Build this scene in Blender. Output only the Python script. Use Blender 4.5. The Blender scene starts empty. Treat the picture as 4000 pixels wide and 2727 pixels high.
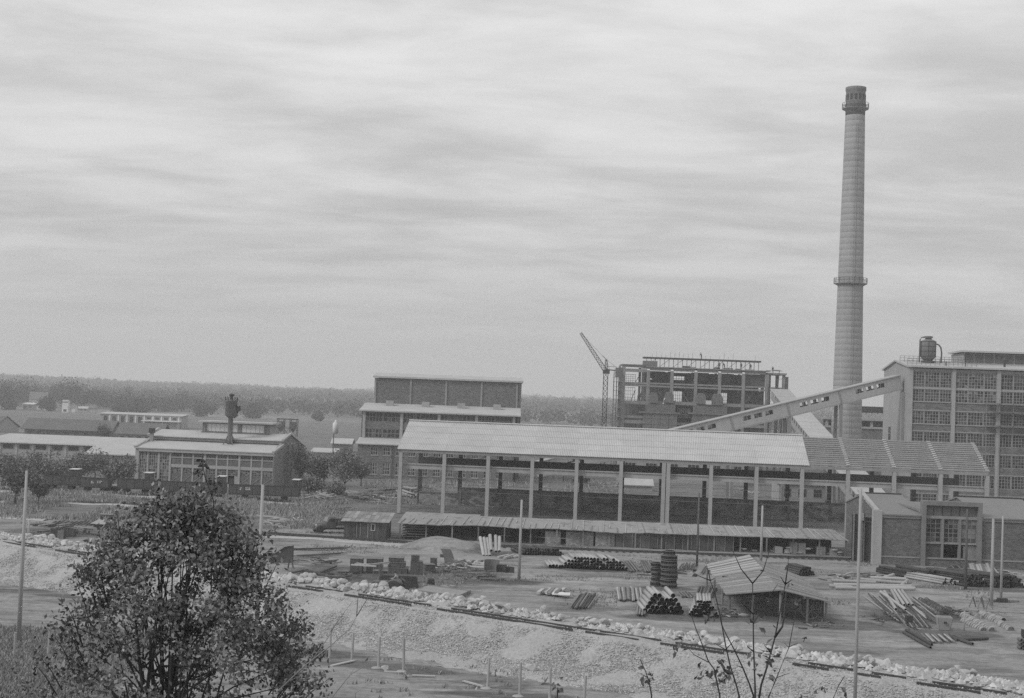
import bpy, bmesh, math, random
from mathutils import Vector, Matrix, noise
import numpy as np
R = math.radians
random.seed(7)
rng = np.random.default_rng(7)
S = bpy.context.scene
COL = S.collection
# ------------------------------------------------------------------ camera
CAM = Vector((0, 0, 16.0)); FPX = 5555.6; PITCH = R(2.02); ROLL = R(2.1)
_f = Vector((0, math.cos(PITCH), math.sin(PITCH))); _u0 = Vector((0, -math.sin(PITCH), math.cos(PITCH))); _r0 = Vector((1, 0, 0))
_r = _r0*math.cos(ROLL) + _u0*math.sin(ROLL); _u = _u0*math.cos(ROLL) - _r0*math.sin(ROLL)
cd = bpy.data.cameras.new('camera'); cam = bpy.data.objects.new('camera', cd); COL.objects.link(cam)
cd.sensor_width = 36; cd.lens = 50; cd.clip_start = 0.3; cd.clip_end = 20000
mw = Matrix((( _r.x, _u.x, -_f.x, CAM.x), (_r.y, _u.y, -_f.y, CAM.y), (_r.z, _u.z, -_f.z, CAM.z), (0, 0, 0, 1)))
cam.matrix_world = mw
S.camera = cam
# ------------------------------------------------------------------ sky and sun
SUN_EL, SUN_AZ = R(40), R(-118)      # azimuth from +y towards +x
W = bpy.data.worlds.new('World'); S.world = W; W.use_nodes = True
nt = W.node_tree; N = nt.nodes; L = nt.links; N.clear()
def wn(t, **k):
    n = N.new(t)
    for a, b in k.items(): setattr(n, a, b)
    return n
sky = wn('ShaderNodeTexSky', sky_type='NISHITA', sun_disc=False, sun_elevation=SUN_EL, sun_rotation=SUN_AZ, dust_density=6.0)
bw = wn('ShaderNodeRGBToBW'); L.new(sky.outputs[0], bw.inputs[0])
geo = wn('ShaderNodeTexCoord'); sep = wn('ShaderNodeSeparateXYZ'); L.new(geo.outputs['Generated'], sep.inputs[0])
def wm(op, a, b=None, clamp=False):
    n = wn('ShaderNodeMath', operation=op, use_clamp=clamp)
    for i, q in enumerate((a, b)):
        if q is None: continue
        if isinstance(q, (int, float)): n.inputs[i].default_value = q
        else: L.new(q, n.inputs[i])
    return n.outputs[0]
den = wm('ADD', wm('MAXIMUM', sep.outputs[2], 0.0), 0.10)
cx = wm('MULTIPLY', wm('DIVIDE', sep.outputs[0], den), 0.62); cy = wm('DIVIDE', sep.outputs[1], den)
com = wn('ShaderNodeCombineXYZ'); L.new(cx, com.inputs[0]); L.new(cy, com.inputs[1])
n1 = wn('ShaderNodeTexNoise'); n1.inputs['Scale'].default_value = 0.55; n1.inputs['Detail'].default_value = 5; n1.inputs['Roughness'].default_value = 0.55; n1.inputs['Distortion'].default_value = 0.5
L.new(com.outputs[0], n1.inputs['Vector'])
n2 = wn('ShaderNodeTexNoise'); n2.inputs['Scale'].default_value = 2.3; n2.inputs['Detail'].default_value = 7; n2.inputs['Roughness'].default_value = 0.6; n2.inputs['Distortion'].default_value = 0.3
L.new(com.outputs[0], n2.inputs['Vector'])
cl = wm('ADD', wm('MULTIPLY', n1.outputs[0], 0.5), wm('MULTIPLY', n2.outputs[0], 0.5))
rmp = wn('ShaderNodeMapRange', interpolation_type='SMOOTHSTEP'); rmp.inputs[1].default_value = 0.37; rmp.inputs[2].default_value = 0.63
rmp.inputs[3].default_value = 0.83; rmp.inputs[4].default_value = 1.24; L.new(cl, rmp.inputs[0])
# overcast vault: paler with height, streaks fade out in the murk near the horizon
el = wn('ShaderNodeMapRange', interpolation_type='SMOOTHSTEP'); el.inputs[1].default_value = 0.0; el.inputs[2].default_value = 0.30
el.inputs[3].default_value = 0.0; el.inputs[4].default_value = 1.0; L.new(sep.outputs[2], el.inputs[0])
base = wm('ADD', wm('MULTIPLY', el.outputs[0], 0.16), 0.515)
fade = wn('ShaderNodeMapRange'); fade.inputs[1].default_value = 0.015; fade.inputs[2].default_value = 0.12; L.new(sep.outputs[2], fade.inputs[0])
mixf = wn('ShaderNodeMix', data_type='FLOAT'); L.new(fade.outputs[0], mixf.inputs[0]); mixf.inputs[2].default_value = 0.98; L.new(rmp.outputs[0], mixf.inputs[3])
over = wm('MULTIPLY', base, mixf.outputs[0])
tot = wm('ADD', wm('MULTIPLY', over, 10.0), wm('MULTIPLY', bw.outputs[0], 0.06))
bg = wn('ShaderNodeBackground'); L.new(tot, bg.inputs[0]); bg.inputs[1].default_value = 0.10
out = wn('ShaderNodeOutputWorld'); L.new(bg.outputs[0], out.inputs[0])
sd = bpy.data.lights.new('sun', 'SUN'); sun = bpy.data.objects.new('sun', sd); COL.objects.link(sun)
sd.energy = 1.5; sd.angle = R(14); sd.color = (1, 1, 1)
sdir = Vector((math.sin(SUN_AZ)*math.cos(SUN_EL), math.cos(SUN_AZ)*math.cos(SUN_EL), math.sin(SUN_EL)))
sun.rotation_euler = (sdir).to_track_quat('Z', 'Y').to_euler(); sun.location = (-200, 40, 200)
S.view_settings.view_transform = 'Standard'; S.view_settings.look = 'None'; S.view_settings.gamma = 1; S.view_settings.exposure = 0.0
S.cycles.use_denoising = False; S.cycles.max_bounces = 5; S.cycles.diffuse_bounces = 3; S.cycles.volume_bounces = 2; S.cycles.transparent_max_bounces = 6
# ------------------------------------------------------------------ pixel helpers (photograph 4000 x 2727)
def ray(px, py):
    d = _f + _r*((px-2000)/FPX) + _u*((1363.5-py)/FPX)
    return d/d.y
def P(px, py, Y): return CAM + ray(px, py)*Y
def G(px, py, z=0.0):
    d = ray(px, py); return CAM + d*((z-CAM.z)/d.z)
def hz(px): return 1560 + (px-2000)*math.tan(ROLL)
# ------------------------------------------------------------------ materials (all grey: the photograph is black and white)
MATS = {}
def M(name, val=0.3, var=0.25, scale=0.6, rough=0.9, bump=0.0, bscale=6.0, island=0.0, spec=0.15, metal=0.0, brick=None, streak=0.0, fine=0.0, objvar=0.0, mask=None, trans=0.0, patches=()):
    if name in MATS: return MATS[name]
    m = bpy.data.materials.new(name); m.use_nodes = True; t = m.node_tree; n = t.nodes; l = t.links
    b = n['Principled BSDF']; b.inputs['Roughness'].default_value = rough; b.inputs['Specular IOR Level'].default_value = spec; b.inputs['Metallic'].default_value = metal
    g = n.new('ShaderNodeNewGeometry'); pos = g.outputs['Position']
    def nz(sc, det=4, ro=0.6, vec=pos):
        q = n.new('ShaderNodeTexNoise'); q.inputs['Scale'].default_value = sc; q.inputs['Detail'].default_value = det; q.inputs['Roughness'].default_value = ro; l.new(vec, q.inputs['Vector']); return q.outputs[0]
    def ma(op, a, c=None):
        q = n.new('ShaderNodeMath'); q.operation = op
        for i, w in enumerate((a, c)):
            if w is None: continue
            if isinstance(w, (int, float)): q.inputs[i].default_value = w
            else: l.new(w, q.inputs[i])
        return q.outputs[0]
    # multiplicative factor around 1
    fac = ma('ADD', ma('MULTIPLY', ma('SUBTRACT', nz(scale), 0.5), var*4), 1.0)
    if fine: fac = ma('MULTIPLY', fac, ma('ADD', ma('MULTIPLY', ma('SUBTRACT', nz(bscale, 3, 0.7), 0.5), fine*4), 1.0))
    if island: fac = ma('MULTIPLY', fac, ma('ADD', ma('MULTIPLY', ma('SUBTRACT', g.outputs['Random Per Island'], 0.5), island*2), 1.0))
    if objvar:
        oi = n.new('ShaderNodeObjectInfo'); fac = ma('MULTIPLY', fac, ma('ADD', ma('MULTIPLY', ma('SUBTRACT', oi.outputs['Random'], 0.5), objvar*2), 1.0))
    if streak:
        mp = n.new('ShaderNodeMapping'); mp.inputs['Scale'].default_value = (1.0, 1.0, 0.07); l.new(pos, mp.inputs[0])
        fac = ma('MULTIPLY', fac, ma('ADD', ma('MULTIPLY', ma('SUBTRACT', nz(1.6, 4, 0.65, mp.outputs[0]), 0.5), streak*4), 1.0))
    for sv, lo, hi, k_ in patches:      # damp spots, ruts, spills: noise with its own shape
        mp = n.new('ShaderNodeMapping'); mp.inputs['Scale'].default_value = sv; mp.inputs['Rotation'].default_value = (0, 0, 0.12); l.new(pos, mp.inputs[0])
        rr = n.new('ShaderNodeMapRange'); rr.interpolation_type = 'SMOOTHSTEP'; rr.inputs[1].default_value = lo; rr.inputs[2].default_value = hi; rr.inputs[3].default_value = 1.0; rr.inputs[4].default_value = k_; l.new(nz(1.0, 5, 0.6, mp.outputs[0]), rr.inputs[0]); fac = ma('MULTIPLY', fac, rr.outputs[0])
    v = ma('MULTIPLY', fac, val)
    if brick:
        sp = n.new('ShaderNodeSeparateXYZ'); l.new(pos, sp.inputs[0]); cb = n.new('ShaderNodeCombineXYZ')
        l.new(ma('ADD', sp.outputs[0], sp.outputs[1]), cb.inputs[0]); l.new(sp.outputs[2], cb.inputs[1])
        br = n.new('ShaderNodeTexBrick'); l.new(cb.outputs[0], br.inputs['Vector']); br.inputs['Scale'].default_value = 1.0
        br.inputs['Brick Width'].default_value = brick[0]; br.inputs['Row Height'].default_value = brick[1]; br.inputs['Mortar Size'].default_value = brick[1]*0.10
        br.inputs['Color1'].default_value = (0.7,)*3+(1,); br.inputs['Color2'].default_value = (1.3,)*3+(1,); br.inputs['Mortar'].default_value = (brick[2],)*3+(1,)
        v = ma('MULTIPLY', v, br.outputs[0])
    if mask:     # mask: list of (attribute, value, noise amount)
        for at, mv, na, ns in mask:
            a = n.new('ShaderNodeAttribute'); a.attribute_name = at
            k = ma('ADD', a.outputs['Fac'], ma('MULTIPLY', ma('SUBTRACT', nz(ns, 5, 0.65), 0.5), na))
            rr = n.new('ShaderNodeMapRange'); rr.interpolation_type = 'SMOOTHSTEP'; rr.inputs[1].default_value = 0.3; rr.inputs[2].default_value = 0.7; l.new(k, rr.inputs[0])
            mx = n.new('ShaderNodeMix'); mx.data_type = 'FLOAT'; l.new(rr.outputs[0], mx.inputs[0]); l.new(v, mx.inputs[2]); l.new(ma('MULTIPLY', fac, mv), mx.inputs[3]); v = mx.outputs[0]
    v = ma('MINIMUM', ma('MAXIMUM', v, 0.01), 0.9)
    l.new(v, b.inputs['Base Color'])
    if bump:
        bn = n.new('ShaderNodeBump'); bn.inputs['Strength'].default_value = 1.0; bn.inputs['Distance'].default_value = bump; l.new(nz(bscale, 4, 0.7), bn.inputs['Height']); l.new(bn.outputs[0], b.inputs['Normal'])
    if trans:
        b.inputs['Transmission Weight'].default_value = trans
    MATS[name] = m; return m
# ------------------------------------------------------------------ mesh building
class MB:
    def __init__(s): s.v = []; s.f = []
    def add(s, vs, fs):
        o = len(s.v); s.v += [tuple(q) for q in vs]; s.f += [tuple(i+o for i in q) for q in fs]; return s
    def box(s, x0, x1, y0, y1, z0, z1):
        return s.add([(x, y, z) for z in (z0, z1) for y in (y0, y1) for x in (x0, x1)], [(0,2,3,1),(4,5,7,6),(0,1,5,4),(1,3,7,5),(3,2,6,7),(2,0,4,6)])
    def beam(s, a, b, w, h=None, up=(0, 0, 1)):
        a = Vector(a); b = Vector(b); d = (b-a).normalized(); h = h or w; up = Vector(up)
        if abs(d.dot(up)) > 0.98: up = Vector((0, 1, 0))
        x = d.cross(up).normalized()*w/2; z = x.cross(d).normalized()*h/2
        return s.add([a-x-z, a+x-z, a+x+z, a-x+z, b-x-z, b+x-z, b+x+z, b-x+z], [(0,3,2,1),(4,5,6,7),(0,1,5,4),(1,2,6,5),(2,3,7,6),(3,0,4,7)])
    def ring(s, c, d, r, n, ph=0.0):
        d = Vector(d).normalized(); up = Vector((0, 0, 1)) if abs(d.z) < 0.95 else Vector((1, 0, 0))
        x = d.cross(up).normalized(); y = d.cross(x).normalized()
        o = len(s.v); s.v += [tuple(Vector(c)+(x*math.cos(ph+2*math.pi*i/n)+y*math.sin(ph+2*math.pi*i/n))*r) for i in range(n)]; return o
    def tube(s, pts, r, n=8, caps=True):
        pts = [Vector(p) for p in pts]; rs = r if isinstance(r, (list, tuple)) else [r]*len(pts); os_ = []
        for i, p in enumerate(pts):
            d = (pts[min(i+1, len(pts)-1)]-pts[max(i-1, 0)]); os_.append(s.ring(p, d, rs[i], n))
        for a, b in zip(os_, os_[1:]):
            for i in range(n): s.f.append((a+i, a+(i+1) % n, b+(i+1) % n, b+i))
        if caps: s.f.append(tuple(os_[0]+i for i in reversed(range(n)))); s.f.append(tuple(os_[-1]+i for i in range(n)))
        return s
    def pipe(s, a, b, r, ri, n=12):
        a = Vector(a); b = Vector(b); d = b-a; o = [s.ring(a, d, r, n), s.ring(b, d, r, n), s.ring(b, d, ri, n), s.ring(a, d, ri, n)]
        for p, q in ((0, 1), (1, 2), (2, 3), (3, 0)):
            for i in range(n): s.f.append((o[p]+i, o[p]+(i+1) % n, o[q]+(i+1) % n, o[q]+i))
        return s
    def lathe(s, prof, n=24, c=(0, 0)):
        os_ = []
        for r, z in prof:
            os_.append(len(s.v)); s.v += [(c[0]+r*math.cos(2*math.pi*i/n), c[1]+r*math.sin(2*math.pi*i/n), z) for i in range(n)]
        for a, b in zip(os_, os_[1:]):
            for i in range(n): s.f.append((a+i, a+(i+1) % n, b+(i+1) % n, b+i))
        s.f.append(tuple(os_[0]+i for i in reversed(range(n)))); s.f.append(tuple(os_[-1]+i for i in range(n))); return s
    def prism(s, prof, x0, x1):      # profile in (y, z), extruded along x
        n = len(prof); s.add([(x, y, z) for x in (x0, x1) for y, z in prof], [tuple(range(n)), tuple(reversed(range(n, 2*n)))]+[(i, n+i, n+(i+1) % n, (i+1) % n) for i in range(n)]); return s
    def slab(s, pts, t):             # polygon with thickness straight down
        n = len(pts); s.add([tuple(p) for p in pts]+[(p[0], p[1], p[2]-t) for p in pts], [tuple(range(n)), tuple(reversed(range(n, 2*n)))]+[(i, n+i, n+(i+1) % n, (i+1) % n) for i in range(n)]); return s
    def mesh(s, name, mat, smooth=False):
        me = bpy.data.meshes.new(name); me.from_pydata(s.v, [], s.f); me.materials.append(mat)
        if smooth: me.polygons.foreach_set('use_smooth', [True]*len(me.polygons))
        me.update(); return me
    def build(s, name, mat, parent=None, smooth=False, loc=None, rz=0):
        return link(name, s.mesh(name, mat, smooth), parent, loc, rz)
def link(name, me, parent=None, loc=None, rz=0):
    o = bpy.data.objects.new(name, me); COL.objects.link(o)
    if parent: o.parent = parent
    if loc is not None: o.location = loc
    if rz: o.rotation_euler = (0, 0, rz)
    return o
def fixn(me):
    bm = bmesh.new(); bm.from_mesh(me); bmesh.ops.recalc_face_normals(bm, faces=bm.faces); bm.to_mesh(me); bm.free()
_cube = {}
def bx(name, x0, x1, y0, y1, z0, z1, mat, parent):
    """a box part; alike pieces share one unit mesh"""
    if mat.name not in _cube: _cube[mat.name] = MB().box(-.5, .5, -.5, .5, -.5, .5).mesh('block', mat)
    o = link(name, _cube[mat.name], parent, ((x0+x1)/2, (y0+y1)/2, (z0+z1)/2)); o.scale = (abs(x1-x0), abs(y1-y0), abs(z1-z0)); return o
def tag(o, label=None, cat=None, group=None, kind=None):
    if label: o['label'] = label
    if cat: o['category'] = cat
    if group: o['group'] = group
    if kind or cat: o['kind'] = kind or 'thing'
    return o
def thing(name, label, cat, loc=(0, 0, 0), rz=0, group=None):
    o = bpy.data.objects.new(name, None); COL.objects.link(o); o.location = loc; o.rotation_euler = (0, 0, rz); o.empty_display_size = 0.3
    return tag(o, label, cat, group)
def copy_tree(o, parent=None):
    c = o.copy(); COL.objects.link(c)
    if parent: c.parent = parent
    for ch in list(o.children): copy_tree(ch, c)
    return c
def window(parent, x0, x1, z0, z1, y, nx, nz, fm, gms, fr=0.10, mu=0.05, dep=0.08, skip=0.0, name='window'):
    """frame with muntins (facing -y) and one pane object per light"""
    m = MB(); w = x1-x0; h = z1-z0
    for a in (x0, x1-fr): m.box(a, a+fr, y, y+dep, z0, z1)
    for a in (z0, z1-fr): m.box(x0+fr, x1-fr, y, y+dep, a, a+fr)
    ix0, ix1, iz0, iz1 = x0+fr, x1-fr, z0+fr, z1-fr; cw = (ix1-ix0)/nx; ch = (iz1-iz0)/nz
    for i in range(1, nx): m.box(ix0+cw*i-mu/2, ix0+cw*i+mu/2, y+.012, y+dep-.01, iz0, iz1)
    for j in range(1, nz):
        for i in range(nx): m.box(ix0+cw*i+(mu/2 if i else 0), ix0+cw*(i+1)-(mu/2 if i < nx-1 else 0), y+.016, y+dep-.012, iz0+ch*j-mu/2, iz0+ch*j+mu/2)
    wo = m.build(name, fm, parent)
    for i in range(nx):
        for j in range(nz):
            if random.random() < skip: continue
            bx('pane', ix0+cw*i+mu/2, ix0+cw*(i+1)-mu/2, y+dep*.5, y+dep*.5+.012, iz0+ch*j+mu/2, iz0+ch*(j+1)-mu/2, random.choice(gms), wo)
    return wo
# ------------------------------------------------------------------ shared materials
CONC = M('concrete', 0.36, 0.10, 0.5, bump=0.01, bscale=9, streak=0.10)
CONC2 = M('old_concrete', 0.27, 0.14, 0.5, bump=0.01, bscale=9, streak=0.16)
GALM = M('gallery_render', 0.43, 0.07, 0.25, streak=0.06, fine=0.04, bscale=5)
PLAST = M('plaster', 0.33, 0.08, 0.25, streak=0.07, fine=0.04, bscale=5)
BRICK = M('brick', 0.155, 0.10, 0.5, brick=(0.5, 0.16, 1.15), fine=0.05, bscale=3)
BRICKD = M('dark_brick', 0.14, 0.10, 0.3, brick=(0.5, 0.16, 1.1), fine=0.06, bscale=3)
STAINW = M('stained_brick', 0.27, 0.12, 0.4, brick=(0.5, 0.16, 1.1), fine=0.08, bscale=3, patches=[((.3, .3, .6), .50, .57, .45), ((.9, .9, 1.1), .56, .63, .6)])
BRICKF = M('facing_brick', 0.13, 0.12, 0.8, brick=(0.34, 0.13, 1.1), fine=0.10, bscale=5)
SHEET = M('corrugated_sheet', 0.46, 0.09, 0.35, rough=0.8, objvar=0.05, streak=0.03, fine=.05, bscale=3)
FELT = M('roof_felt', 0.42, 0.10, 0.4, fine=0.06, bscale=4)
TILE = M('roof_tile_mass', 0.16, 0.10, 0.3, fine=0.05, bscale=3)
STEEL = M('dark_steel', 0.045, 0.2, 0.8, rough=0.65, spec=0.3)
CASING = M('casing_steel', 0.095, 0.22, 1.0, rough=0.6, spec=0.35, streak=0.15)
STEELM = M('grey_steel', 0.14, 0.18, 0.8, rough=0.65, spec=0.3, streak=0.12)
RUST = M('rusty_steel', 0.085, 0.25, 1.2, rough=0.85, streak=0.1)
RAILM = M('rail_steel', 0.05, 0.2, 1.0, rough=0.6, spec=0.3)
GL1 = M('pane_glass', 0.030, 0.1, 0.5, rough=0.22, spec=0.35)
GL2 = M('dusty_pane_glass', 0.085, 0.2, 0.8, rough=0.4, spec=0.4)
GL3 = M('whitewashed_pane_glass', 0.20, 0.2, 0.8, rough=0.5, spec=0.4)
GLS = [GL1, GL1, GL1, GL2, GL2]
FRAME = M('painted_frame', 0.34, 0.08, 0.5)
FRAMED = M('weathered_frame', 0.22, 0.1, 0.5)
WOOD = M('weathered_board', 0.20, 0.22, 2.0, objvar=0.22, fine=0.10, bscale=14)
WOODD = M('dark_board', 0.085, 0.22, 2.0, objvar=0.3, fine=0.1, bscale=14)
WOODL = M('fresh_sawn_wood', 0.38, 0.15, 2.0, objvar=0.2)
REED = M('reed_matting', 0.25, 0.16, 1.5, objvar=0.25, fine=0.30, bscale=7)
PIPEC = M('cement_pipe', 0.36, 0.12, 1.2, objvar=0.15)
PIPED = M('iron_pipe', 0.07, 0.2, 1.2, objvar=0.25)
INNER = M('pipe_bore', 0.012, 0.0, 1.0)
WHITE = M('white_paint', 0.62, 0.06, 0.5)
BARK = M('bark', 0.06, 0.3, 8)
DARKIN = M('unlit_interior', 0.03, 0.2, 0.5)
STONE = M('limestone_boulder', 0.43, 0.18, 1.4, objvar=0.18, fine=0.12, bscale=7, bump=0.03)
def LEAFM(name, v, isl): return M(name, v, 0.12, 1.0, rough=0.75, island=isl, spec=0.25)
def fb(name, x0, x1, y0, y1, z0, z1, mat, parent): return MB().box(x0, x1, y0, y1, z0, z1).build(name, mat, parent)
# ------------------------------------------------------------------ terrain
A0 = G(27, 2120, 1.0); A1 = G(3875, 2714, 1.0)
TD = Vector((A1.x-A0.x, A1.y-A0.y)).normalized(); TN = Vector((TD.y, -TD.x))
if TN.y > 0: TN = -TN                          # towards the camera
def track_d(x, y): return (x-A0.x)*TN.x + (y-A0.y)*TN.y
def track_s(x, y): return (x-A0.x)*TD.x + (y-A0.y)*TD.y
def track_p(s, d): return A0.x+TD.x*s+TN.x*d, A0.y+TD.y*s+TN.y*d
def sm(a, b, t):
    t = min(1, max(0, (t-a)/(b-a))); return t*t*(3-2*t)
def n2d(x, y, sc, seed=0): return noise.noise(Vector((x*sc, y*sc, seed*7.3)))
MX = [(-6.3, 150.3, 4.6, 3.0, 1.15)]           # earth mound: x, y, rx, ry, height
def gh(x, y):
    d = track_d(x, y)
    low = sm(1.0, 4.5, d)                       # ground on the camera side of the bank lies a metre lower
    z = -1.0*low
    if y < 72: z += (72-y)*0.215
    for mx, my, rx, ry, h in MX:
        q = ((x-mx)/rx)**2+((y-my)/ry)**2
        if q < 1: z += h*(1-q)**0.45*(1+.35*n2d(x, y, .5, 44))
    far = sm(700, 2600, math.hypot(x, y))
    z += far*15.0 + 5*far*n2d(x, y, 0.0016, 3)
    z += 0.07*n2d(x, y, 0.22, 1)*(1 if y < 165 else 3) + (0.05*n2d(x, y, 0.6, 2) if y < 170 else 0)
    return z
def lin(a, b, st): return list(np.arange(a, b, st))
def geom(a, b, st, k=1.22):
    o = []; q = a
    while q < b: o.append(q); st *= k; q += st
    return o+[b]
xs = lin(-70, 70, 0.85); xs = [-q for q in reversed(geom(70.9, 4000, 1.0))]+xs+geom(70, 4000, 1.0)
ys = lin(-30, 66, 4)+lin(66, 166, 0.8)+lin(166, 300, 2.5)+geom(302, 4400, 3.0, 1.12)
V = []; Gm = []; Lm = []; Dm = []
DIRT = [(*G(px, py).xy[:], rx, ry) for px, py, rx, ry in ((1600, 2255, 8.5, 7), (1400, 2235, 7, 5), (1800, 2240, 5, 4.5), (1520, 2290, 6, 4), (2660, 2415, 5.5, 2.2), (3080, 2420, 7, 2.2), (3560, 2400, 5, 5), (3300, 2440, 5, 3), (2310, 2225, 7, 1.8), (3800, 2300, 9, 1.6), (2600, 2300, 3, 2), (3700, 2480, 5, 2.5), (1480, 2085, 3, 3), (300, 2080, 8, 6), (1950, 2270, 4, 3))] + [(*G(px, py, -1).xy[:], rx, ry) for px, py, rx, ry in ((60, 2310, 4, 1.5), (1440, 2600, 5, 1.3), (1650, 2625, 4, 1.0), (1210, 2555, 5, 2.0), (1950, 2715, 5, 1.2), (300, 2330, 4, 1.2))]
def polyd(x, y, pl):
    best = 1e9
    for (ax, ay), (bx_, by_) in zip(pl, pl[1:]):
        dx, dy = bx_-ax, by_-ay; t = max(0, min(1, ((x-ax)*dx+(y-ay)*dy)/(dx*dx+dy*dy))); best = min(best, math.hypot(x-ax-t*dx, y-ay-t*dy))
    return best
def gp(*pts): return [(G(a, b).x, G(a, b).y) for a, b in pts]
ROADS = [gp((2050, 2290), (2350, 2265), (2700, 2290), (2820, 2330)), gp((1600, 2200), (1900, 2215), (2300, 2290), (2500, 2420), (3000, 2480), (4000, 2560)),
         gp((3560, 2290), (3700, 2330), (3900, 2310), (4000, 2320)), gp((3600, 2380), (3560, 2350), (3650, 2325), (3850, 2335)), gp((1250, 2110), (1700, 2180), (2100, 2210), (2600, 2235), (3300, 2230))]
for y in ys:
    for x in xs:
        V.append((x, y, gh(x, y)))
        d = track_d(x, y); g = 0.0; li = 0.0
        g = 0.8*sm(163, 172, y+3*n2d(x, y, .08, 50))*(1-.55*sm(20, 45, x))
        g = max(g, .85*sm(205, 225, y))
        if x < -22 and 145 < y <= 170: g = max(g, 0.35)
        if d > 4.5: g = max(g, 0.16+0.6*sm(96, 88, y)*sm(-18, -26, x))
        if y < 80: g = max(g, 0.8)
        if 60 < y < 166:
            for pl in ROADS:
                li = max(li, .62*(1-polyd(x, y, pl)/4.2))
        if 400 < y < 900: g = 0.65+0.5*n2d(x, y, 0.006, 5)
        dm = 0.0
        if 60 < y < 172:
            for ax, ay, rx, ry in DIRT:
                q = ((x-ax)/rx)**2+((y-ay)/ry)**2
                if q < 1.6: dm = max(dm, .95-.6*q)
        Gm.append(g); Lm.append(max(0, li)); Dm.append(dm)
nx = len(xs); F = [(j*nx+i, j*nx+i+1, (j+1)*nx+i+1, (j+1)*nx+i) for j in range(len(ys)-1) for i in range(nx-1)]
me = bpy.data.meshes.new('ground'); me.from_pydata(V, [], F)
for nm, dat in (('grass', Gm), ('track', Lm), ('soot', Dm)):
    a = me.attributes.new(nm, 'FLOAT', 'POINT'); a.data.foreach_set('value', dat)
me.polygons.foreach_set('use_smooth', [True]*len(me.polygons))
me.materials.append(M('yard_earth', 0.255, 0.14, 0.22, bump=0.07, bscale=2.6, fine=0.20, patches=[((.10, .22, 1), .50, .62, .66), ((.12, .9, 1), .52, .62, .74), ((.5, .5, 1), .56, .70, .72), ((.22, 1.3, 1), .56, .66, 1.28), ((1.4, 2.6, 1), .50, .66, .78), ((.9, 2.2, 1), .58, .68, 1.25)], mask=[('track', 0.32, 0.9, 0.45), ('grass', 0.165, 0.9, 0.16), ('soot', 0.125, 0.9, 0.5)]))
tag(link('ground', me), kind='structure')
# gravel bank with its crest track
GRAV = M('gravel', 0.37, 0.10, 0.25, bump=0.10, bscale=4.5, fine=0.22, island=0.0)
prof = [(-5.4, -0.02), (-4.6, .55), (-3.9, 1.0), (-3.0, 1.15), (-1.8, 1.1), (-1.0, 1.02), (-.4, 1.02), (.5, 1.0), (1.0, .92), (1.6, .62), (2.3, .22), (3.0, -.18), (3.7, -.5), (4.5, -.74), (5.5, -.88), (7.4, -1.0)]
def bank_h(s, d):
    dd = d - 0.8*n2d(s, 0, 0.12, 4)*sm(1.0, 4.0, d) - 0.3*n2d(s, d, .5, 6)*sm(.8, 2, d)
    if dd <= prof[0][0]: return prof[0][1]-0.3
    for (a, za), (b, zb) in zip(prof, prof[1:]):
        if dd <= b: return za+(zb-za)*(dd-a)/(b-a)
    return -1.06
def gz(x, y):
    d = track_d(x, y)
    if -5.6 < d < 7.6: return max(bank_h(track_s(x, y), d), gh(x, y))
    return gh(x, y)
LEN = (A1-A0).length; ss = lin(-26, LEN+16, 0.33); ds = lin(-5.8, 8.2, 0.3); V = []
for s in ss:
    for d in ds:
        x, y = track_p(s, d); hh = bank_h(s, d)+0.07*n2d(s, d, 1.1, 8)+0.05*n2d(s, d, 2.9, 9)+0.16*n2d(s, d, .33, 10)*sm(.9, 2, d)
        if -0.9 < d < .95: hh = 1.0+0.06*n2d(s, d, 1.3, 8)+(0.16*max(0, n2d(s, 0, .23, 12)))
        if d < -5.2: hh -= 0.2
        if d < -1.2: hh += 0.22*n2d(s, d, .5, 14)
        V.append((x, y, hh))
nd = len(ds); F = [(i*nd+j, (i+1)*nd+j, (i+1)*nd+j+1, i*nd+j+1) for i in range(len(ss)-1) for j in range(nd-1)]
me = bpy.data.meshes.new('gravel_bank'); me.from_pydata(V, [], F); me.polygons.foreach_set('use_smooth', [True]*len(me.polygons)); me.materials.append(GRAV); fixn(me)
tag(link('gravel_bank', me), kind='structure')
# loose stones lying on the gravel: uncountable
def rocks(n, place, rad, name, mat, label, cat='gravel'):
    vs = []; fs = []
    base = [(1, 0, 0), (-1, 0, 0), (0, 1, 0), (0, -1, 0), (0, 0, 1), (0, 0, -.6)]; bf = [(0, 2, 4), (2, 1, 4), (1, 3, 4), (3, 0, 4), (2, 0, 5), (1, 2, 5), (3, 1, 5), (0, 3, 5)]
    for k in range(n):
        x, y, z = place(); r = rad(); a = random.random()*6.3; c, s = math.cos(a), math.sin(a); o = len(vs)
        e = [r*random.uniform(.6, 1.3) for _ in range(6)]
        for q, w in zip(base, e): vs.append((x+(q[0]*c-q[1]*s)*w, y+(q[0]*s+q[1]*c)*w, z+q[2]*w*.8+r*.2))
        fs += [tuple(i+o for i in q) for q in bf]
    me = bpy.data.meshes.new(name); me.from_pydata(vs, [], fs); me.materials.append(mat)
    return tag(link(name, me), label, cat, kind='stuff')
def pl_bank():
    while True:
        s = random.uniform(-24, LEN+14); d = random.gauss(3.0, 2.4)
        if -1.0 < d < 8.6: break
    x, y = track_p(s, d); return x, y, bank_h(s, d)+0.01
rocks(95000, pl_bank, lambda: random.choice((.03, .035, .04, .045, .05, .06, .075)), 'gravel', M('gravel_stone', 0.38, 0.1, 0.5, island=0.42), 'loose grey gravel covering the long bank in the foreground')
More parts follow.
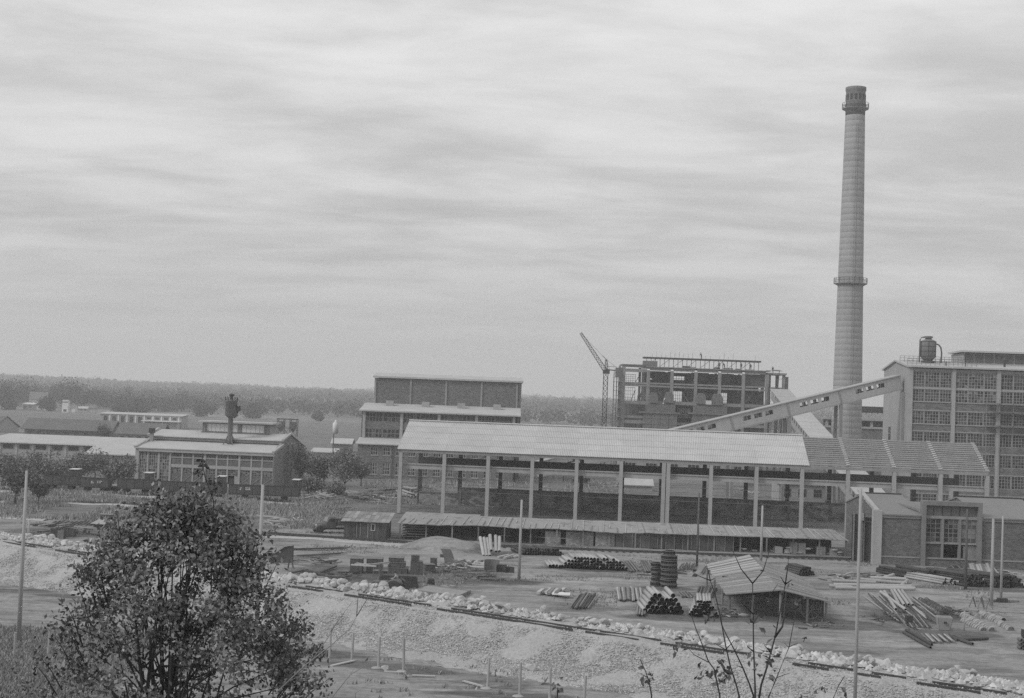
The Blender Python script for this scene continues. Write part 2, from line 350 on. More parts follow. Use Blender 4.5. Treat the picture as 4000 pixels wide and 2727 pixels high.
# rails half buried in the crest
rails = [((27, 2120), (172, 2140)), ((225, 2152), (345, 2172)), ((1137, 2297), (1265, 2318)), ((1335, 2330), (1610, 2372)), ((1687, 2388), (2253, 2470)), ((2287, 2476), (2508, 2511)), ((2580, 2522), (2850, 2562)), ((3106, 2601), (3270, 2624)), ((3360, 2638), (3478, 2655)), ((3600, 2674), (3875, 2714))]
place_txt = ['at the far left beside the leaning pole', 'left of the big bush', 'just right of the big bush', 'in front of the tractor', 'long stretch in front of the sand bed', 'in front of the stone rubble', 'behind the thin sapling', 'beside the boulders near the tall pole', 'short, right of the tall pole', 'dark, at the far right edge']
for (a, b), tx in zip(rails, place_txt):
    pa, pb = G(*a, 1.05), G(*b, 1.05); sa, sb = track_s(pa.x, pa.y), track_s(pb.x, pb.y)
    t = thing('rail_track', 'pair of rusty rails half buried in gravel, '+tx, 'rail track', (*track_p(sa, 0), 1.0))
    for dd in (-.46, .46):
        m = MB(); q0 = Vector((*track_p(sa-(dd*.6), dd), 1.12))-t.location; q1 = Vector((*track_p(sb-(dd*1.2), dd), 1.12))-t.location
        m.beam(q0, q1, .065, .11).beam(q0-Vector((0, 0, .07)), q1-Vector((0, 0, .07)), .11, .03); m.build('rail', RAILM, t)
# ------------------------------------------------------------------ open hall under construction (centre)
HO = P(1568, 1750, 194); HE = P(3857, 1842, 187); HZ = math.atan2(HE.y-HO.y, HE.x-HO.x); HL = math.hypot(HE.x-HO.x, HE.y-HO.y); BAY = HL/13; EZ = 8.75; SPAN = 18.0; RZ = 12.3
def corrugated(name, lx, ls, pitch=0.24, amp=0.035):
    """sheet lying in x (across) and y (up slope)"""
    n = int(lx/pitch)*4; vs = []; fs = []
    for i in range(n+1):
        x = lx*i/n; z = amp*math.sin(2*math.pi*x/pitch)
        vs += [(x, 0, z), (x, ls, z), (x, 0, z-.04)]
    for i in range(n): a = 3*i; fs += [(a, a+3, a+4, a+1), (a+2, a+5, a+3, a)]
    m = bpy.data.meshes.new(name); m.from_pydata(vs, [], fs); m.materials.append(SHEET); return m
hall = thing('open_hall', 'long open concrete hall frame with pale corrugated roof and bare purlins at its right end', 'hall', (HO.x, HO.y, 0), HZ)
slope = math.atan2(RZ-EZ, SPAN/2); SL = math.hypot(RZ-EZ, SPAN/2)+.55
for i in range(14):
    x = i*BAY
    if i == 6:
        bx('column', x-.56, x-.05, -.3, .3, 0, EZ-.5, CONC, hall); bx('column', x+.05, x+.56, -.3, .3, 0, EZ-.5, CONC, hall)
    else: bx('column', x-.24, x+.24, -.3, .3, 0, EZ-.5, CONC, hall)
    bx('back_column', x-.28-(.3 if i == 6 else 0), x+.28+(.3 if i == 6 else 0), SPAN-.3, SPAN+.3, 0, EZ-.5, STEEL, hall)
    if i < 13 or True:
        m = MB(); m.beam((x, 0, EZ-.42), (x, SPAN/2, RZ-.42), .3, .5).beam((x, SPAN/2, RZ-.42), (x, SPAN, EZ-.42), .3, .5); m.build('rafter', CONC, hall)
    bx('bracket', x-.2, x+.2, .3, .85, 5.5, 6.05, CONC, hall)
for i in range(13):
    a, b = i*BAY+.26, (i+1)*BAY-.26
    m = MB(); m.box(a, b, .32, .8, 6.62, 6.78).box(a, b, .45, .66, 6.05, 6.62).box(a, b, .38, .74, 6.04, 6.12); m.build('crane_beam', CONC, hall)
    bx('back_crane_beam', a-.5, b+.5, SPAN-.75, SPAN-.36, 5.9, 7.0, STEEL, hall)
    bx('eave_beam', a-.255, b+.255, -.32, .1, EZ-.5, EZ-.12, CONC2, hall)
    wz = 2.55 if i > 0 else 1.7
    if i < 12 or True:
        bx('wall_panel', a-.2, b+.2, SPAN-.9, SPAN-.55, 0, wz, STAINW, hall)
        bx('wall_pier', b+.2, b+.65, SPAN-.98, SPAN-.45, 0, wz+.12, BRICK, hall)
        bx('coping', a-.22, b+.2, SPAN-.97, SPAN-.5, wz+.002, wz+.2, BRICKD, hall)  # dark colour on the coping stands in for the shadow along the wall top
for k in range(3): bx('tie_rail', 0, HL, .1, .16, 3.2+k*.9, 3.25+k*.9, STEELM, hall)
# roof sheets: five courses on each slope, lapped
NSH = 9.15; smesh = {}
for side in (0, 1):
    for c in range(5):
        ls = SL/5
        for i in range(10):
            x0 = i*BAY-(0.5 if i == 0 else 0); x1 = min((i+1)*BAY, NSH*BAY)
            if x1 <= x0: continue
            key = round(x1-x0, 2)
            if key not in smesh: smesh[key] = corrugated('roof_sheet', x1-x0+.02, ls+.14)
            o = link('roof_sheet', smesh[key], hall); t = c*ls-.5
            y = t*math.cos(slope); z = EZ+.1+t*math.sin(slope)+.03
            dz = random.uniform(-.006, .006)
            if side == 0: o.location = (x0, y, z+dz); o.rotation_euler = (slope-.016, 0, 0)
            else: o.location = (x1, SPAN-y, z+dz); o.rotation_euler = (slope-.016, 0, math.pi)
m = MB(); m.tube([(-.5, SPAN/2, RZ+.17), (NSH*BAY, SPAN/2, RZ+.17)], .13, 8); m.build('ridge_cap', SHEET, hall)
# bare concrete purlins on the right
for i in range(9, 13):
    x0 = max(NSH*BAY+.05, i*BAY) if i == 9 else i*BAY; x1 = (i+1)*BAY+(.35 if i == 12 else 0)
    for side in (0, 1):
        for k in range(14):
            t = (k+.3)/13.9; jx = random.uniform(-.05, .05)
            y = t*SPAN/2*.995; z = EZ+(RZ-EZ)*t+.02
            if side: y = SPAN-y
            m = MB(); m.beam((x0+.04+jx, y, z), (x1-.04+jx, y, z), .22, .15).beam((x0+.06, y, z-.1), (x1-.06, y, z-.1), .10, .12)
            m.build('purlin', CONC, hall)
for i in range(10, 14):
    for k in range(14):
        t = (k+.3)/13.9; bx('bearing_block', i*BAY-.22, i*BAY+.22, t*SPAN/2*.995-.17, t*SPAN/2*.995+.17, EZ+(RZ-EZ)*t+.1, EZ+(RZ-EZ)*t+.2, WHITE, hall)
# ------------------------------------------------------------------ low storage lean-to in front of it
LO = G(1550, 2106); LE = G(3315, 2174); LZ = math.atan2(LE.y-LO.y, LE.x-LO.x); LL = math.hypot(LE.x-LO.x, LE.y-LO.y)
lean = thing('storage_shed', 'long low storage shed with ragged reed mat roof in front of the hall', 'shed', (LO.x, LO.y, 0), LZ)
NM = 34; wv = [0.16*n2d(i, 0, .21, 20)+random.uniform(-.05, .05) for i in range(NM+1)]; DEP = 9.0
for i in range(NM):
    x0, x1 = LL*i/NM, LL*(i+1)/NM; e0, e1 = random.uniform(-.45, .3), random.uniform(-.45, .3); W_ = 1.3 if i < 6 else 0
    m = MB(); m.slab([(x0, e0, 1.78+wv[i]), (x1, e1, 1.78+wv[i+1]), (x1, DEP*.5, 1.98+wv[i+1]*.7), (x0, DEP*.5, 1.98+wv[i]*.7)], .07)
    m.slab([(x0, DEP*.5+.01, 1.99+wv[i]*.7), (x1, DEP*.5+.01, 1.99+wv[i+1]*.7), (x1, DEP+W_+random.uniform(-.3, .3), 2.16+.05*W_), (x0, DEP+W_+random.uniform(-.3, .3), 2.16+.05*W_)], .07)
    m.build('roof_mat', M('roof_reed', 0.27, 0.14, 1.2, objvar=0.08, fine=0.30, bscale=7, patches=[((.8, .3, 1), .55, .64, .7)]), lean)
for k in range(66):
    x = .3+k*(LL-.8)/65+random.uniform(-.15, .15); i = min(NM-1, int(x/LL*NM)); y0 = random.uniform(-.3, .3); l_ = random.choice((3.6, 4.2, 7.8, 8.4)); dx = random.uniform(.2, .6); zr_ = lambda y: 1.80+wv[i]*(1-.5*min(1, y/DEP))+.042*max(0, y)
    if k % 7 == 3: l_ = 2.0; y0 = random.uniform(0, 5)
    MB().beam((x, y0, zr_(y0)+.05), (x+dx*l_/8, y0+l_, zr_(y0+l_)+.05), .075, .05).build('batten', WOODL if k % 4 else WOOD, lean)
for k in range(18):
    x = .3+k*(LL-.6)/17; bx('post', x-.08, x+.08, .15, .31, 0, 1.68, WOOD, lean); bx('back_post', x-.08, x+.08, DEP-.4, DEP-.24, 0, 2.0, WOODD, lean)
bx('back_wall', .1, LL-.1, DEP-.2, DEP-.1, 0, 2.0, WOODD, lean)
def sx(px): return (G(px, 2106+(px-1550)*.0385).x-LO.x)/math.cos(LZ)
bkp = M('stacked_brick', 0.30, 0.12, 0.6, brick=(0.28, 0.14, 0.6), fine=0.12, bscale=4)
for a, b, h, mt in ((2128, 2190, 1.45, bkp), (2210, 2318, 1.5, bkp), (2326, 2402, 1.62, bkp), (2575, 2594, 1.1, bkp), (2680, 2712, 1.55, bkp), (2770, 2825, 1.5, bkp), (3090, 3118, 1.25, PLAST), (3122, 3150, 1.2, PLAST), (3195, 3228, .9, PLAST), (3030, 3060, .7, PLAST), (3245, 3275, .75, CONC2)):
    bx('stacked_goods', sx(a), sx(b), .55, 1.7, 0, h, mt, lean)
for px in range(2405, 2860, 33):
    a, b = sx(px), sx(px+33); bx('board_panel', a, b-.03, .36, .42, .05, 1.62, WOODD, lean); bx('cover_strip', b-.08, b-.0, .31, .36, .05, 1.66, WOOD, lean)
for k in range(5):    # racks at the open left end
    bx('rack_shelf', .5, 3.4, .5, 2.0, .25+.3*k, .30+.3*k, WOOD, lean)
for k in range(22):   # loose bags at the right end
    px = random.uniform(2900, 3290); x = sx(px); h = random.uniform(.15, .3)
    m = MB(); m.lathe([(.05, 0), (.28, .03), (.34, h*.5), (.25, h), (.03, h+.02)], 8); o = m.build('bag', PLAST, lean, True, (x, random.uniform(.5, 1.6), random.choice((0.01, .01, .26, .5)))); o.scale = (1.2, .8, 1)
m = MB(); pts_ = [(1.5, 1.2), (4, 1.0), (7, .9), (10.5, 1.1)]
hv_ = []
for ix in range(25):
    for iy in range(9):
        u = ix/24; v_ = iy/8; h_ = 1.25*math.sin(math.pi*min(1, .08+u*.92))**.6*math.sin(math.pi*v_)**.7*(1+.3*n2d(ix, iy, .5, 77)); hv_.append((.8+u*10.5, .5+v_*6.5, max(-.02, h_)))
m.add(hv_, [(a*9+b, a*9+9+b, a*9+10+b, a*9+1+b) for a in range(24) for b in range(8)]); o = m.build('coal_heap', M('coal', .03, .3, 2.0, bump=.08, bscale=5), lean)
# ------------------------------------------------------------------ long yard railway in front of the shed
def rails_line(name, label, pts, z, gauge=1.0, ties=True, tie=.75):
    p = [G(a, b, z) for a, b in pts]; t = thing(name, label, 'railway', p[0])
    for side in (-.5, .5):
        m = MB()
        for a, b in zip(p, p[1:]):
            d = (b-a); nn = Vector((-d.y, d.x, 0)).normalized()*gauge*side
            m.beam(a+nn-p[0]+Vector((0, 0, .12)), b+nn-p[0]+Vector((0, 0, .12)), .08, .14)
        m.build('rail', RAILM, t)
    if ties:
        tm = MB().box(-.13, .13, -gauge*.85, gauge*.85, 0, .1).mesh('sleeper', WOODD)
        for a, b in zip(p, p[1:]):
            d = b-a; n = int(d.length/tie)
            for k in range(n):
                q = a+d*(k/n)-p[0]; link('sleeper', tm, t, (q.x, q.y, -.035), math.atan2(d.y, d.x)+random.uniform(-.04, .04))
    return t
rails_line('yard_railway', 'low railway running past the hut and the front of the storage shed', [(600, 2062), (1000, 2083), (1600, 2122), (2000, 2138), (2600, 2162), (3330, 2188)], 0.03)
# ------------------------------------------------------------------ large glazed building on the right
RO = P(3552, 1440, 234); RB = 7.2
rb = thing('glazed_factory', 'tall multi-storey factory block with gridded windows at the right edge', 'building', (RO.x, RO.y, 0), HZ)
NB = 4; RL = NB*RB; RT = 23.9; DEPR = 24.0
bx('end_wall', 0.0, .4, .3, DEPR, 0, RT-.2, PLAST, rb)
m = MB(); m.prism([(.3, RT-.2), (DEPR, RT-.2), (DEPR*.5, RT+1.1)], 0.0, .4); m.build('gable', PLAST, rb)
bx('rear_wall', .4, RL, DEPR-.4, DEPR-.02, 0, RT-.3, BRICK, rb); bx('far_end_wall', RL-.05, RL+.3, .3, DEPR, 0, RT-.3, BRICK, rb)
m = MB(); m.slab([(-.35, -.6, RT+.05), (RL+.4, -.6, RT+.05), (RL+.4, DEPR*.5, RT+1.35), (-.35, DEPR*.5, RT+1.35)], .28); m.slab([(-.35, DEPR*.5+.01, RT+1.35), (RL+.4, DEPR*.5+.01, RT+1.35), (RL+.4, DEPR+.6, RT+.05), (-.35, DEPR+.6, RT+.05)], .28); m.build('roof', FELT, rb)
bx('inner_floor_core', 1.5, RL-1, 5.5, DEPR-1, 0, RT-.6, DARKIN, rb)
for i in range(NB+1):
    bx('column', i*RB-(.0 if i == 0 else .3), i*RB+(.62 if i == 0 else .3), -.22, .35, 0, RT-.35, CONC, rb)
lev = [(23.0, 20.45), (20.15, 18.1), (16.6, 14.45), (13.2, 11.05), (9.8, 7.65), (6.4, 4.25), (3.0, .85)]
gmb = MB()
for i in range(NB):
    a = i*RB+(.62 if i == 0 else .3); b = (i+1)*RB-.3; w = b-a
    bx('lintel', a, b, -.08, .33, 23.05, RT-.36, CONC2, rb); bx('mid_rail', a, b, -.06, .3, 20.16, 20.44, FRAME, rb)
    for (zt, zb), z2 in zip(lev[1:], [q[0] for q in lev[2:]]+[0.02]):
        bx('spandrel', a, b, -.02, .3, z2+.16, zb-.02, BRICK, rb)
        bx('window_head', a, b, -.06, .3, z2+.01, z2+.15, CONC, rb)
        bx('sill', a, b, -.14, .1, zb-.10, zb-.015, CONC, rb) if zb > 14 else None
    cuts = [a, a+w*4/13, a+w*9/13, b]
    for r_, (zt, zb) in enumerate(lev):
        for q in range(3):
            x0, x1 = cuts[q]+.02, cuts[q+1]-.02; n = (4, 5, 4)[q]; own = (r_ < 3 and i < 2)
            if own: window(rb, x0, x1, zb, zt, .0, n, 5 if r_ == 0 else 4, FRAME, GLS+([GL3, GL2, GL2] if r_ < 2 and i == 1 else [GL2, GL2]), .09, .055)
            else:
                window(rb, x0, x1, zb, zt, .0, n, 4, FRAME, GLS, .09, .055, skip=2)
                cw = (x1-x0)/n; ch = (zt-zb)/4
                for u in range(n):
                    for v in range(4): gmb.box(x0+cw*u+.03, x0+cw*(u+1)-.03, .04, .055, zb+ch*v+.03, zb+ch*(v+1)-.03)
o = gmb.build('pane', M('far_pane_glass', 0.05, 0.2, 0.6, rough=0.3, island=0.7, spec=0.3), rb); o['kind'] = 'stuff'
for x0, z0 in ((4.2, 11.2), (15.4, 11.2)):   # small windows in the gable end (facing left)
    m = MB(); m.box(-.06, .02, x0, x0+2.4, z0, z0+2.5); w = m.build('end_window', FRAME, rb)
    for u in range(2):
        for v in range(2): bx('pane', -.09, -.065, x0+.12+u*1.12, x0+1.16+u*1.12, z0+.12+v*1.18, z0+1.2+v*1.18, GL1, w)
bx('duct', -.5, -.02, 3.2, 4.4, 10.5, 19.6, CONC2, rb)
# scaffold staging on the second bay
m = MB()
for z in (18.2, 16.8, 14.6): m.box(2*RB-2.2, 2*RB+4.5, -1.3, -.4, z, z+.08)
for x in (-2.1, 0, 2.2, 4.4):
    m.beam((2*RB+x, -.9, 0), (2*RB+x, -.9, 19), .08)
m.build('scaffold', WOOD, rb)
# rooftop monitor
m = MB(); m.box(10.1, RL, 7.0, 16.0, RT+.75, 26.6); mo = m.build('roof_monitor', PLAST, rb)
m = MB(); m.slab([(9.6, 6.2, 27.0), (RL+.3, 6.2, 27.0), (RL+.3, 16.6, 27.0), (9.6, 16.6, 27.0)], .28); m.build('monitor_roof', FELT, mo)
for k in range(11): bx('monitor_window', 10.4+k*1.65, 10.4+k*1.65+1.45, 6.9, 6.99, 25.05, 26.45, GL2, mo)
for yy, dz_ in ((.6, 0), (7.5, .7)):
    m = MB()
    for z in (24.35, 24.75, 25.1): m.beam((-.2, yy, z+dz_), (11, yy, z+dz_), .05)
    for k in range(16): m.beam((-.2+k*.74, yy, RT+dz_*.9), (-.2+k*.74, yy, 25.1+dz_), .05)
    m.build('roof_railing', STEELM, rb)
m = MB(); m.beam((9.2, 1.0, RT), (9.2, 1.0, 25.9), .12).beam((8.8, 1.0, 25.3), (9.6, 1.0, 25.3), .08).tube([(16, 3, RT), (16, 3, 25.5)], .18).tube([(6.2, 1.5, RT), (6.2, 1.5, 24.9)], .1); m.build('vent_pipe', STEEL, rb)
# dust hopper on the roof
hp = P(3624, 1427, 241)
h = thing('roof_hopper', 'banded steel dust hopper with bent pipes on the right factory roof', 'hopper', (hp.x, hp.y, RT+.7))
m = MB(); m.lathe([(.75, .55), (1.3, 1.2), (1.32, 3.75), (1.2, 3.85), (.55, 4.15), (.5, 4.3)], 24); m.build('drum', STEELM, h, True)
m = MB(); m.lathe([(.5, 4.3), (.72, 4.34), (.72, 4.62), (.5, 4.68)], 20); m.build('cap', STEELM, h)
m = MB()
for z in (1.2, 2.05, 2.9, 3.7): m.lathe([(1.36, z), (1.36, z+.07)], 24)
m.build('band', STEEL, h)
m = MB()
for k in range(6): a = k*math.pi/3+.3; m.beam((1.35*math.cos(a), 1.35*math.sin(a), 1.2), (1.35*math.cos(a), 1.35*math.sin(a), 3.75), .05)
m.lathe([(1.12, -.45), (1.12, .5)], 16)
m.build('rib', STEEL, h)
m = MB(); m.tube([(-.6, 0, 4.5), (-1.2, 0, 4.4), (-1.42, 0, 4.0), (-1.45, 0, 0)], .12, 8); m.build('down_pipe', STEELM, h, True)
m = MB(); m.tube([(1.25, 0, 3.4), (1.8, 0, 3.25), (2.15, 0, 2.8), (2.3, 0, 1.9), (2.25, 0, 0)], .13, 8); m.build('side_pipe', STEELM, h, True)
# ------------------------------------------------------------------ chimney
cp = P(3300, 1890, 300); ch = thing('chimney', 'tall tapering concrete factory chimney with two railed galleries', 'chimney', (cp.x, cp.y, 0))
CT = P(3342, 343, 300).z
def cr(z): return 3.35+(1.95-3.35)*z/CT
CHM = M('chimney_concrete', 0.33, 0.10, 0.12, streak=0.10, fine=0.06, bscale=1.5, objvar=0.05); z = 0.0
while z < CT-6.5:
    m = MB(); m.lathe([(cr(z)-.014, z), (cr(z), z+.03), (cr(z+1.25), z+1.22), (cr(z+1.25)-.014, z+1.249)], 40); m.build('shaft_lift', CHM, ch, False); z += 1.25
for q_ in [o for o in ch.children]: q_.data.polygons.foreach_set('use_smooth', [len(p.vertices) == 4 and abs(p.normal.z) < .3 for p in q_.data.polygons])
m = MB(); m.lathe([(cr(z)-.01, z+.01), (cr(z)+.05, CT-4.2), (cr(z)+.22, CT-3.9), (cr(z)+.02, CT-3.4), (cr(z)-.02, CT-.9), (cr(z)+.12, CT-.6), (cr(z)+.1, CT), (cr(z)-.35, CT), (cr(z)-.4, CT-2)], 40); m.build('head', M('sooty_concrete', 0.17, 0.2, 0.2, streak=0.2), ch, True)
for k in range(14):
    a = k*2*math.pi/14; o = bx('louvre', -.22, .22, -.06, .06, -.6, .6, STEEL, ch); o.location = ((cr(z)+.0)*math.cos(a), (cr(z)+.0)*math.sin(a), CT-2.2); o.rotation_euler = (0, 0, a+math.pi/2)
for zz, rr in ((P(3336, 425, 300).z, cr(CT-5)+.72), (P(3320, 1108, 300).z, 3.45)):
    m = MB(); ri = cr(zz)-.05; m.lathe([(ri, zz-.55), (rr-.15, zz-.12), (rr, zz-.1), (rr, zz), (ri, zz)], 32); g = m.build('gallery', CONC2, ch)
    m = MB()
    for k in range(20):
        a = k*2*math.pi/20; m.beam((rr*math.cos(a), rr*math.sin(a), zz), (rr*math.cos(a), rr*math.sin(a), zz+1.15), .07)
    for hh in (.55, 1.12):
        m.tube([(rr*math.cos(k*math.pi/10), rr*math.sin(k*math.pi/10), zz+hh) for k in range(21)], .035, 4)
    m.build('gallery_railing', STEEL, g)
m = MB(); m.beam((-.2, -cr(0)-.35, 0), (-.2, -cr(CT-8)-.25, CT-8), .05).beam((.25, -cr(0)-.35, 0), (.25, -cr(CT-8)-.25, CT-8), .05); m.build('ladder', STEELM, ch)
# ------------------------------------------------------------------ inclined conveyor gallery rising to the right block
a = P(2110, 1862, 226); b = P(3528, 1519, 238); D_ = b-a; hd = math.atan2(D_.y, D_.x); pl = math.hypot(D_.x, D_.y); pit = math.atan2(D_.z, pl); CL = D_.length
cv = thing('conveyor_gallery', 'inclined concrete conveyor gallery with paired windows climbing to the right factory block', 'conveyor gallery', a, hd)
HH, WW = 2.25, 2.3
def gb(name, x0, x1, y0, y1, z0, z1, mt):
    o = bx(name, x0, x1, y0, y1, z0, z1, mt, cv); c, s_ = math.cos(pit), math.sin(pit); l = o.location.copy()
    o.location = (l.x*c-l.z*s_, l.y, l.x*s_+l.z*c); o.rotation_euler = (0, -pit, 0); return o
gb('floor_slab', 0, CL, 0, WW, -.12, .12, CONC); gb('roof_slab', -.05, CL, -.18, WW+.18, HH, HH+.14, CONC)
for y in (0, WW-.14):
    gb('wall_base', 0, CL, y, y+.14, .12, 1.0, GALM); gb('wall_top', 0, CL, y, y+.14, 1.72, HH-.002, GALM)
wins = []; 
for g0 in range(7):
    for k in range(3): wins.append(4.8+g0*10.1+k*1.95)
wins = [w for w in wins if w < CL-4]
for y in (0, WW-.14):
    e = 0
    for w in wins:
        gb('wall_pier', e, w, y, y+.14, 1.0, 1.72, GALM); e = w+1.4
        gb('mullion', w+.68, w+.73, y+.03, y+.1, 1.0, 1.72, FRAME)
    gb('wall_pier', e, CL, y, y+.14, 1.0, 1.72, GALM)
for px, py in ((2862, 1672), (3090, 1632), (3303, 1575)):
    q = P(px, py, 233); t = (q.x-a.x)/D_.x; c = Vector((t*pl, 0, t*D_.z))
    m = MB()
    for y in (.15, WW-.15): m.box(c.x-.25, c.x+.25, y-.2, y+.2, -a.z, c.z-.1)
    for zz in (.35, .7): m.box(c.x-.2, c.x+.2, .35, WW-.35, c.z*zz-.15, c.z*zz+.15)
    m.build('pylon', CONC2, cv)
    gb('stiffener', t*CL-.12, t*CL+.12, -.09, -.003, -.1, HH, CONC2)
# ------------------------------------------------------------------ second gallery coming down from the power house
a = P(3045, 1520, 352); b = P(3408, 1934, 213); D_ = b-a; hd = math.atan2(D_.y, D_.x); pl = math.hypot(D_.x, D_.y); pit = math.atan2(D_.z, pl); CL = D_.length
cv = thing('descending_gallery', 'broad descending conveyor gallery with pale felt roof behind the chimney foot', 'conveyor gallery', a, hd)
gb('floor_slab', 0, CL, -2.0, 2.0, -2.6, -2.4, CONC2)
for i in range(28): gb('roof_panel', CL*i/28, CL*(i+1)/28-.12, -2.35, 2.35, -.14, random.uniform(0, .05), FELT if i > 6 else CONC)
for y in (-2.0, 1.86):
    gb('wall_base', 0, CL, y, y+.14, -2.4, -1.5, PLAST); gb('wall_top', 0, CL, y, y+.14, -.5, -.15, PLAST)
    for i in range(34): gb('wall_pier', CL*i/34, CL*(i+.5)/34, y, y+.14, -1.5, -.5, PLAST)
for t in (.2, .45, .7):
    m = MB(); zt = D_.z*t-2.7
    for y in (-1.7, 1.7): m.box(t*pl-.3, t*pl+.3, y-.25, y+.25, -a.z, zt)
    m.box(t*pl-.25, t*pl+.25, -1.45, 1.45, zt-.6, zt-.05); m.build('pylon', CONC2, cv)
# ------------------------------------------------------------------ middle brick hall with stepped roofs
mo_ = P(1398, 1735, 271); mh = thing('brick_boiler_hall', 'stepped brick hall with blank upper storey behind the left end of the open hall', 'building', (mo_.x, 271, 0), 0)
X0 = mo_.x
def lx(px, Y): return (px-2000)/FPX*Y-X0
AL = 29.5; AZ = 6.6
# annex
bx('annex_wall', 0, AL, 0, .35, 0, AZ-.15, BRICK, mh) if False else None
wx = [lx(1462+49.2*k, 271) for k in range(11)]
zr = [(4.4, 6.0), (.75, 3.05)]
e = 0
for k, w in enumerate(wx):
    bx('annex_pier', e, w, 0, .35, 0, AZ-.15, BRICK, mh); e = w+1.5
    bx('annex_spandrel', w, e, 0, .35, 0, zr[1][0], BRICK, mh); bx('annex_spandrel', w, e, 0, .35, zr[1][1], zr[0][0], BRICK, mh); bx('annex_spandrel', w, e, 0, .35, zr[0][1], AZ-.15, BRICK, mh)
    for z0, z1 in zr:
        window(mh, w+.02, e-.02, z0+.02, z1-.02, .08, 3, 2 if z1 > 4 else 3, FRAME, [GL1, GL1, GL2], .13, .10)
        bx('window_sill', w-.1, e+.1, -.1, .05, z0-.1, z0-.01, CONC, mh)
bx('annex_pier', e, AL, 0, .35, 0, AZ-.15, BRICK, mh)
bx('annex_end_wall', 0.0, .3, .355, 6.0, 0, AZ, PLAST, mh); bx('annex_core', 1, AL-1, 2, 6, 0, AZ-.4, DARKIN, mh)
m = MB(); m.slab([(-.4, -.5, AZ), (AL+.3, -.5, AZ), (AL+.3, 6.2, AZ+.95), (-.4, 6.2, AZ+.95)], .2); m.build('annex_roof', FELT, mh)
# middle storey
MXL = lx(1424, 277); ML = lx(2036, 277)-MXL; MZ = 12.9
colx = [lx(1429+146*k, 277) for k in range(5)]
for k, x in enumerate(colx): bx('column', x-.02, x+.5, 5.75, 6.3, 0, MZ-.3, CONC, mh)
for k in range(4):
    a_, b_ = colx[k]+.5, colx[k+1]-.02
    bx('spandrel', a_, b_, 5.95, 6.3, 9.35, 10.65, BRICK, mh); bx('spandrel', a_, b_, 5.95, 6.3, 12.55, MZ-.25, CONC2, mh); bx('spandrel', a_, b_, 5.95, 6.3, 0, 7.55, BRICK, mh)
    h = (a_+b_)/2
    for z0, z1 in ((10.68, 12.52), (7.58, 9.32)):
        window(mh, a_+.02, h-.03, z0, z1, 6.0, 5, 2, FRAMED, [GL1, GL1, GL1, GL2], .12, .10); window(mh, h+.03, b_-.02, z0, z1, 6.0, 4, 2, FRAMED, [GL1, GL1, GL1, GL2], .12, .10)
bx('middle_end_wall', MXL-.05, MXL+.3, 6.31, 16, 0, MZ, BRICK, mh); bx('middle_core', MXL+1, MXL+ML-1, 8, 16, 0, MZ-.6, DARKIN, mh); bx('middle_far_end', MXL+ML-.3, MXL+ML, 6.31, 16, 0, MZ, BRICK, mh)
m = MB(); m.slab([(MXL-.5, 5.1, MZ), (MXL+ML+.4, 5.1, MZ), (MXL+ML+.4, 16.9, MZ+1.35), (MXL-.5, 16.9, MZ+1.35)], .25); m.build('middle_roof', FELT, mh)
# blank upper storey
UX = lx(1469, 288); UL = lx(2043, 288)-UX; UZ = P(1468, 1468, 288).z
for k in range(5):
    x = UX+UL*k/4.15 if k else UX
    if k < 5: bx('pilaster', x-.0, x+.35, 16.82, 17.0, MZ+1.0, UZ-.5, CONC2, mh)
bx('upper_wall', UX, UX+UL, 17.0, 17.4, MZ+.8, UZ-.4, BRICKD, mh); bx('upper_end_wall', UX, UX+.4, 17.41, 29, 0, UZ-.4, BRICKD, mh); bx('upper_far_end_wall', UX+UL-.4, UX+UL, 17.41, 29, 0, UZ-.4, BRICKD, mh); bx('upper_back_wall', UX+.4, UX+UL-.4, 28.6, 29, 0, UZ-.4, BRICKD, mh)
m = MB(); m.slab([(UX-.3, 16.5, UZ), (UX+UL+.3, 16.5, UZ), (UX+UL+.3, 23, UZ+.75), (UX-.3, 23, UZ+.75)], .35); m.slab([(UX-.3, 23.01, UZ+.75), (UX+UL+.3, 23.01, UZ+.75), (UX+UL+.3, 29.5, UZ), (UX-.3, 29.5, UZ)], .35); m.build('upper_roof', FELT, mh)
for k in range(4): x = lx(1533+139*k, 285); bx('roof_vent', x-.75, x+.75, 12.6, 14.2, MZ+.75, MZ+1.95, PLAST, mh)
m = MB(); m.tube([(lx(1550, 271), -.15, 0), (lx(1550, 271), -.15, AZ-.3)], .07, 6); m.build('downpipe', STEEL, mh)
# ------------------------------------------------------------------ power house frame under construction
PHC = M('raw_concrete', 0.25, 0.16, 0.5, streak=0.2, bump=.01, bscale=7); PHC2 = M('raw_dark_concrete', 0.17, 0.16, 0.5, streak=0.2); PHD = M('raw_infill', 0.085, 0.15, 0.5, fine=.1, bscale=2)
PD = 358.0; pz = lambda x, y: P(2350+x/2.829, 1340+y/2.829, PD)
po = pz(510, 600); ph = thing('power_house_frame', 'unfinished concrete power house frame with hoppers and scaffolding on top', 'building', (po.x, PD, 0), 0)
def qx(x): return pz(x, 600).x-po.x
def qz(x, y): return pz(x, y).z
cols = [qx(v) for v in (510, 772, 1036, 1300, 1564, 1826)]; T0 = qz(510, 268)
PDEP = 15.0
for i, x in enumerate(cols):
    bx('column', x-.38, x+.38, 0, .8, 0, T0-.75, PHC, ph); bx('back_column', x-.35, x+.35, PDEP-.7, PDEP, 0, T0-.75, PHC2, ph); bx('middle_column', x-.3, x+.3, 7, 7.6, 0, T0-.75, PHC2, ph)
L1, L2 = 21.1, 16.1
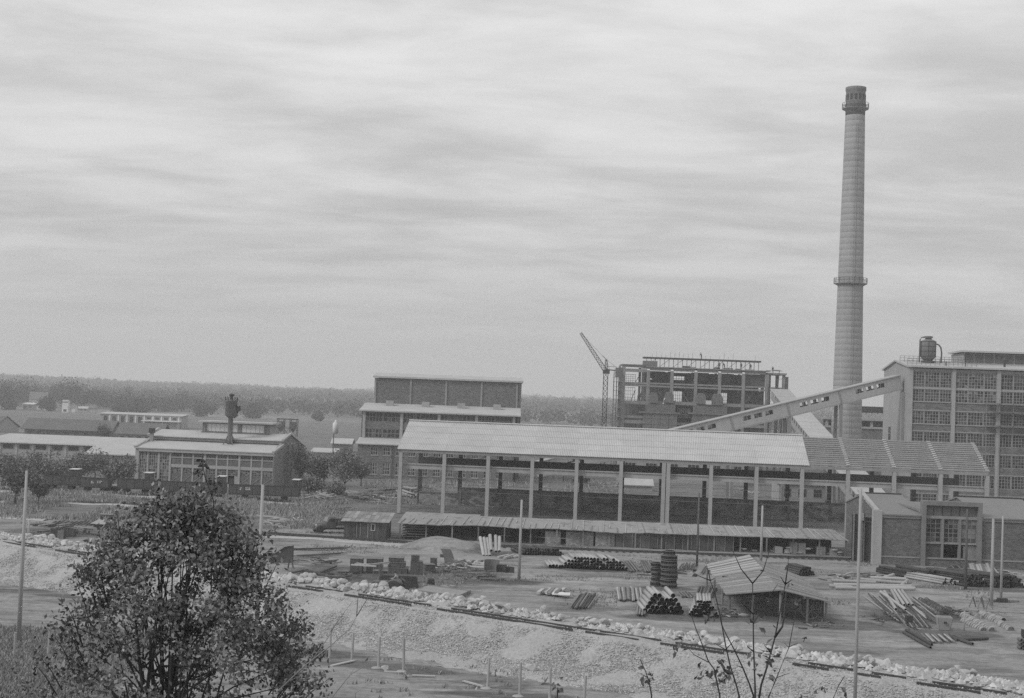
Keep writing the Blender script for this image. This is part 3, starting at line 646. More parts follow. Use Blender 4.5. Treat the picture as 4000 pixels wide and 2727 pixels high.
for i in range(5):
    a_, b_ = cols[i]+.38, cols[i+1]-.38
    for z, hgt in ((T0-.75, .75), (L1, .38), (L1-.75, .42), (L2, .8), (11, .7)): bx('beam', a_, b_, .1, .7, z, z+hgt-.002, PHC, ph)
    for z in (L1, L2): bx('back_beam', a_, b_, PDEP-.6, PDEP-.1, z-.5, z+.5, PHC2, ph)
bx('roof_slab', cols[0]-.6, cols[-1]+.7, -.3, PDEP+.2, T0, T0+.22, PHC, ph)
for zz in (L2-.25,): bx('floor_slab', cols[0]-.3, cols[-1]+.3, .75, PDEP-.75, zz, zz+.2, PHC2, ph)
# back wall: dark infill with open window grids
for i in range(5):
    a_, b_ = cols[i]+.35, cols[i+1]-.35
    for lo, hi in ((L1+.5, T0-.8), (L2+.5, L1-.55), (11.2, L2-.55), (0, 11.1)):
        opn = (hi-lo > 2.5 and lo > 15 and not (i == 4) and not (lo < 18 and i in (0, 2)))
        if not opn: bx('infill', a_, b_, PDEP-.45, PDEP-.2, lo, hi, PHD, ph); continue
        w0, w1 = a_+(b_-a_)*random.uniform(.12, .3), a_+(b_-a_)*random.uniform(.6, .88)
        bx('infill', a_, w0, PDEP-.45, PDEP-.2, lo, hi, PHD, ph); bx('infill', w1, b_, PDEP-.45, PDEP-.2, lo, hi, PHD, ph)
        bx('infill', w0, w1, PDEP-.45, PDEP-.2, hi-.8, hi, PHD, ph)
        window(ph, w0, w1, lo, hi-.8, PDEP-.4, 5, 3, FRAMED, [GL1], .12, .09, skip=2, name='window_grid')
# dark bins hanging inside the upper storey
for i, x in enumerate((qx(630), qx(1120), qx(1400))):
    m = MB(); m.lathe([(.8, L1+.9), (2.0, L1+1.8), (2.0, T0-.85)], 16); m.build('bin', RUST, ph, True, (x, 5, 0))
# left bay, taller pair of columns, slabs
c0 = qx(240)
for dx, wd in ((-1.0, .35), (0, .55)): bx('column', c0+dx-wd, c0+dx+wd-.2, .0, .9, 0, T0+.1+(0 if dx else .2), PHC, ph)
bx('back_column', c0-.3, c0+.3, PDEP-.6, PDEP, 0, T0, PHC2, ph); bx('back_column', c0+4.4, c0+5.0, 8, 8.6, 0, T0, PHC2, ph)
for y0, y1 in ((243, 268), (285, 320), (432, 452), (460, 475), (640, 672), (802, 830), (852, 890)):
    bx('beam', c0+.35, cols[0]-.38, .05, .75, qz(380, y1), qz(380, y0), PHC, ph)
for y0, y1 in ((430, 470), (640, 680)): bx('back_beam', c0+.3, cols[0]-.3, PDEP-.6, PDEP-.1, qz(380, y1), qz(380, y0), PHC2, ph)
for lo, hi in ((L1+.3, T0-1.6), (L2+.5, L1-.8)): window(ph, c0+.5, c0+4.2, lo, hi, PDEP-.5, 6, 4, FRAMED, [GL1], .12, .08, skip=2, name='window_grid')
bx('infill', c0+.4, cols[0]-.4, PDEP-.5, PDEP-.2, 0, L2-.3, PHD, ph); bx('infill', c0+.4, cols[0]-.4, 3, 3.2, 12.6, L2-.35, PHC2, ph)
bx('deck', qx(215), qx(500), -.2, 9, T0+.35, T0+.6, WOOD, ph); bx('deck_box', qx(452), qx(605), -.1, 3, T0+.24, qz(530, 198), PHC2, ph)
# right set-back portion
rx = [qx(v) for v in (1890, 2052)]
for x in rx: bx('column', x-.35, x+.35, 5, 5.7, 0, T0-.6, PHC, ph); bx('back_column', x-.35, x+.35, PDEP-.6, PDEP, 0, T0-.6, PHC2, ph)
bx('roof_slab', cols[-1]+.72, rx[1]+.6, 4.5, PDEP, T0-.6, T0-.15, PHC, ph); bx('beam', rx[0]+.35, rx[1]-.35, 5.05, 5.65, L1-.3, L1+.3, PHC, ph); bx('infill', cols[-1]+.5, rx[0]-.4, 5.2, 5.4, 12, T0-.62, PHD, ph)
bx('stub_column', qx(2080), qx(2110), 6, 6.8, 0, qz(2095, 370), PHC2, ph)
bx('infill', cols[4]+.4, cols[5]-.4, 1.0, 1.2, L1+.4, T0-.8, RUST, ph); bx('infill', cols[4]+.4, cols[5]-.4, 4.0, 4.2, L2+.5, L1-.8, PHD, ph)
# boiler blocks and platform
for x0, x1, y0, y1, cn in ((462, 838, 772, 965, 6), (1000, 1408, 785, 972, 7)):
    bx('platform', qx(x0)-.9, qx(x1)+.6, -1.6, 1.4, qz(x0, y0)-.02, qz(x0, y0)+.4, PHC2, ph)
    z1, z0 = qz(x0, y0)-.04, 3.0
    for r_ in range(7):
        for k in range(cn//2+1):
            u0 = qx(x0)+(qx(x1)-qx(x0))*k/(cn//2+1); u1 = qx(x0)+(qx(x1)-qx(x0))*(k+1)/(cn//2+1)
            zt = z1-1.42*r_
            bx('facing_block', u0+.04, u1-.04, -1.2-random.uniform(0, .06), .0, zt-1.36, zt, PHC2, ph)
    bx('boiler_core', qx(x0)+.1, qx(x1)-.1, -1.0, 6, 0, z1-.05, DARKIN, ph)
    bx('upper_duct', qx(x0)+.6, qx(x1)-.5, -.6, 1.8, qz(x0, y0)+.42, L2-.05, STEELM, ph)
bx('infill', qx(838)+.1, qx(1000)-.1, 3, 3.3, 0, L2-.3, PHD, ph); window(ph, qx(845), qx(990), 12.9, 15.2, .9, 6, 3, FRAMED, GLS, .1, .08)
for i in (3, 4):
    a_, b_ = cols[i]+.4, cols[i+1]-.4; bx('infill', a_, b_, .8, 1.0, 0, 13.3, PHD, ph); window(ph, a_, (a_+b_)/2-.1, 13.35, 15.9, .8, 4, 3, FRAMED, [GL1], .1, .08); window(ph, (a_+b_)/2+.1, b_, 13.35, 15.9, .8, 4, 3, FRAMED, [GL1], .1, .08)
# hoppers on the floor: boxes with bevelled shoulders
for x0, x1, y0, y1 in ((525, 620, 545, 660), (700, 792, 538, 660), (1045, 1150, 553, 672), (1220, 1336, 560, 684)):
    u0, u1, z0, z1 = qx(x0), qx(x1), qz(x0, y1)+.02, qz(x0, y0); w = u1-u0
    m = MB(); pr_ = [(u0, z0), (u1, z0), (u1, z0+(z1-z0)*.65), (u1-w*.25, z1), (u0+w*.2, z1), (u0, z0+(z1-z0)*.65)]
    m.add([(x, y, z) for y in (-.9, 1.0) for x, z in pr_], [tuple(range(6)), tuple(reversed(range(6, 12)))]+[(i, 6+i, 6+(i+1) % 6, (i+1) % 6) for i in range(6)]); me_ = m.mesh('hopper', STEELM); fixn(me_); link('hopper', me_, ph)
bx('notice_board', qx(1146), qx(1210), -1.05, -.98, qz(1180, 680), qz(1180, 636), WHITE, ph)
# truss deck and reinforcement sticks on the roof
y0 = 1.0; tx0, tx1 = qx(450), qx(1752); tz0, tz1 = qz(450, 168), qz(1752, 205)
tz = (tz0+tz1)/2
m = MB(); m.box(tx0, tx1, -.2, 3.0, tz-.12, tz+.28); m.build('top_deck', WOODD, ph)
for k in range(26):
    x = tx0+.8+k*(tx1-tx0-1.4)/25; bx('prop', x-.07, x+.07, .1, .24, T0+.22, tz-.12, STEELM, ph)
    if k % 3 == 0 and k < 24:
        m = MB(); m.beam((x, .17, T0+.3), (x+2.3, .17, tz-.2), .10); m.build('brace', STEELM, ph)
    if random.random() < .8:
        m = MB(); m.beam((x+.3, .5, tz+.25), (x+.3+random.uniform(-.1, .1), .5, tz+random.uniform(.9, 2.0)), .05); m.build('starter_bar', STEEL, ph)
# scaffold on the left
m = MB()
for x in (qx(128), qx(160), qx(205)):
    for y in (-1.2, .4): m.beam((x, y, 0), (x, y, qz(150, 300)+random.uniform(-2, 1)), .12)
for k in range(11): z = 1.5+k*2.2; m.box(qx(120), qx(215), -1.3, .5, z, z+.08); m.beam((qx(120), -1.25, z+1), (qx(215), -1.25, z+1), .07)
m.build('scaffold', WOOD, ph)
for (x0, y0_, x1, y1_) in ((870, 500, 965, 655), (585, 480, 670, 585), (1110, 500, 1180, 600), (1700, 540, 1580, 660), (1580, 540, 1640, 610), (1440, 560, 1480, 470)):
    m = MB(); m.beam((qx(x0), 1.5, qz(x0, y0_)), (qx(x1), .3, qz(x1, y1_)), .14); m.build('strut', STEELM, ph)
m = MB(); m.tube([(qx(680), -.5, L2+.1), (qx(690), -.5, L2+1.2), (qx(720), -.5, L2+2)], .2, 6); m.build('vent_pipe', WHITE, ph)
# scaffold poles, planks and a ragged right edge
sr = random.Random(9)
for k in range(26):
    x = sr.uniform(qx(1790), qx(2110)); z0 = sr.uniform(3, 18); MB().beam((x, sr.uniform(-1.2, 4), z0), (x+sr.uniform(-.4, .4), sr.uniform(-1.2, 4), min(T0+.6, z0+sr.uniform(5, 10))), .13).build('scaffold_pole', WOODD, ph)
for k in range(14):
    x = sr.uniform(qx(1800), qx(2030)); z0 = sr.uniform(8, T0-1); MB().beam((x, -.9, z0), (x+sr.uniform(1.5, 4), -.9, z0+sr.uniform(-.3, .3)), .25, .08).build('scaffold_plank', WOOD, ph)
for k in range(22):
    x = sr.uniform(qx(260), qx(1800)); z0 = sr.choice((L2+.1, L2+.1, L1+.4)); MB().beam((x, 1.2, z0), (x+sr.uniform(-1.4, 1.4), 2.2, z0+sr.uniform(1.5, 3.8)), .12).build('prop', WOODD, ph)
for k in range(16):
    x = sr.uniform(qx(540), qx(1750)); w = sr.uniform(.5, 1.8); bx('floor_clutter', x, x+w, .9, 2.2, L2+.02, L2+sr.uniform(.3, 1.0), sr.choice((WOODD, PHC2, STEELM)), ph)
for k in range(12):
    x = sr.uniform(qx(230), qx(2000)); bx('roof_clutter', x, x+sr.uniform(.6, 2.2), .1, 2.0, T0+.24, T0+.24+sr.uniform(.1, .45), sr.choice((WOOD, WOODD, WOODL)), ph)
for i in range(5): bx('middle_infill', cols[i]+.4, cols[i+1]-.4-(1.2 if i % 2 else 0), 7.2, 7.45, L1+.4, L1+sr.uniform(1.2, 2.4), PHD, ph)
# ------------------------------------------------------------------ tower crane
cb = P(2363, 1560, 345); cr_ = thing('tower_crane', 'slim lattice tower crane with raised jib left of the power house', 'crane', (cb.x, 345, 0))
def lattice(m, a, b, w, n, r=.06, w2=None):
    a = Vector(a); b = Vector(b); d = (b-a); u = d.normalized(); s_ = u.cross(Vector((0, 1, 0))).normalized(); t = u.cross(s_).normalized(); w2 = w2 or w
    C = lambda k, i: a+d*(k/n)+(s_*(1 if i in (1, 2) else -1)+t*(1 if i in (2, 3) else -1))*(w+(w2-w)*k/n)/2
    for i in range(4):
        m.beam(C(0, i), C(n, i), r*1.7)
        for k in range(n):
            j = (i+1) % 4; m.beam(C(k, i), C(k+1, j), r); m.beam(C(k, j), C(k+1, i), r); m.beam(C(k, i), C(k, j), r)
mz = P(2365, 1455, 345).z
m = MB(); lattice(m, (0, 0, 0), (0, 0, mz), 1.05, 18); m.build('mast', STEEL, cr_)
tip = P(2268, 1300, 345)-cr_.location; head = P(2368, 1404, 345)-cr_.location; ft = Vector((0, 0, mz+.2))
m = MB(); lattice(m, (0, -.2, mz+.2), tip, 1.0, 15, .05, .55); m.build('jib', STEEL, cr_)
m = MB(); lattice(m, (.15, 0, mz-.2), (head.x, 0, head.z), .9, 4, .06, .4); m.build('head_frame', STEEL, cr_)
m = MB(); m.box(-.7, .9, -.7, .7, mz-.3, mz+.6); m.build('cab', STEEL, cr_)
cj = P(2408, 1448, 345)-cr_.location
m = MB(); m.beam((0, 0, cj.z+.2), (cj.x, 0, cj.z), .25).beam((0, 0, cj.z+1), (cj.x, 0, cj.z+.9), .1); m.build('counter_jib', STEEL, cr_)
bx('counterweight', cj.x-.2, cj.x+1.6, -.6, .6, cj.z-1.6, cj.z+.7, STEELM, cr_)
m = MB(); m.beam(tip, (head.x-1.0, 0, head.z+.9), .05).beam((head.x-1.0, 0, head.z+.9), (head.x, 0, head.z), .12).beam((head.x, 0, head.z), (cj.x+.5, 0, cj.z+.4), .05).beam((head.x, 0, head.z), (cj.x-1.5, 0, cj.z), .05); m.build('tie_rope', STEEL, cr_)
# ------------------------------------------------------------------ block behind the chimney foot
q0 = P(3225, 1700, 332); q1 = P(3475, 1700, 332); bb = thing('unfinished_block', 'low unfinished concrete block with dark parapet seen behind the chimney foot', 'building', (q0.x, 332, 0))
w = q1.x-q0.x; zf = lambda y: P(3400, y, 332).z
bx('lower_wall', 0, w, 0, .4, 0, zf(1676), BRICK, bb); bx('ledge', -.2, w+.2, -.3, .4, zf(1675), zf(1668), CONC, bb)
for k in range(5): bx('column', k*w/4.3, k*w/4.3+.6, .05, .5, zf(1668), zf(1645), CONC, bb)
bx('inner_wall', .1, w, 3, 3.3, zf(1668), zf(1640), BRICKD, bb); bx('upper_slab', -.3, w+.2, -.4, 8, zf(1644), zf(1634), CONC, bb)
bx('parapet', w*.5, w, 3, 3.4, zf(1613), zf(1588), STEEL, bb)
for k in range(6): bx('post', w*.5+k*1.3, w*.5+k*1.3+.25, 3.1, 3.3, zf(1634), zf(1612), CONC, bb)
bx('plank_pile', w*.52, w*.9, .5, 2, zf(1633), zf(1629), WOODL, bb)
# ------------------------------------------------------------------ workshop on the left
wo_ = P(524, 1902, 232.5); wz_ = R(-6); ws = thing('workshop', 'two-storey concrete framed workshop with stepped flat roof and roof lantern on the left', 'building', (wo_.x, wo_.y, 0), wz_)
WL = 23.0; WE = 5.95; WD = 20.0
lw = lambda x: (x-150)/71.0
bx('corner_pier', 0, .62, -.15, .5, 0, WE-.0, CONC, ws)
for k, (a_, b_) in enumerate(((180, 292), (308, 420), (440, 556))):
    x0, x1 = max(.64, lw(a_)), lw(b_); window(ws, x0, x1, .35, WE-.65, .05, 4, 9, FRAME, [GL1, GL2, GL3, GL2], .1, .06)
    bx('mullion_pier', x1+.01, lw((292+14, 420+20, 556+20)[k]), -.05, .4, 0, WE-.5, CONC, ws); bx('plinth', x0, x1, 0, .3, 0, .34, CONC2, ws)
bays = ((580, 965), (988, 1374), (1398, 1780))
for bi, (a_, b_) in enumerate(bays):
    x0, x1 = lw(a_), lw(b_); w = (x1-x0)/3
    bx('column', x1, x1+.33, -.06, .4, 0, WE-.5, CONC, ws) if bi < 2 else None
    for k in range(3):
        u0, u1 = x0+w*k, x0+w*(k+1)
        if k: bx('mullion_pier', u0-.12, u0+.12, .0, .35, 0, WE-.62, CONC, ws)
        i0, i1 = u0+(.12 if k else 0), u1-(.12 if k < 2 else 0)
        window(ws, i0, i1, 4.66, WE-.65, .1, 4, 2, FRAMED, [GL1, GL1, GL2], .1, .06)
        bx('brick_band', i0, i1, .06, .3, 3.48, 4.5, BRICKF, ws)
        window(ws, i0, i1, 1.95, 2.92, .1, 4, 3, FRAMED, [GL1, GL2, GL3], .1, .06)
        if bi == 1 and k == 2:
            bx('door', i0+.25, i1-.6, .05, .12, .02, 1.55, STEEL, ws); bx('panel', i1-.58, i1, .08, .3, 0, 1.9, PLAST, ws)
        elif bi == 1: window(ws, i0, i1, .75, 1.85, .1, 4, 3, FRAMED, [GL1, GL2, GL2], .1, .06)
        else:
            bx('panel', i0, i1, .1, .3, .62, 1.9, BRICKF, ws)
            m = MB(); m.beam((i0+.1, .07, .7), (i1-.1, .07, 1.8), .07); m.build('brace', CONC2, ws)
    bx('sill_beam', x0, x1, -.03, .28, 4.5, 4.64, CONC, ws); bx('floor_beam', x0, x1, -.01, .3, 2.95, 3.47, CONC, ws); bx('plinth', x0, x1, -.02, .3, 0, .6, PLAST, ws)
bx('corner_pier', lw(1780), WL, -.1, .5, 0, WE-.3, CONC2, ws)
bx('eave_beam', .6, WL+.1, -.35, .45, WE-.6, WE-.14, CONC, ws)
m = MB(); gp_ = [(.52, 0), (WD, 0), (WD, 6.2), (12.5, 8.3), (10, 8.9), (.52, WE-.1)]; m.prism(gp_, WL-.42, WL-.06); o = m.build('gable_wall', M('pale_brick', 0.21, 0.1, 0.4, brick=(.4, .15, 1.1), fine=.06), ws); fixn(o.data)
m = MB(); m.prism(gp_, .1, .45); o = m.build('gable_wall', PLAST, ws); fixn(o.data)
for (y0, n) in ((8.0, 1), (10.6, 1)):
    m = MB(); m.box(WL-.05, WL+.03, y0, y0+1.7, 1.2, 7.2); w = m.build('gable_window', FRAME, ws)
    for u in range(2):
        for v in range(6): bx('pane', WL+.035, WL+.05, y0+.12+u*.78, y0+.8+u*.78, 1.3+v*.97, 2.15+v*.97, GL2 if (u+v) % 2 else GL1, w)
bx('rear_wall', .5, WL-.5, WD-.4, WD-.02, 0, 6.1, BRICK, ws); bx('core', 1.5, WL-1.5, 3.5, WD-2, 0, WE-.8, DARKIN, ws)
m = MB(); m.slab([(-.1, -.45, WE), (WL+.2, -.45, WE), (WL+.2, 5.6, 7.0), (-.1, 5.6, 7.0)], .15); m.build('lower_roof', FELT, ws)
bx('roof_step', .0, WL+.1, 5.6, 5.95, 6.7, 7.62, CONC2, ws); bx('step_flashing', .0, WL+.1, 5.5, 5.6, 7.05, 7.18, STEEL, ws)
m = MB(); m.slab([(-.1, 5.35, 7.75), (WL+.2, 5.35, 7.75), (WL+.2, 10.2, 8.75), (-.1, 10.2, 8.75)], .12); m.slab([(-.1, 10.21, 8.75), (WL+.2, 10.21, 8.75), (WL+.2, WD+.4, 6.4), (-.1, WD+.4, 6.4)], .12); m.build('upper_roof', FELT, ws)
for x in (-.12, WL-.1):
    m = MB(); m.beam((x+.15, -.45, WE+.1), (x+.15, 5.5, 7.12), .4, .28).beam((x+.15, 5.3, 7.85), (x+.15, 10.2, 8.87), .4, .28); m.build('parapet', CONC, ws)
bx('stub_chimney', .6, 1.15, 4.4, 4.9, 6.8, 8.2, CONC2, ws); bx('chimney_cap', .45, 1.3, 4.25, 5.05, 8.21, 9.0, STEEL, ws)
lm = MB(); lm.box(8.0, 19.6, 9.5, 13.5, 8.3, 10.2); lo_ = lm.build('roof_lantern', PLAST, ws)
for k in range(13): bx('lantern_pane', 8.75+k*.76, 8.75+k*.76+.71, 9.42, 9.49, 8.75, 10.0, WHITE if k != 7 else GL3, lo_)
for x in (8.05, 8.45, 18.9, 19.4): bx('lantern_post', x, x+.14, 9.05, 9.2, 8.5, 10.2, STEELM, lo_)
m = MB(); m.slab([(7.3, 8.7, 10.5), (20.3, 8.7, 10.5), (20.3, 14.2, 10.5), (7.3, 14.2, 10.5)], .26); m.build('lantern_roof', FELT, lo_)
bx('lantern_base', 7.9, 19.7, 8.9, 9.4, 8.2, 8.66, STEELM, lo_)
# cyclone stack on that roof
cy_ = P(897, 1736, 236); cs = thing('cyclone_stack', 'dark steel cyclone drum on a tall stem standing on the workshop roof', 'cyclone', (cy_.x, 236, 6.6))
z0 = 6.6
m = MB(); m.lathe([(.5, 0), (.42, 1.0), (.42, 4.6), (.7, 4.9)], 16); m.build('stem', STEELM, cs, True)
m = MB(); m.lathe([(.6, 4.7), (.98, 5.0), (.98, 7.3), (1.05, 7.35), (1.05, 7.5), (.5, 7.6)], 24); m.build('drum', STEELM, cs, True)
m = MB()
for k in range(10): a = k*.628; m.beam((1.0*math.cos(a), 1.0*math.sin(a), 7.4), (1.05*math.cos(a), 1.05*math.sin(a), 8.05), .10)
m.build('crown_rod', STEEL, cs)
m = MB(); m.lathe([(.25, 7.6), (.25, 8.2), (.45, 8.3), (.45, 8.5), (.1, 8.65)], 12); m.build('cap', STEEL, cs)
m = MB(); m.box(.95, 1.5, -.5, .4, 5.7, 6.6); m.build('inlet_box', STEEL, cs); m = MB(); m.tube([(1.1, 0, 5.7), (1.0, 0, 5.1), (.5, 0, 4.7)], .22, 8); m.build('inlet_pipe', STEELM, cs, True)
m = MB()
for a in (.6, 2.2, 3.7, 5.3): m.beam((.4*math.cos(a), .4*math.sin(a), 1.6), (1.2*math.cos(a), 1.2*math.sin(a), 0.05), .14)
m.build('strut', STEELM, cs); m = MB(); m.box(-1.3, 1.3, -1.2, -1.1, .0, .1).box(-1.3, 1.3, 1.0, 1.1, .0, .1); m.build('base_frame', STEEL, cs)
# ------------------------------------------------------------------ freight train in front of the workshop
WAG = M('wagon_paint', 0.075, 0.2, 0.6, rough=0.7, streak=0.15)
def text_marks(m, x, z, rows):
    for r_, w in enumerate(rows):
        u = x
        while u < x+w: l_ = random.choice((.10, .14, .18)); m.box(u, u+l_, -.03, -.005, z-r_*.22, z-r_*.22+.12); u += l_+.05
def wagon(pxa, pxb, pyb, label, cab=None, marks=None, h=1.25, flat=False):
    a_ = G(pxa, pyb-(pxb-pxa)*.5*.0367, 0.0); b_ = G(pxb, pyb+(pxb-pxa)*.5*.0367, 0.0); Yc = (a_.y+b_.y)/2; xa = (pxa-2000)/FPX*Yc; xb = (pxb-2000)/FPX*Yc
    t = thing('freight_wagon', label, 'wagon', (xa, Yc, .12), 0, 'freight wagons in front of the workshop'); w = xb-xa
    bx('underframe', 0, w, 0, 2.2, .62, .82, STEEL, t)
    for x in (w*.22, w*.78):
        for y in (.3, 1.9):
            m = MB(); m.tube([(x, y-.05, .38), (x, y+.05, .38)], .38, 14); m.build('wheel', STEEL, t)
    if not flat:
        bx('body_core', .08, w-.08, .06, 2.12, .83, .83+h*.92, STEEL, t)
        n = max(2, int(w/1.1))
        for k in range(n): bx('side_plank', w*k/n+.05, w*(k+1)/n-.02, 0, .055, .83, .83+h, WAG, t); bx('stanchion', w*k/n, w*k/n+.05, -.05, .055, .7, .83+h, WAG, t)
        bx('end_board', 0, .055, .06, 2.15, .83, .83+h, WAG, t); bx('end_board', w-.055, w, .06, 2.15, .83, .83+h, WAG, t); bx('top_rail', -.03, w+.03, -.06, .08, .83+h, .83+h+.08, STEEL, t)
    else: bx('deck', 0, w, -.02, 2.25, .83, .95, WOODL, t)
    if cab:
        bx('brake_cabin', cab[0]*w, cab[1]*w, .2, 1.9, .835, .83+h+.95, WAG, t); bx('cabin_roof', cab[0]*w-.12, cab[1]*w+.12, .05, 2.05, .83+h+.955, .83+h+1.05, WHITE, t); bx('cabin_door', cab[0]*w+.25, cab[1]*w-.25, .16, .195, .9, .83+h+.7, STEEL, t)
    if marks:
        m = MB()
        for x, z, rows in marks: text_marks(m, x*w, .83+z*h, rows)
        m.build('lettering', WHITE, t)
    return t
wagon(196, 327, 1917, 'short dark freight wagon under the trees with brake cabin at its right end', (.76, .99))
wagon(336, 448, 1927, 'short dark open wagon with white lettering left of the workshop', None, [(.4, .55, (.3, .25)), (.62, .6, (.6, .45))])
wagon(434, 484, 1926, 'low flat wagon with pale deck between two open wagons', flat=True)
wagon(483, 615, 1932, 'dark open wagon with brake cabin before the glazed corner of the workshop', (.78, .99))
wagon(626, 900, 1944, 'long dark open wagon mostly behind the bush top, cabin at its right end', (.9, .995))
wagon(917, 1190, 1958, 'long dark open wagon with white lettering right of the workshop door', (.91, .995), [(.16, .6, (.25, .2)), (.24, .62, (.5, .7))])
rails_line('siding_track', 'railway siding on pale ballast carrying the freight wagons', [(0, 1912), (600, 1936), (1250, 1968)], .0, 1.5, True, 1.2)
rails_line('second_siding', 'empty railway siding in the grass in front of the freight wagons', [(0, 1952), (400, 1966), (900, 1990)], .02, 1.5, True, 1.2)
# pale ballast strips
def strip(name, pts, wd, z, mat):
    p = [G(a, b, 0) for a, b in pts]; m = MB(); V_ = []
    P_ = []
    for a, b in zip(p, p[1:]):
        n = max(2, int((b-a).length/1.5))
        for k in range(n): P_.append(a+(b-a)*(k/n))
    P_.append(p[-1])
    for i, q in enumerate(P_):
        d = (P_[min(i+1, len(P_)-1)]-P_[max(i-1, 0)]); nn = Vector((-d.y, d.x, 0)).normalized(); w1 = wd*(.5+.35*n2d(i, 0, .3, 31)); w2 = wd*(.5+.35*n2d(i, 9, .3, 32))
        V_ += [q+nn*w1+Vector((0, 0, gh(q.x, q.y)-.03)), q+nn*w1*.6+Vector((0, 0, z+gh(q.x, q.y))), q-nn*w2*.6+Vector((0, 0, z+gh(q.x, q.y))), q-nn*w2+Vector((0, 0, gh(q.x, q.y)-.03))]
    F_ = [(4*i+j, 4*i+j+1, 4*i+j+5, 4*i+j+4) for i in range(len(P_)-1) for j in range(3)]
    m.add(V_, F_); return tag(m.build(name, mat), kind='structure')
BAL = M('pale_ballast', 0.38, 0.2, 0.5, bump=.06, bscale=4, fine=.25)
strip('ballast', [(0, 1918), (600, 1942), (1250, 1972)], 3.4, .07, BAL); strip('ballast', [(0, 1958), (400, 1972), (760, 1988)], 2.8, .07, BAL)
strip('ballast', [(0, 2022), (100, 2026), (190, 2032)], 3.0, .10, BAL); strip('ballast', [(600, 2070), (1000, 2091), (1600, 2130)], 2.6, .07, BAL)
strip('path', [(640, 1996), (1000, 2010), (1150, 2040)], 1.6, .05, M('worn_earth', .27, .2, .4, fine=.15))
# ------------------------------------------------------------------ far buildings on the left
def simple_house(name, label, cat, px0, px1, pyb, D, h, dep, wallm, roofm, rise=1.5, wins=0, wz=(.4, .75), over=.4, rz=0, mono=False, gm=GL1, end=None):
    x0 = (px0-2000)/FPX*D; x1 = (px1-2000)/FPX*D; t = thing(name, label, cat, (x0, D, gh(x0, D)-.1), rz); L_ = x1-x0
    bx('front_wall', 0, L_, 0, .3, 0, h, wallm, t); bx('back_wall', 0, L_, dep-.3, dep, 0, h, wallm, t)
    m = MB(); pr_ = [(.301, 0), (dep-.301, 0), (dep-.301, h), (dep/2, h+rise*.97), (.301, h)] if not mono else [(.301, 0), (dep-.301, 0), (dep-.301, h+rise*.95), (.301, h)]
    m.prism(pr_, L_-.3, L_); o = m.build('end_wall', end or wallm, t); fixn(o.data); m = MB(); m.prism(pr_, 0, .3); o = m.build('end_wall', end or wallm, t); fixn(o.data)
    m = MB()
    if mono: m.slab([(-over, -over, h+.02), (L_+over, -over, h+.02), (L_+over, dep+over, h+rise+.05), (-over, dep+over, h+rise+.05)], .16)
    else: m.slab([(-over, -over, h-.1), (L_+over, -over, h-.1), (L_+over, dep/2, h+rise), (-over, dep/2, h+rise)], .18); m.slab([(-over, dep/2+.01, h+rise), (L_+over, dep/2+.01, h+rise), (L_+over, dep+over, h-.1), (-over, dep+over, h-.1)], .18)
    m.build('roof', roofm, t)
    for k in range(wins):
        w = L_/wins; x = w*k; f = fb('window', x+w*.22, x+w*.78, -.05, -.005, h*wz[0], h*wz[1], FRAME, t)
        for u in range(3): bx('pane', x+w*(.25+.175*u), x+w*(.25+.175*u+.15), -.08, -.052, h*wz[0]+.1, h*wz[1]-.1, gm, t)
    return t
DARKROOF = M('dark_tiled_roof', 0.13, .1, .3, fine=.08, bscale=2)
t = simple_house('long_white_building', 'long low pale building with tall windows in the fields beyond the workshop', 'building', 402, 722, 1674, 545, 5.0, 11, WHITE if False else PLAST, FELT, .5, 0, mono=True)
for k in range(9):
    x = 1.5+k*3.3; tall = k < 5; f = fb('window', x, x+1.6, -.06, -.005, .9 if tall else 3.3, 4.3, FRAME, t)
    for u in range(3): bx('pane', x+.1+u*.5, x+.1+u*.5+.42, -.1, -.062, 1.0 if tall else 3.4, 4.2, GL1, f)
    bx('pier', x+2.2, x+2.7, -.2, 0, 0, 4.8, WHITE, t)
bx('porch_roof', 17, 31.5, -4.5, 0, 2.7, 3.0, WHITE, t)
for x in (17.3, 21, 25, 31): bx('porch_post', x, x+.25, -4.3, -4.05, 0, 2.7, CONC, t)
bx('porch_wall', 22, 31, -3, -.3, 0, 2.5, PLAST, t)
simple_house('farm_house', 'white walled farm house half hidden by trees at the far left', 'house', 125, 190, 1606, 800, 6.0, 9, WHITE, TILE, 4.0, 4, rz=R(12))
simple_house('house_annex', 'low white lean-to annex with pale roof beside the farm house', 'house', 102, 140, 1600, 790, 3.2, 6, PLAST, WHITE, .8, 2, mono=True)
t = simple_house('transformer_tower', 'narrow white transformer tower standing in the field left of the long white building', 'tower', 254, 277, 1617, 760, 6.2, 3.0, WHITE, PLAST, .6, 1, (.08, .3), .15); bx('band', -.05, 3.2, -.06, -.006, 5.2, 5.6, STEELM, t)
simple_house('small_white_shed', 'tiny white shed with steep roof right of the transformer tower', 'shed', 292, 305, 1615, 770, 2.6, 5, WHITE, TILE, 1.6, 0, over=.2)
simple_house('field_hut', 'low pale hut behind the small white shed', 'shed', 308, 352, 1614, 790, 2.2, 5, PLAST, FELT, 1.0, 3)
simple_house('tiled_barn', 'long barn with dark tiled roof behind the flat shed at the left', 'barn', 112, 445, 1708, 425, 2.2, 11, BRICK, DARKROOF, 3.0, 9, (.3, .7), .9)
simple_house('tiled_barn', 'shorter dark roofed barn just left of the workshop roof', 'barn', 478, 640, 1716, 405, 2.3, 10, PLAST, DARKROOF, 3.0, 5, (.3, .7), .9)
simple_house('small_gabled_barn', 'small barn with dark gable cut by the left picture edge', 'barn', -60, 24, 1692, 440, 2.0, 9, PLAST, DARKROOF, 3.2, 1, rz=R(-35))
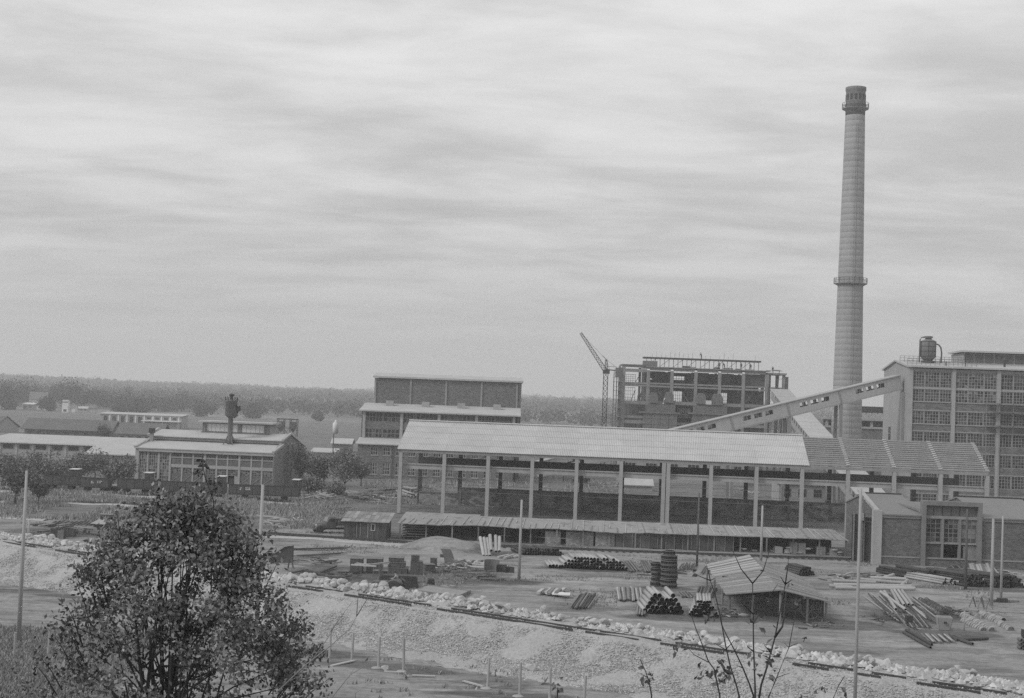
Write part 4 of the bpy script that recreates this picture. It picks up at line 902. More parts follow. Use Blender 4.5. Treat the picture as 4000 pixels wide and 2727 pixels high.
t = simple_house('flat_roofed_shed', 'very long low shed with pale flat roof at the left edge', 'shed', -60, 528, 1800, 292, 3.6, 18, PLAST, FELT, 1.0, 0, mono=True)
for k in range(9):
    x = 1.0+k*3.35; bx('pier', x-.35, x+.1, -.15, 0, 0, 3.45, CONC, t); f = fb('window', x+.4, x+2.6, -.06, -.005, 2.2, 3.2, FRAMED, t)
    for u in range(5): bx('pane', x+.5+u*.42, x+.5+u*.42+.36, -.1, -.062, 2.3, 3.1, GL1, f)
bx('roof_edge', -.3, 29.5, -.62, -.45, 3.4, 3.68, WHITE, t)
simple_house('plaster_store', 'plain plaster store with low pitched roof left of the workshop', 'store', 362, 540, 1852, 252, 3.9, 12, PLAST, FELT, 1.2, 0, over=.5)
simple_house('garden_wall_shed', 'low plastered shed behind the leftmost freight wagon', 'shed', 130, 262, 1895, 228, 1.9, 5, PLAST, CONC, .3, 0, mono=True)
simple_house('store_hut', 'gabled junk hut between the water tank frame and the brick hall', 'hut', 1313, 1385, 1732, 385, 2.6, 7, WOOD, FELT, 1.2, 0, over=.5)
simple_house('open_sided_shed', 'pale roofed open shed below the gabled junk hut', 'shed', 1236, 1330, 1775, 330, 2.2, 5, PLAST, FELT, .7, 0, mono=True)
simple_house('site_kiosk', 'small pale roofed site kiosk seen through the middle of the open hall', 'kiosk', 2446, 2566, 1914, 262, 1.3, 4, PLAST, FELT, 1.0, 0, over=.3)
simple_house('site_office', 'pale plaster block seen through the hall under the conveyor', 'building', 2432, 2506, 1905, 268, 4.6, 6, PLAST, FELT, .3, 0, mono=True) if False else None
simple_house('plaster_block', 'long pale plaster block behind the hall under the conveyor gallery', 'building', 2435, 2930, 1893, 292, 5.2, 7, PLAST, FELT, .4, 6, (.45, .8), mono=True)
simple_house('ground_store', 'low plaster store seen through the right bays of the open hall', 'building', 3060, 3240, 1945, 246, 3.4, 7, PLAST, FELT, .5, 3, (.3, .75), mono=True)
simple_house('ridge_hut', 'tiny flat hut on the plain just above the hall ridge', 'hut', 2134, 2188, 1672, 700, 3.0, 5, PLAST, FELT, .3, 0, mono=True)
# dark bunker frame and small tank on a pole
q = P(1081, 1702, 500); t = thing('bunker_frame', 'dark steel bunker frame with two hanging hoppers on the plain', 'bunker', (q.x, 500, 0)); 
for x in (0, 2.2, 4.4, 6.8):
    for y in (0, 3): bx('leg', x-.12, x+.12, y-.12, y+.12, 0, 6.2, STEEL, t)
m = MB(); m.box(-.2, 7.0, -.1, 3.1, 5.9, 6.3).box(-.2, 7.0, -.1, 3.1, 2.9, 3.1); m.build('frame', STEEL, t)
for x in (1.1, 5.4):
    m = MB(); m.lathe([(.3, 1.6), (1.2, 3.1), (1.2, 5.2)], 10); m.build('hopper', RUST, t, True, (x, 1.5, 0))
for x in (0, 2.2, 4.4): m = MB(); m.beam((x, -.1, 3), (x+2.2, -.1, .4), .14).beam((x+2.2, -.1, 3), (x, -.1, .4), .14); m.build('brace', STEEL, t)
q = P(1298, 1830, 300); t = thing('pole_tank', 'white cylindrical tank on a thin pole left of the brick hall', 'tank', (q.x, 300, 0)); zt = P(1300, 1694, 300).z
m = MB(); m.tube([(0, 0, 0), (0, 0, zt)], .12, 6); m.build('pole', STEELM, t); m = MB(); m.lathe([(.3, zt), (.62, zt+.1), (.62, zt+2.2), (.25, zt+2.5), (.2, zt+2.9)], 16); m.build('drum', WHITE, t, True, (.35, 0, 0))
# ------------------------------------------------------------------ brick building in the right foreground
bo = G(3440, 2205); bf = thing('brick_workshop', 'low brick workshop with tall framed window bay at the lower right', 'building', (bo.x, bo.y, 0), R(-1.5))
ux = lambda px: (px-2000)/FPX*149.7-bo.x
W1, W2, W3 = ux(3640), ux(3862), ux(4120)
bwm = BRICKF; EV = 5.25; RDG = 6.95
def wing(x0, x1):
    bx('brick_wall', x0, x1, 0, .35, .95, EV-.3, bwm, bf); bx('plinth', x0, x1, -.05, .35, 0, .8, bwm, bf); bx('string_course', x0-.02, x1, -.1, .3, .8, .95, CONC2, bf); bx('eave_beam', x0, x1, -.12, .35, EV-.3, EV-.02, CONC2, bf)
    m = MB(); m.slab([(x0-.1, -.25, EV+.1), (x1+.1, -.25, EV+.1), (x1+.1, 9, RDG), (x0-.1, 9, RDG)], .14); m.slab([(x0-.1, 9.01, RDG), (x1+.1, 9.01, RDG), (x1+.1, 18.2, EV+.1), (x0-.1, 18.2, EV+.1)], .14); m.build('wing_roof', M('wing_roof_felt', .21, .08, .4, fine=.05), bf)
    bx('ridge_strip', x0-.1, x1+.1, 8.8, 9.2, RDG+.002, RDG+.1, STEEL, bf)
    for xx in (x0+.02, x1-.32):
        m = MB(); m.prism([(.36, 0), (18, 0), (18, EV), (9, RDG-.18), (.36, EV-.05)], xx, xx+.28); o = m.build('gable_wall', BRICKF, bf); fixn(o.data)
wing(.0, W1-.35); wing(W2+.02, W3)
bx('corner_pilaster', -.95, -.02, -.25, .5, 0, EV+.45, CONC, bf); m = MB(); m.beam((-.45, .3, EV+.35), (-.45, 9, RDG+.3), .5, .3); m.build('rake_coping', CONC, bf)
# portal bay
PT = 6.9
PTC = M('portal_concrete', 0.20, 0.12, 0.5, streak=0.14, bump=.01, bscale=9)
bx('portal_jamb', W1-.33, W1+.12, -.35, .5, 0, PT-.45, PTC, bf); bx('portal_jamb', W2-.42, W2, -.35, .5, 0, PT-.45, PTC, bf); bx('portal_head', W1-.33, W2, -.36, .6, PT-.45, PT, PTC, bf)
i0, i1 = W1+.12, W2-.42; w = i1-i0
bx('dark_panel', i0, i1, .2, .4, 5.35, PT-.46, STEELM, bf)
for k in range(1, 6): bx('panel_rib', i0+w*k/6-.03, i0+w*k/6+.03, .14, .2, 5.35, PT-.46, STEEL, bf)
bx('transom', i0, i1, .0, .4, 5.05, 5.34, CONC2, bf)
for k in range(3):
    a_, b_ = i0+w*k/3, i0+w*(k+1)/3
    if k: bx('mullion', a_-.12, a_+.12, -.1, .35, .9, 5.05, PTC, bf)
    a_ += .12 if k else 0; b_ -= .12 if k < 2 else 0
    window(bf, a_, b_, 2.55, 5.04, .12, 3, 5, FRAMED, [GL1, GL1, GL2] if k < 2 else [GL3, GL2, GL3], .08, .06)
    if k == 0: bx('lower_board', a_, b_, .15, .2, .95, 2.5, WOODD, bf)
    elif k == 2: bx('lower_board', a_+.3, b_, .15, .2, .95, 2.3, WOOD, bf)
bx('sill_rail', i0, i1, -.05, .35, 2.4, 2.545, CONC2, bf); bx('lower_sill', i0, i1, -.12, .4, .8, .945, CONC2, bf); bx('plinth', i0, i1, -.02, .35, 0, .8, bwm, bf)
bx('dark_room', i0+.1, i1-.1, 3.5, 8, 0, 5.2, DARKIN, bf)
m = MB(); m.slab([(W1-.3, .6, 5.5), (W2, .6, 5.5), (W2, 14, 5.9), (W1-.3, 14, 5.9)], .15); m.build('portal_roof', M('wing_roof_felt'), bf)
m = MB(); m.slab([(W1-.25, -.05, 5.9), (W1+.05, -.05, 5.9), (W1-1.4, 4.5, 6.25), (W1-1.7, 4.5, 6.25)], .2); m.build('roof_flap', PTC, bf)
# dark hoarding left of it
ho = G(3325, 2192); hd_ = thing('sheet_hoarding', 'tall dark sheet hoarding with ladder posts left of the brick workshop', 'hoarding', (ho.x, ho.y, 0))
for k in range(4): bx('sheet', k*.62, k*.62+.6, random.uniform(0, .05), .08, .0, 4.75+.3*(k == 0), RUST if k % 2 else STEEL, hd_)
for x, h in ((.1, 5.2), (1.0, 7.0), (1.2, 6.6), (2.4, 5.3)): bx('post', x, x+.13, -.1, .02, 0, h, WOOD, hd_)
for z in (4.3, 4.75, 5.15): m = MB(); m.beam((1.2, -.12, z), (2.45, -.12, z+.05), .07); m.build('rail', STEELM, hd_)
bx('tin_hood', .85, 1.15, -.35, -.12, 4.4, 5.2, PLAST, hd_)
# ------------------------------------------------------------------ poles
def pole(px, pyt, pyb, z, label, mat=CONC, r0=.15, r1=.09, kind='utility_pole', Y=None, lean=0):
    b = G(px[1], pyb, z) if Y is None else P(px[1], pyb, Y); t_ = P(px[0], pyt, b.y)
    h = t_.z-b.z; o = MB().tube([(0, 0, -.3), (0, 0, h*.5), (lean, 0, h)], [r0, (r0+r1)/2, r1], 10).build(kind, mat, None, True, (b.x, b.y, b.z)); return tag(o, label, 'pole', 'poles standing about the yard')
def cpole(*a, **k): return pole(*a, **k)
cpole((90, 72), 1838, 2508, -1.0, 'tall pale concrete pole at the far left in front of the gravel bank', r0=.16, r1=.08)
cpole((1020, 1005), 1893, 2405, -.5, 'pale concrete pole rising behind the big bush', r0=.17, r1=.11)
cpole((2033, 2027), 1952, 2262, 0, 'pale concrete pole in the middle of the yard before the storage shed', r0=.15, r1=.10)
cpole((2976, 2972), 1975, 2200, 0, 'pale concrete pole behind the ridge of the plank roofed shelter', r0=.15, r1=.10)
cpole((3353, 3338), 1908, 2790, -.6, 'tall pale concrete pole in the right foreground reaching the picture bottom', r0=.105, r1=.075)
cpole((3880, 3872), 2026, 2366, 0, 'thick pale concrete pole near the right edge before the brick workshop', r0=.16, r1=.10)
cpole((3922, 3910), 2016, 2336, 0, 'thinner pale concrete pole just right of the thick one', r0=.12, r1=.07)
cpole((3776, 3771), 1990, 2305, 0, 'dark wooden pole in front of the framed window bay', WOODD, r0=.14, r1=.09)
cpole((2728, 2722), 1925, 2213, 0, 'dark wooden pole beside the stacked iron rings', WOODD, r0=.12, r1=.08)
cpole((127, 122), 2030, 2105, 0.0, 'short pale stump post beside the left concrete pole', r0=.13, r1=.11) if False else None
cpole((118, 110), 2032, 2115, 0.0, 'short pale post behind the left pole at the rubble edge', r0=.13, r1=.11)
cpole((3768, 3766), 2387, 2465, 0, 'short pale stake beside the tile rows at the lower right', r0=.06, r1=.06)
t = thing('cross_arm_pole', 'pale pole with a cross arm among the trees at the left', 'pole', G(252, 1890)); 
MB().tube([(0, 0, 0), (0, 0, 4.6)], .12, 8).build('shaft', CONC, t); bx('cross_arm', -.9, .9, -.06, .06, 3.9, 4.0, WHITE, t)
# fence posts on the near side of the bank
fposts = [(1190, 2450, 2543), (1287, 2452, 2572), (1374, 2473, 2580), (1478, 2490, 2606), (1576, 2494, 2619), (1905, 2570, 2686), (2030, 2588, 2716), (2147, 2612, 2745), (2279, 2640, 2775), (55, 2490, 2570), (188, 2438, 2562), (1105, 2425, 2530)]
pm = MB().tube([(0, 0, -.4), (0, 0, 1.75)], [.09, .075], 8).mesh('fence_post', CONC); foot = {}
for k, (px, t_, b_) in enumerate(fposts):
    g = G(px, b_, -1.0); o = tag(link('fence_post', pm, None, (g.x, g.y, -1.0)), 'short pale concrete fence post on the low ground before the gravel bank', 'post', 'fence posts before the gravel bank'); o.rotation_euler = (random.uniform(-.03, .03), random.uniform(-.03, .04), 0); o.scale = (1, 1, max(.9, (b_-t_)/5555*g.y/1.75))
    if 2 < k < 8:
        tag(MB().lathe([(.05, 0), (.36, .01), (.24, .07), (.05, .1)], 7).build('lime_heap', PLAST, None, False, (g.x-.1, g.y-.25, -1.02)), 'white mortar patch at the foot of a fence post', 'mortar patch', 'mortar patches at the fence posts')
for (a, b_), l_ in ((((1293, 2603), (1385, 2582)), 'pale plank lying before the fence posts near the bush'), (((1810, 2662), (1890, 2684)), 'pale plank lying left of the tall sapling'), (((1500, 2625), (1580, 2628)), 'pale stony strip between two fence posts'), (((1610, 2640), (1700, 2643)), 'short pale plank right of the fence posts')):
    p0, p1 = G(*a, -.97), G(*b_, -.97); tag(MB().beam((0, 0, 0), p1-p0, .22, .07).build('plank', WOODL, None, False, p0+Vector((0, 0, .03))), l_, 'plank')
# ------------------------------------------------------------------ boulders along the bank
def rock_mesh(seed):
    bm = bmesh.new(); bmesh.ops.create_icosphere(bm, subdivisions=2, radius=.5); r_ = random.Random(seed); pl = [(Vector((r_.gauss(0, 1), r_.gauss(0, 1), r_.gauss(0, 1))).normalized(), r_.uniform(.26, .42)) for _ in range(9)]
    for v in bm.verts:
        for nn, d in pl:
            k = v.co.dot(nn)
            if k > d: v.co -= nn*(k-d)
        v.co *= 1+.12*noise.noise(v.co*4+Vector((seed*3.1, 0, 0)))
    me = bpy.data.meshes.new('boulder'); bm.to_mesh(me); bm.free(); me.materials.append(STONE); return me
RM = [rock_mesh(k) for k in range(9)]
RUB = 'pale limestone boulder in the rubble line along the far edge of the gravel bank'
cnt = 0
ZN = ['beside the leaning left pole', 'left of the big bush', 'right of the big bush', 'in front of the tractor', 'before the sand bed', 'before the open yard', 'before the big pipe stack', 'beside the tall foreground pole']
def boulder(s, d, r, z, lab=RUB, grp='boulders along the gravel bank'):
    global cnt
    x, y = track_p(s, d); o = link('boulder', random.choice(RM), None, (x, y, z)); o.scale = (r*random.uniform(.8, 1.4), r*random.uniform(.8, 1.3), r*random.uniform(.65, 1.0)); o.rotation_euler = (random.uniform(-.5, .5), random.uniform(-.5, .5), random.random()*6.3); cnt += 1
    return tag(o, lab, 'boulder', grp)
def sp(px, py, z=.9): g = G(px, py, z); return track_s(g.x, g.y)
zones = [(sp(0, 2108), sp(210, 2135), 26, .6), (sp(120, 2110), sp(420, 2160), 34, .62), (sp(1090, 2275), sp(1350, 2310), 44, .62), (sp(1350, 2310), sp(1800, 2375), 74, .66), (sp(1700, 2365), sp(1900, 2395), 40, .62), (sp(1900, 2395), sp(2500, 2480), 40, .6), (sp(2500, 2480), sp(2850, 2540), 16, .6), (sp(3050, 2570), sp(3420, 2640), 24, .7)]
for zi, (s0, s1, n, rr) in enumerate(zones):
    for k in range(n):
        d = random.triangular(-4.9, -.95, -2.4); s = random.uniform(s0, s1); r = rr*random.choice((.45, .6, .75, .9, 1.1, 1.3)); boulder(s, d, r, bank_h(s, d)+r*.14+random.choice((0, 0, .12, .25))*(d < -1.4), ('large' if r > .6 else 'smaller')+' pale limestone boulder of the rubble line, '+ZN[zi])
for px, py, r in ((3745, 2620, .9), (3770, 2628, .7), (3720, 2630, .7), (3700, 2632, .6), (3800, 2630, .6), (3655, 2632, .5), (3620, 2636, .5)):
    g = G(px, py, 1.0); boulder(track_s(g.x, g.y), track_d(g.x, g.y), r, 1.05, 'pale boulder in the small heap at the far right of the gravel bank', 'boulder heap at the right')
for px, py, r, l_ in ((1505, 2612, .55, 'single white boulder at the foot of a fence post'), (2075, 2622, .8, 'single grey boulder at the foot of the gravel left of the saplings'), (1480, 2500, .45, 'small pale stone on the gravel slope below the tractor'), (1718, 2526, .4, 'small white stone half way down the gravel slope')):
    g = G(px, py, -.9); o = link('boulder', RM[3], None, (g.x, g.y, gz(g.x, g.y)+r*.2)); o.scale = (r, r*.8, r*.75); tag(o, l_, 'boulder')
def pl_rub():
    while True:
        s = random.uniform(-20, LEN+5); d = random.triangular(-5.2, -.9, -2.5)
        if n2d(s, 0, .12, 40) > -.35: break
    x, y = track_p(s, d); return x, y, bank_h(s, d)+.02
rocks(6500, pl_rub, lambda: random.choice((.08, .12, .16, .22, .27)), 'rubble', M('rubble_stone', .43, .12, 1.0, island=.35), 'small broken limestone rubble between the boulders', 'rubble')
# ------------------------------------------------------------------ pipes and bars
def pipe_mesh(r, L_, mat, n=14):
    m = MB(); m.pipe((0, 0, 0), (0, L_, 0), r, r*.92, n); me = m.mesh('pipe', mat); me.materials.append(INNER)
    for p in me.polygons:
        if p.index >= n: p.material_index = 1
    me.polygons.foreach_set('use_smooth', [n > i % (4*n) or 2*n <= i % (4*n) < 3*n for i in range(len(me.polygons))]); return me
PM = {}
def heap(px0, px1, pyb, rows, r, L_, mat, label, group, rz=0.0, taper=1, name='pipe', jit=.25, n0=None, lift=0):
    a = G(px0, pyb-(px1-px0)*.5*.0367); b = G(px1, pyb+(px1-px0)*.5*.0367); w = (b-a).length; n = n0 or max(1, int(w/(2*r*1.03))); key = (r, L_, mat.name)
    if key not in PM: PM[key] = pipe_mesh(r, L_, mat)
    d = (b-a).normalized(); k = 0
    for row in range(rows):
        m_ = n-row*taper
        if m_ < 1: break
        for i in range(m_):
            if row >= 2 and random.random() < (.12 if row < rows-1 else .35) and m_ > 4: continue
            pre = ('left-end ' if i == 0 else 'right-end ' if i == m_-1 else '')+('lowest-row ', 'second-row ', 'third-row ', 'fourth-row ', 'fifth-row ', 'sixth-row ')[row]
            off = (row*taper*.5+i+.5)*2*r*1.02; q = a+d*off; o = link(name, PM[key], None, (q.x+random.uniform(-.02, .02), q.y+random.uniform(-jit, jit), r+row*r*1.74+.02+lift+.06))
            o.rotation_euler = (0, random.random()*6.3, -rz+random.uniform(-.012, .012)); tag(o, (pre if rows > 1 else '')+label, 'pipe', group); k += 1
    return k
heap(2586, 2588, 2400, 1, .01, .1, PIPEC, 'x', 'x') if False else None
heap(2512, 2690, 2402, 5, .172, 4.2, PIPEC, 'wide cement pipe in the big dark-mouthed stack left of the plank roofed shelter', 'big pipe stack', -.03)
heap(2690, 2812, 2412, 6, .112, 4.5, PIPEC, 'narrow cement pipe in the stack touching the plank roofed shelter', 'narrow pipe stack', .12)
heap(2190, 2455, 2226, 4, .150, 4.0, PIPEC, 'cement pipe in the long heap in the middle of the yard', 'middle pipe heap', -.10, taper=2)
heap(2141, 2196, 2222, 1, .16, 4.0, PIPEC, 'single cement pipe at the left end of the long middle heap', 'loose pipes by the middle heap', -.08)
heap(2040, 2210, 2172, 3, .125, 3.6, PIPED, 'dark iron pipe in the heap just behind the middle concrete pole', 'dark pipe heap', -.35, taper=2)
heap(3545, 3605, 2262, 3, .13, 4.5, PIPED, 'iron pipe at the left end of the long row before the brick workshop', 'iron pipe row left', -.5)
heap(3612, 3682, 2272, 3, .19, 4.5, PIPED, 'wide iron pipe in the heap before the portal window bay', 'wide iron pipes', -.5)
heap(3682, 3765, 2288, 3, .11, 5.0, PIPEC, 'thin pipe in the bundle left of the dark wooden pole', 'thin pipes by the wooden pole', -.5)
heap(3765, 3872, 2294, 6, .105, 5.5, PIPED, 'thin iron pipe in the bundle between the wooden and the thick concrete pole', 'thin pipes between the poles', -.55)
heap(3875, 4010, 2298, 5, .125, 6.0, PIPED, 'thin iron pipe in the bundle at the right picture edge', 'thin pipes at the right edge', -.6)
heap(3120, 3185, 2250, 4, .11, 3.0, PIPED, 'dark pipe in the small heap behind the plank roofed shelter', 'dark pipes behind the shelter', -.3)
# leaning bright pipes on the mound
for k, (fx, fy, bx_, by_, z) in enumerate(((1890, 2172, 1876, 2100, .15), (1902, 2173, 1891, 2102, .15), (1914, 2172, 1904, 2104, .15), (1919, 2152, 1914, 2091, .45), (1938, 2156, 1936, 2094, .3), (1951, 2155, 1951, 2099, .25))):
    p0 = P(fx, fy, 145.2); p1 = P(bx_, by_, 148.6); tag(MB().pipe((0, 0, 0), p1-p0, .175, .145, 14).build('pipe', PIPEC, None, False, p0), 'bright cement pipe leaning up the earth mound beside the storage shed', 'pipe', 'pipes leaning on the mound')
    tag(MB().tube([(0, 0, 0), (p1-p0)*.02], .14, 12).build('pipe_bore', INNER, None, False, p0+(p1-p0)*.01), None, None) if False else None
def long_bars(pairs, r, mat, name, label, cat, group, z=.08, hollow=True):
    for (a, b) in pairs:
        p0, p1 = G(*a, z), G(*b, z+random.uniform(0, .1)); m = MB()
        if hollow: m.pipe((0, 0, 0), p1-p0, r, r*.82, 10)
        else: m.beam((0, 0, 0), p1-p0, r*2, r*1.2)
        tag(m.build(name, mat, None, False, p0), label, cat, group)
hp_ = [((3248, 2268), (3420, 2275)), ((3362, 2262), (3545, 2279)), ((3255, 2283), (3560, 2290)), ((3350, 2291), (3575, 2298)), ((3262, 2296), (3570, 2301)), ((3400, 2256), (3540, 2262)), ((3240, 2288), (3330, 2294)), ((3450, 2258), (3490, 2245)), ((3515, 2292), (3545, 2266))]
long_bars(hp_, .15, PIPEC, 'pipe', 'long cement pipe lying crosswise behind the tall foreground pole', 'pipe', 'pipes lying crosswise', .2)
long_bars([((3488, 2296), (3533, 2364)), ((3502, 2296), (3550, 2362)), ((3516, 2296), (3566, 2364)), ((3480, 2300), (3512, 2360)), ((3455, 2310), (3500, 2380)), ((3440, 2312), (3538, 2382))], .13, PIPEC, 'pipe', 'long cement pipe pointing at the viewer right of the tall foreground pole', 'pipe', 'pipes pointing at the viewer', .15)
for k in range(26):
    x = 3390+k*7; long_bars([((x+random.uniform(-20, 10), 2310+random.uniform(0, 22)+k*.4), (x+90+random.uniform(-15, 40), 2410+random.uniform(-10, 26)))], .045, RUST if k % 3 else PIPEC, 'steel_bar', 'thin steel bar in the fanned out heap right of the tall foreground pole', 'bar', 'fanned steel bars', .06, False)
def bundle(px0, px1, py0, py1, dx, n, mat, label, group, r=.05, name='steel_bar', cat='bar', z=.1):
    for k in range(n):
        x = px0+(px1-px0)*(k+.5)/n; long_bars([((x, py1+random.uniform(-3, 3)), (x+dx+random.uniform(-2, 2), py0+random.uniform(-3, 3)))], r, mat[k % len(mat)], name, ('leftmost ' if k == 0 else 'rightmost ' if k == n-1 else '')+label, cat, group, z+random.uniform(0, .12), False)
bundle(2415, 2510, 2295, 2342, -6, 16, [WOODL, WOOD, WOODD], 'short pale pole in the bundle left of the big pipe stack', 'pole bundle left of the stack', .07, 'timber_pole', 'timber')
bundle(2485, 2525, 2340, 2400, 8, 8, [WOOD, WOODD], 'dark pole leaning at the left side of the big pipe stack', 'poles beside the stack', .06, 'timber_pole', 'timber')
bundle(2712, 2780, 2290, 2330, 14, 14, [WOOD, WOODD, RUST], 'bar in the bundle right behind the big pipe stack', 'bars behind the stack')
bundle(2660, 2712, 2312, 2330, -18, 8, [WOOD, RUST], 'bar in the low bundle left of the upright bundle', 'low bars behind the stack')
bundle(2760, 2800, 2340, 2385, -25, 7, [WOOD, PIPEC], 'pale bar beside the shelter post', 'bars by the shelter post')
bundle(2448, 2500, 2192, 2228, -30, 10, [RUST, WOOD], 'thin bar in the bundle right of the middle pipe heap', 'bars right of the middle heap')
bundle(2520, 2568, 2190, 2232, -22, 12, [WOOD, RUST], 'thin bar in the bundle behind the iron ring stacks', 'bars behind the rings')
bundle(2650, 2712, 2200, 2222, 12, 8, [STEEL, RUST], 'dark bar lying behind the stacked rings near the wooden pole', 'dark bars behind the rings')
bundle(2735, 2795, 2198, 2238, 28, 9, [RUST, WOOD], 'bar in the slanted bundle by the wooden pole', 'slanted bars by the pole')
bundle(2225, 2300, 2318, 2372, 38, 13, [WOOD, RUST, WOODD], 'stick in the crossed bundle in the open middle of the yard', 'crossed sticks', .05)
bundle(2095, 2190, 2300, 2318, 20, 7, [WOODL, WOOD], 'board in the low stack near the yard centre', 'low board stack', .14, 'board', 'board')
bundle(3540, 3640, 2400, 2450, -40, 10, [WOOD, RUST], 'bar scattered before the steel tub', 'bars before the tub')
bundle(3625, 3740, 2478, 2505, -30, 14, [WOOD, RUST, PIPEC], 'bar in the heap in front of the steel tub', 'bars in front of the tub')
long_bars([((3540, 2460), (3640, 2518)), ((3530, 2470), (3635, 2530)), ((3720, 2490), (3800, 2515)), ((3740, 2500), (3860, 2495)), ((3725, 2485), (3790, 2512))], .1, PIPED, 'pipe', 'dark pipe lying before the steel tub at the right', 'pipe', 'pipes before the tub', .1)
bundle(3805, 3890, 2205, 2262, -22, 9, [WOODL, WOODL, WOOD], 'pale plank in the stack beside the thick concrete pole', 'plank stack by the pole', .13, 'plank', 'plank', .5)
bundle(3890, 3940, 2215, 2280, -60, 6, [WOOD, PIPEC], 'long slanting bar behind the two right hand poles', 'slanting bars behind the poles', .07)
bundle(3710, 3760, 2195, 2215, -35, 8, [WOOD, STEEL], 'scrap lath before the brick workshop plinth', 'scrap laths', .05)
# left yard bars, rails, logs
bundle(1130, 1180, 2140, 2146, 190, 5, [RUST, STEEL], 'long rusty rail lying in the yard right of the curved parapet', 'long rails', .07, 'steel_rail', 'rail')
bundle(1140, 1200, 2160, 2172, 160, 5, [RUST, WOOD, STEEL], 'rusty bar lying in the weeds right of the curved parapet', 'bars in the weeds', .06)
long_bars([((1150, 2245), (1260, 2262)), ((1200, 2225), (1135, 2238)), ((1240, 2240), (1312, 2212)), ((1275, 2240), (1330, 2246)), ((1180, 2228), (1250, 2236)), ((1225, 2236), (1290, 2248))], .12, WOODD, 'log', 'dark round log in the loose heap beside the bush', 'log', 'loose logs', .15, False)
long_bars([((1148, 2246), (1440, 2296))], .16, STEELM, 'steel_beam', 'long grey steel beam lying before the tractor', 'beam', None, .2, False)
bundle(1790, 1890, 2190, 2206, 18, 6, [PIPED, PIPEC], 'pipe lying left of the curved sheet pieces', 'pipes by the curved sheets', .1, 'pipe', 'pipe')
long_bars([((1792, 2190), (1905, 2204)), ((1805, 2200), (1900, 2210)), ((1800, 2212), (1895, 2218))], .13, PIPEC, 'pipe', 'light pipe lying beyond the firewood heap', 'pipe', 'light pipes beyond the firewood', .15)
bundle(1940, 2010, 2168, 2178, 30, 6, [PIPEC, WOODL], 'pale pipe lying right of the pipes on the mound', 'pale pipes by the mound', .12, 'pipe', 'pipe')
bundle(180, 380, 2035, 2050, 30, 12, [RUST, STEEL, WOODD], 'rusty bar in the scrap line at the left before the bush', 'scrap bars at the left', .09)
bundle(95, 230, 2046, 2052, 60, 6, [WOODD, STEEL, WOODL], 'dark beam lying at the far left of the scrap line', 'beams at the far left', .09, 'beam', 'beam')
bundle(430, 590, 2050, 2062, 45, 8, [WOODL, WOOD, STEEL], 'beam lying in the scrap line by the bush top', 'beams by the bush', .1, 'beam', 'beam')
bundle(330, 440, 2105, 2140, 22, 9, [WOODL, WOOD, WOODD], 'short pale plank dropped at the rubble edge left of the bush', 'dropped planks', .11, 'plank', 'plank')
# ------------------------------------------------------------------ iron ring stacks
def ring_stack(px, pyb, n, r, label, top=None):
    g = G(px, pyb); t = thing('ring_stack', label, 'iron rings', g); z = 0
    for k in range(n):
        rr = r*(1 if not top or k < n-1 else top); m = MB(); m.lathe([(rr*.82, z), (rr*.82, z+.38)], 24); o = m.build('ring_body', STEEL, t, False, (random.uniform(-.05, .05), random.uniform(-.05, .05), 0))
        m = MB()
        for q in range(18): a = q*.349; m.beam((rr*.89*math.cos(a), rr*.89*math.sin(a), z+.08), (rr*.89*math.cos(a), rr*.89*math.sin(a), z+.31), .07)
        m.build('stud', STEEL, o)
        for zf in (z+.0, z+.30): MB().lathe([(rr*.8, zf), (rr, zf+.01), (rr, zf+.07), (rr*.8, zf+.08)], 24).build('flange', STEELM, o)
        z += .385+(.06 if k % 2 else 0)
ring_stack(2562, 2287, 5, .50, 'lower stack of five rusty flanged iron rings'); ring_stack(2612, 2296, 8, .76, 'taller stack of wide rusty flanged iron rings', .7)
# ------------------------------------------------------------------ plank roofed shelter
sc_ = [(17.3, 109.5), (18.2, 129.8), (25.8, 124.5), (24.9, 108.6)]; rf, rbk = (20.8, 106.6, 2.5), (22.2, 129.6, 2.55)
sh = thing('plank_shelter', 'long low shelter roofed with weathered planks in the right of the yard', 'shelter', (21, 108, 0)); o0 = Vector((21, 108, 0))
NBD = 40
for side, (e0, e1) in enumerate((((17.3, 110.6, 1.5), (18.3, 129.9, 1.5)), ((24.9, 108.9, 1.45), (25.9, 124.5, 1.5)))):
    for k in range(NBD):
        t0, t1 = k/NBD, (k+.93)/NBD; e = Vector(e0).lerp(Vector(e1), t0), Vector(e0).lerp(Vector(e1), t1); r_ = Vector(rf).lerp(Vector(rbk), t0), Vector(rf).lerp(Vector(rbk), t1)
        step = .16 if (side == 0 and k > 20) else 0
        ex = random.uniform(-.05, .12); ov = [(q-w).normalized()*ex for q, w in zip(e, r_)]; j = random.uniform(-.03, .04)+step
        m = MB(); m.slab([tuple(q-o0+Vector((0, 0, j))) for q in ((e[0]+ov[0], r_[0], r_[1], e[1]+ov[1]) if side == 0 else (r_[0], e[0]+ov[0], e[1]+ov[1], r_[1]))], .05); me_ = m.mesh('roof_plank', WOODL if step and k % 3 else (REED if k % 4 else WOOD)); fixn(me_); link('roof_plank', me_, sh)
for x, y, h in ((17.6, 111, 1.35), (17.8, 116, 1.35), (18.0, 122, 1.4), (18.2, 128, 1.4), (19.0, 108.6, 1.8), (20.8, 107.2, 2.35), (23.0, 108.0, 1.9), (24.7, 109.2, 1.35), (25.1, 114, 1.4), (25.5, 120, 1.4), (25.8, 124, 1.4), (21.5, 118, 2.4)): MB().tube([(x-21, y-108, 0), (x-21, y-108, h)], .09, 7).build('post', WOOD, sh)
MB().beam(Vector(rf)-o0-Vector((0, 0, .1)), Vector(rbk)-o0-Vector((0, 0, .1)), .14).build('ridge_beam', WOODD, sh)
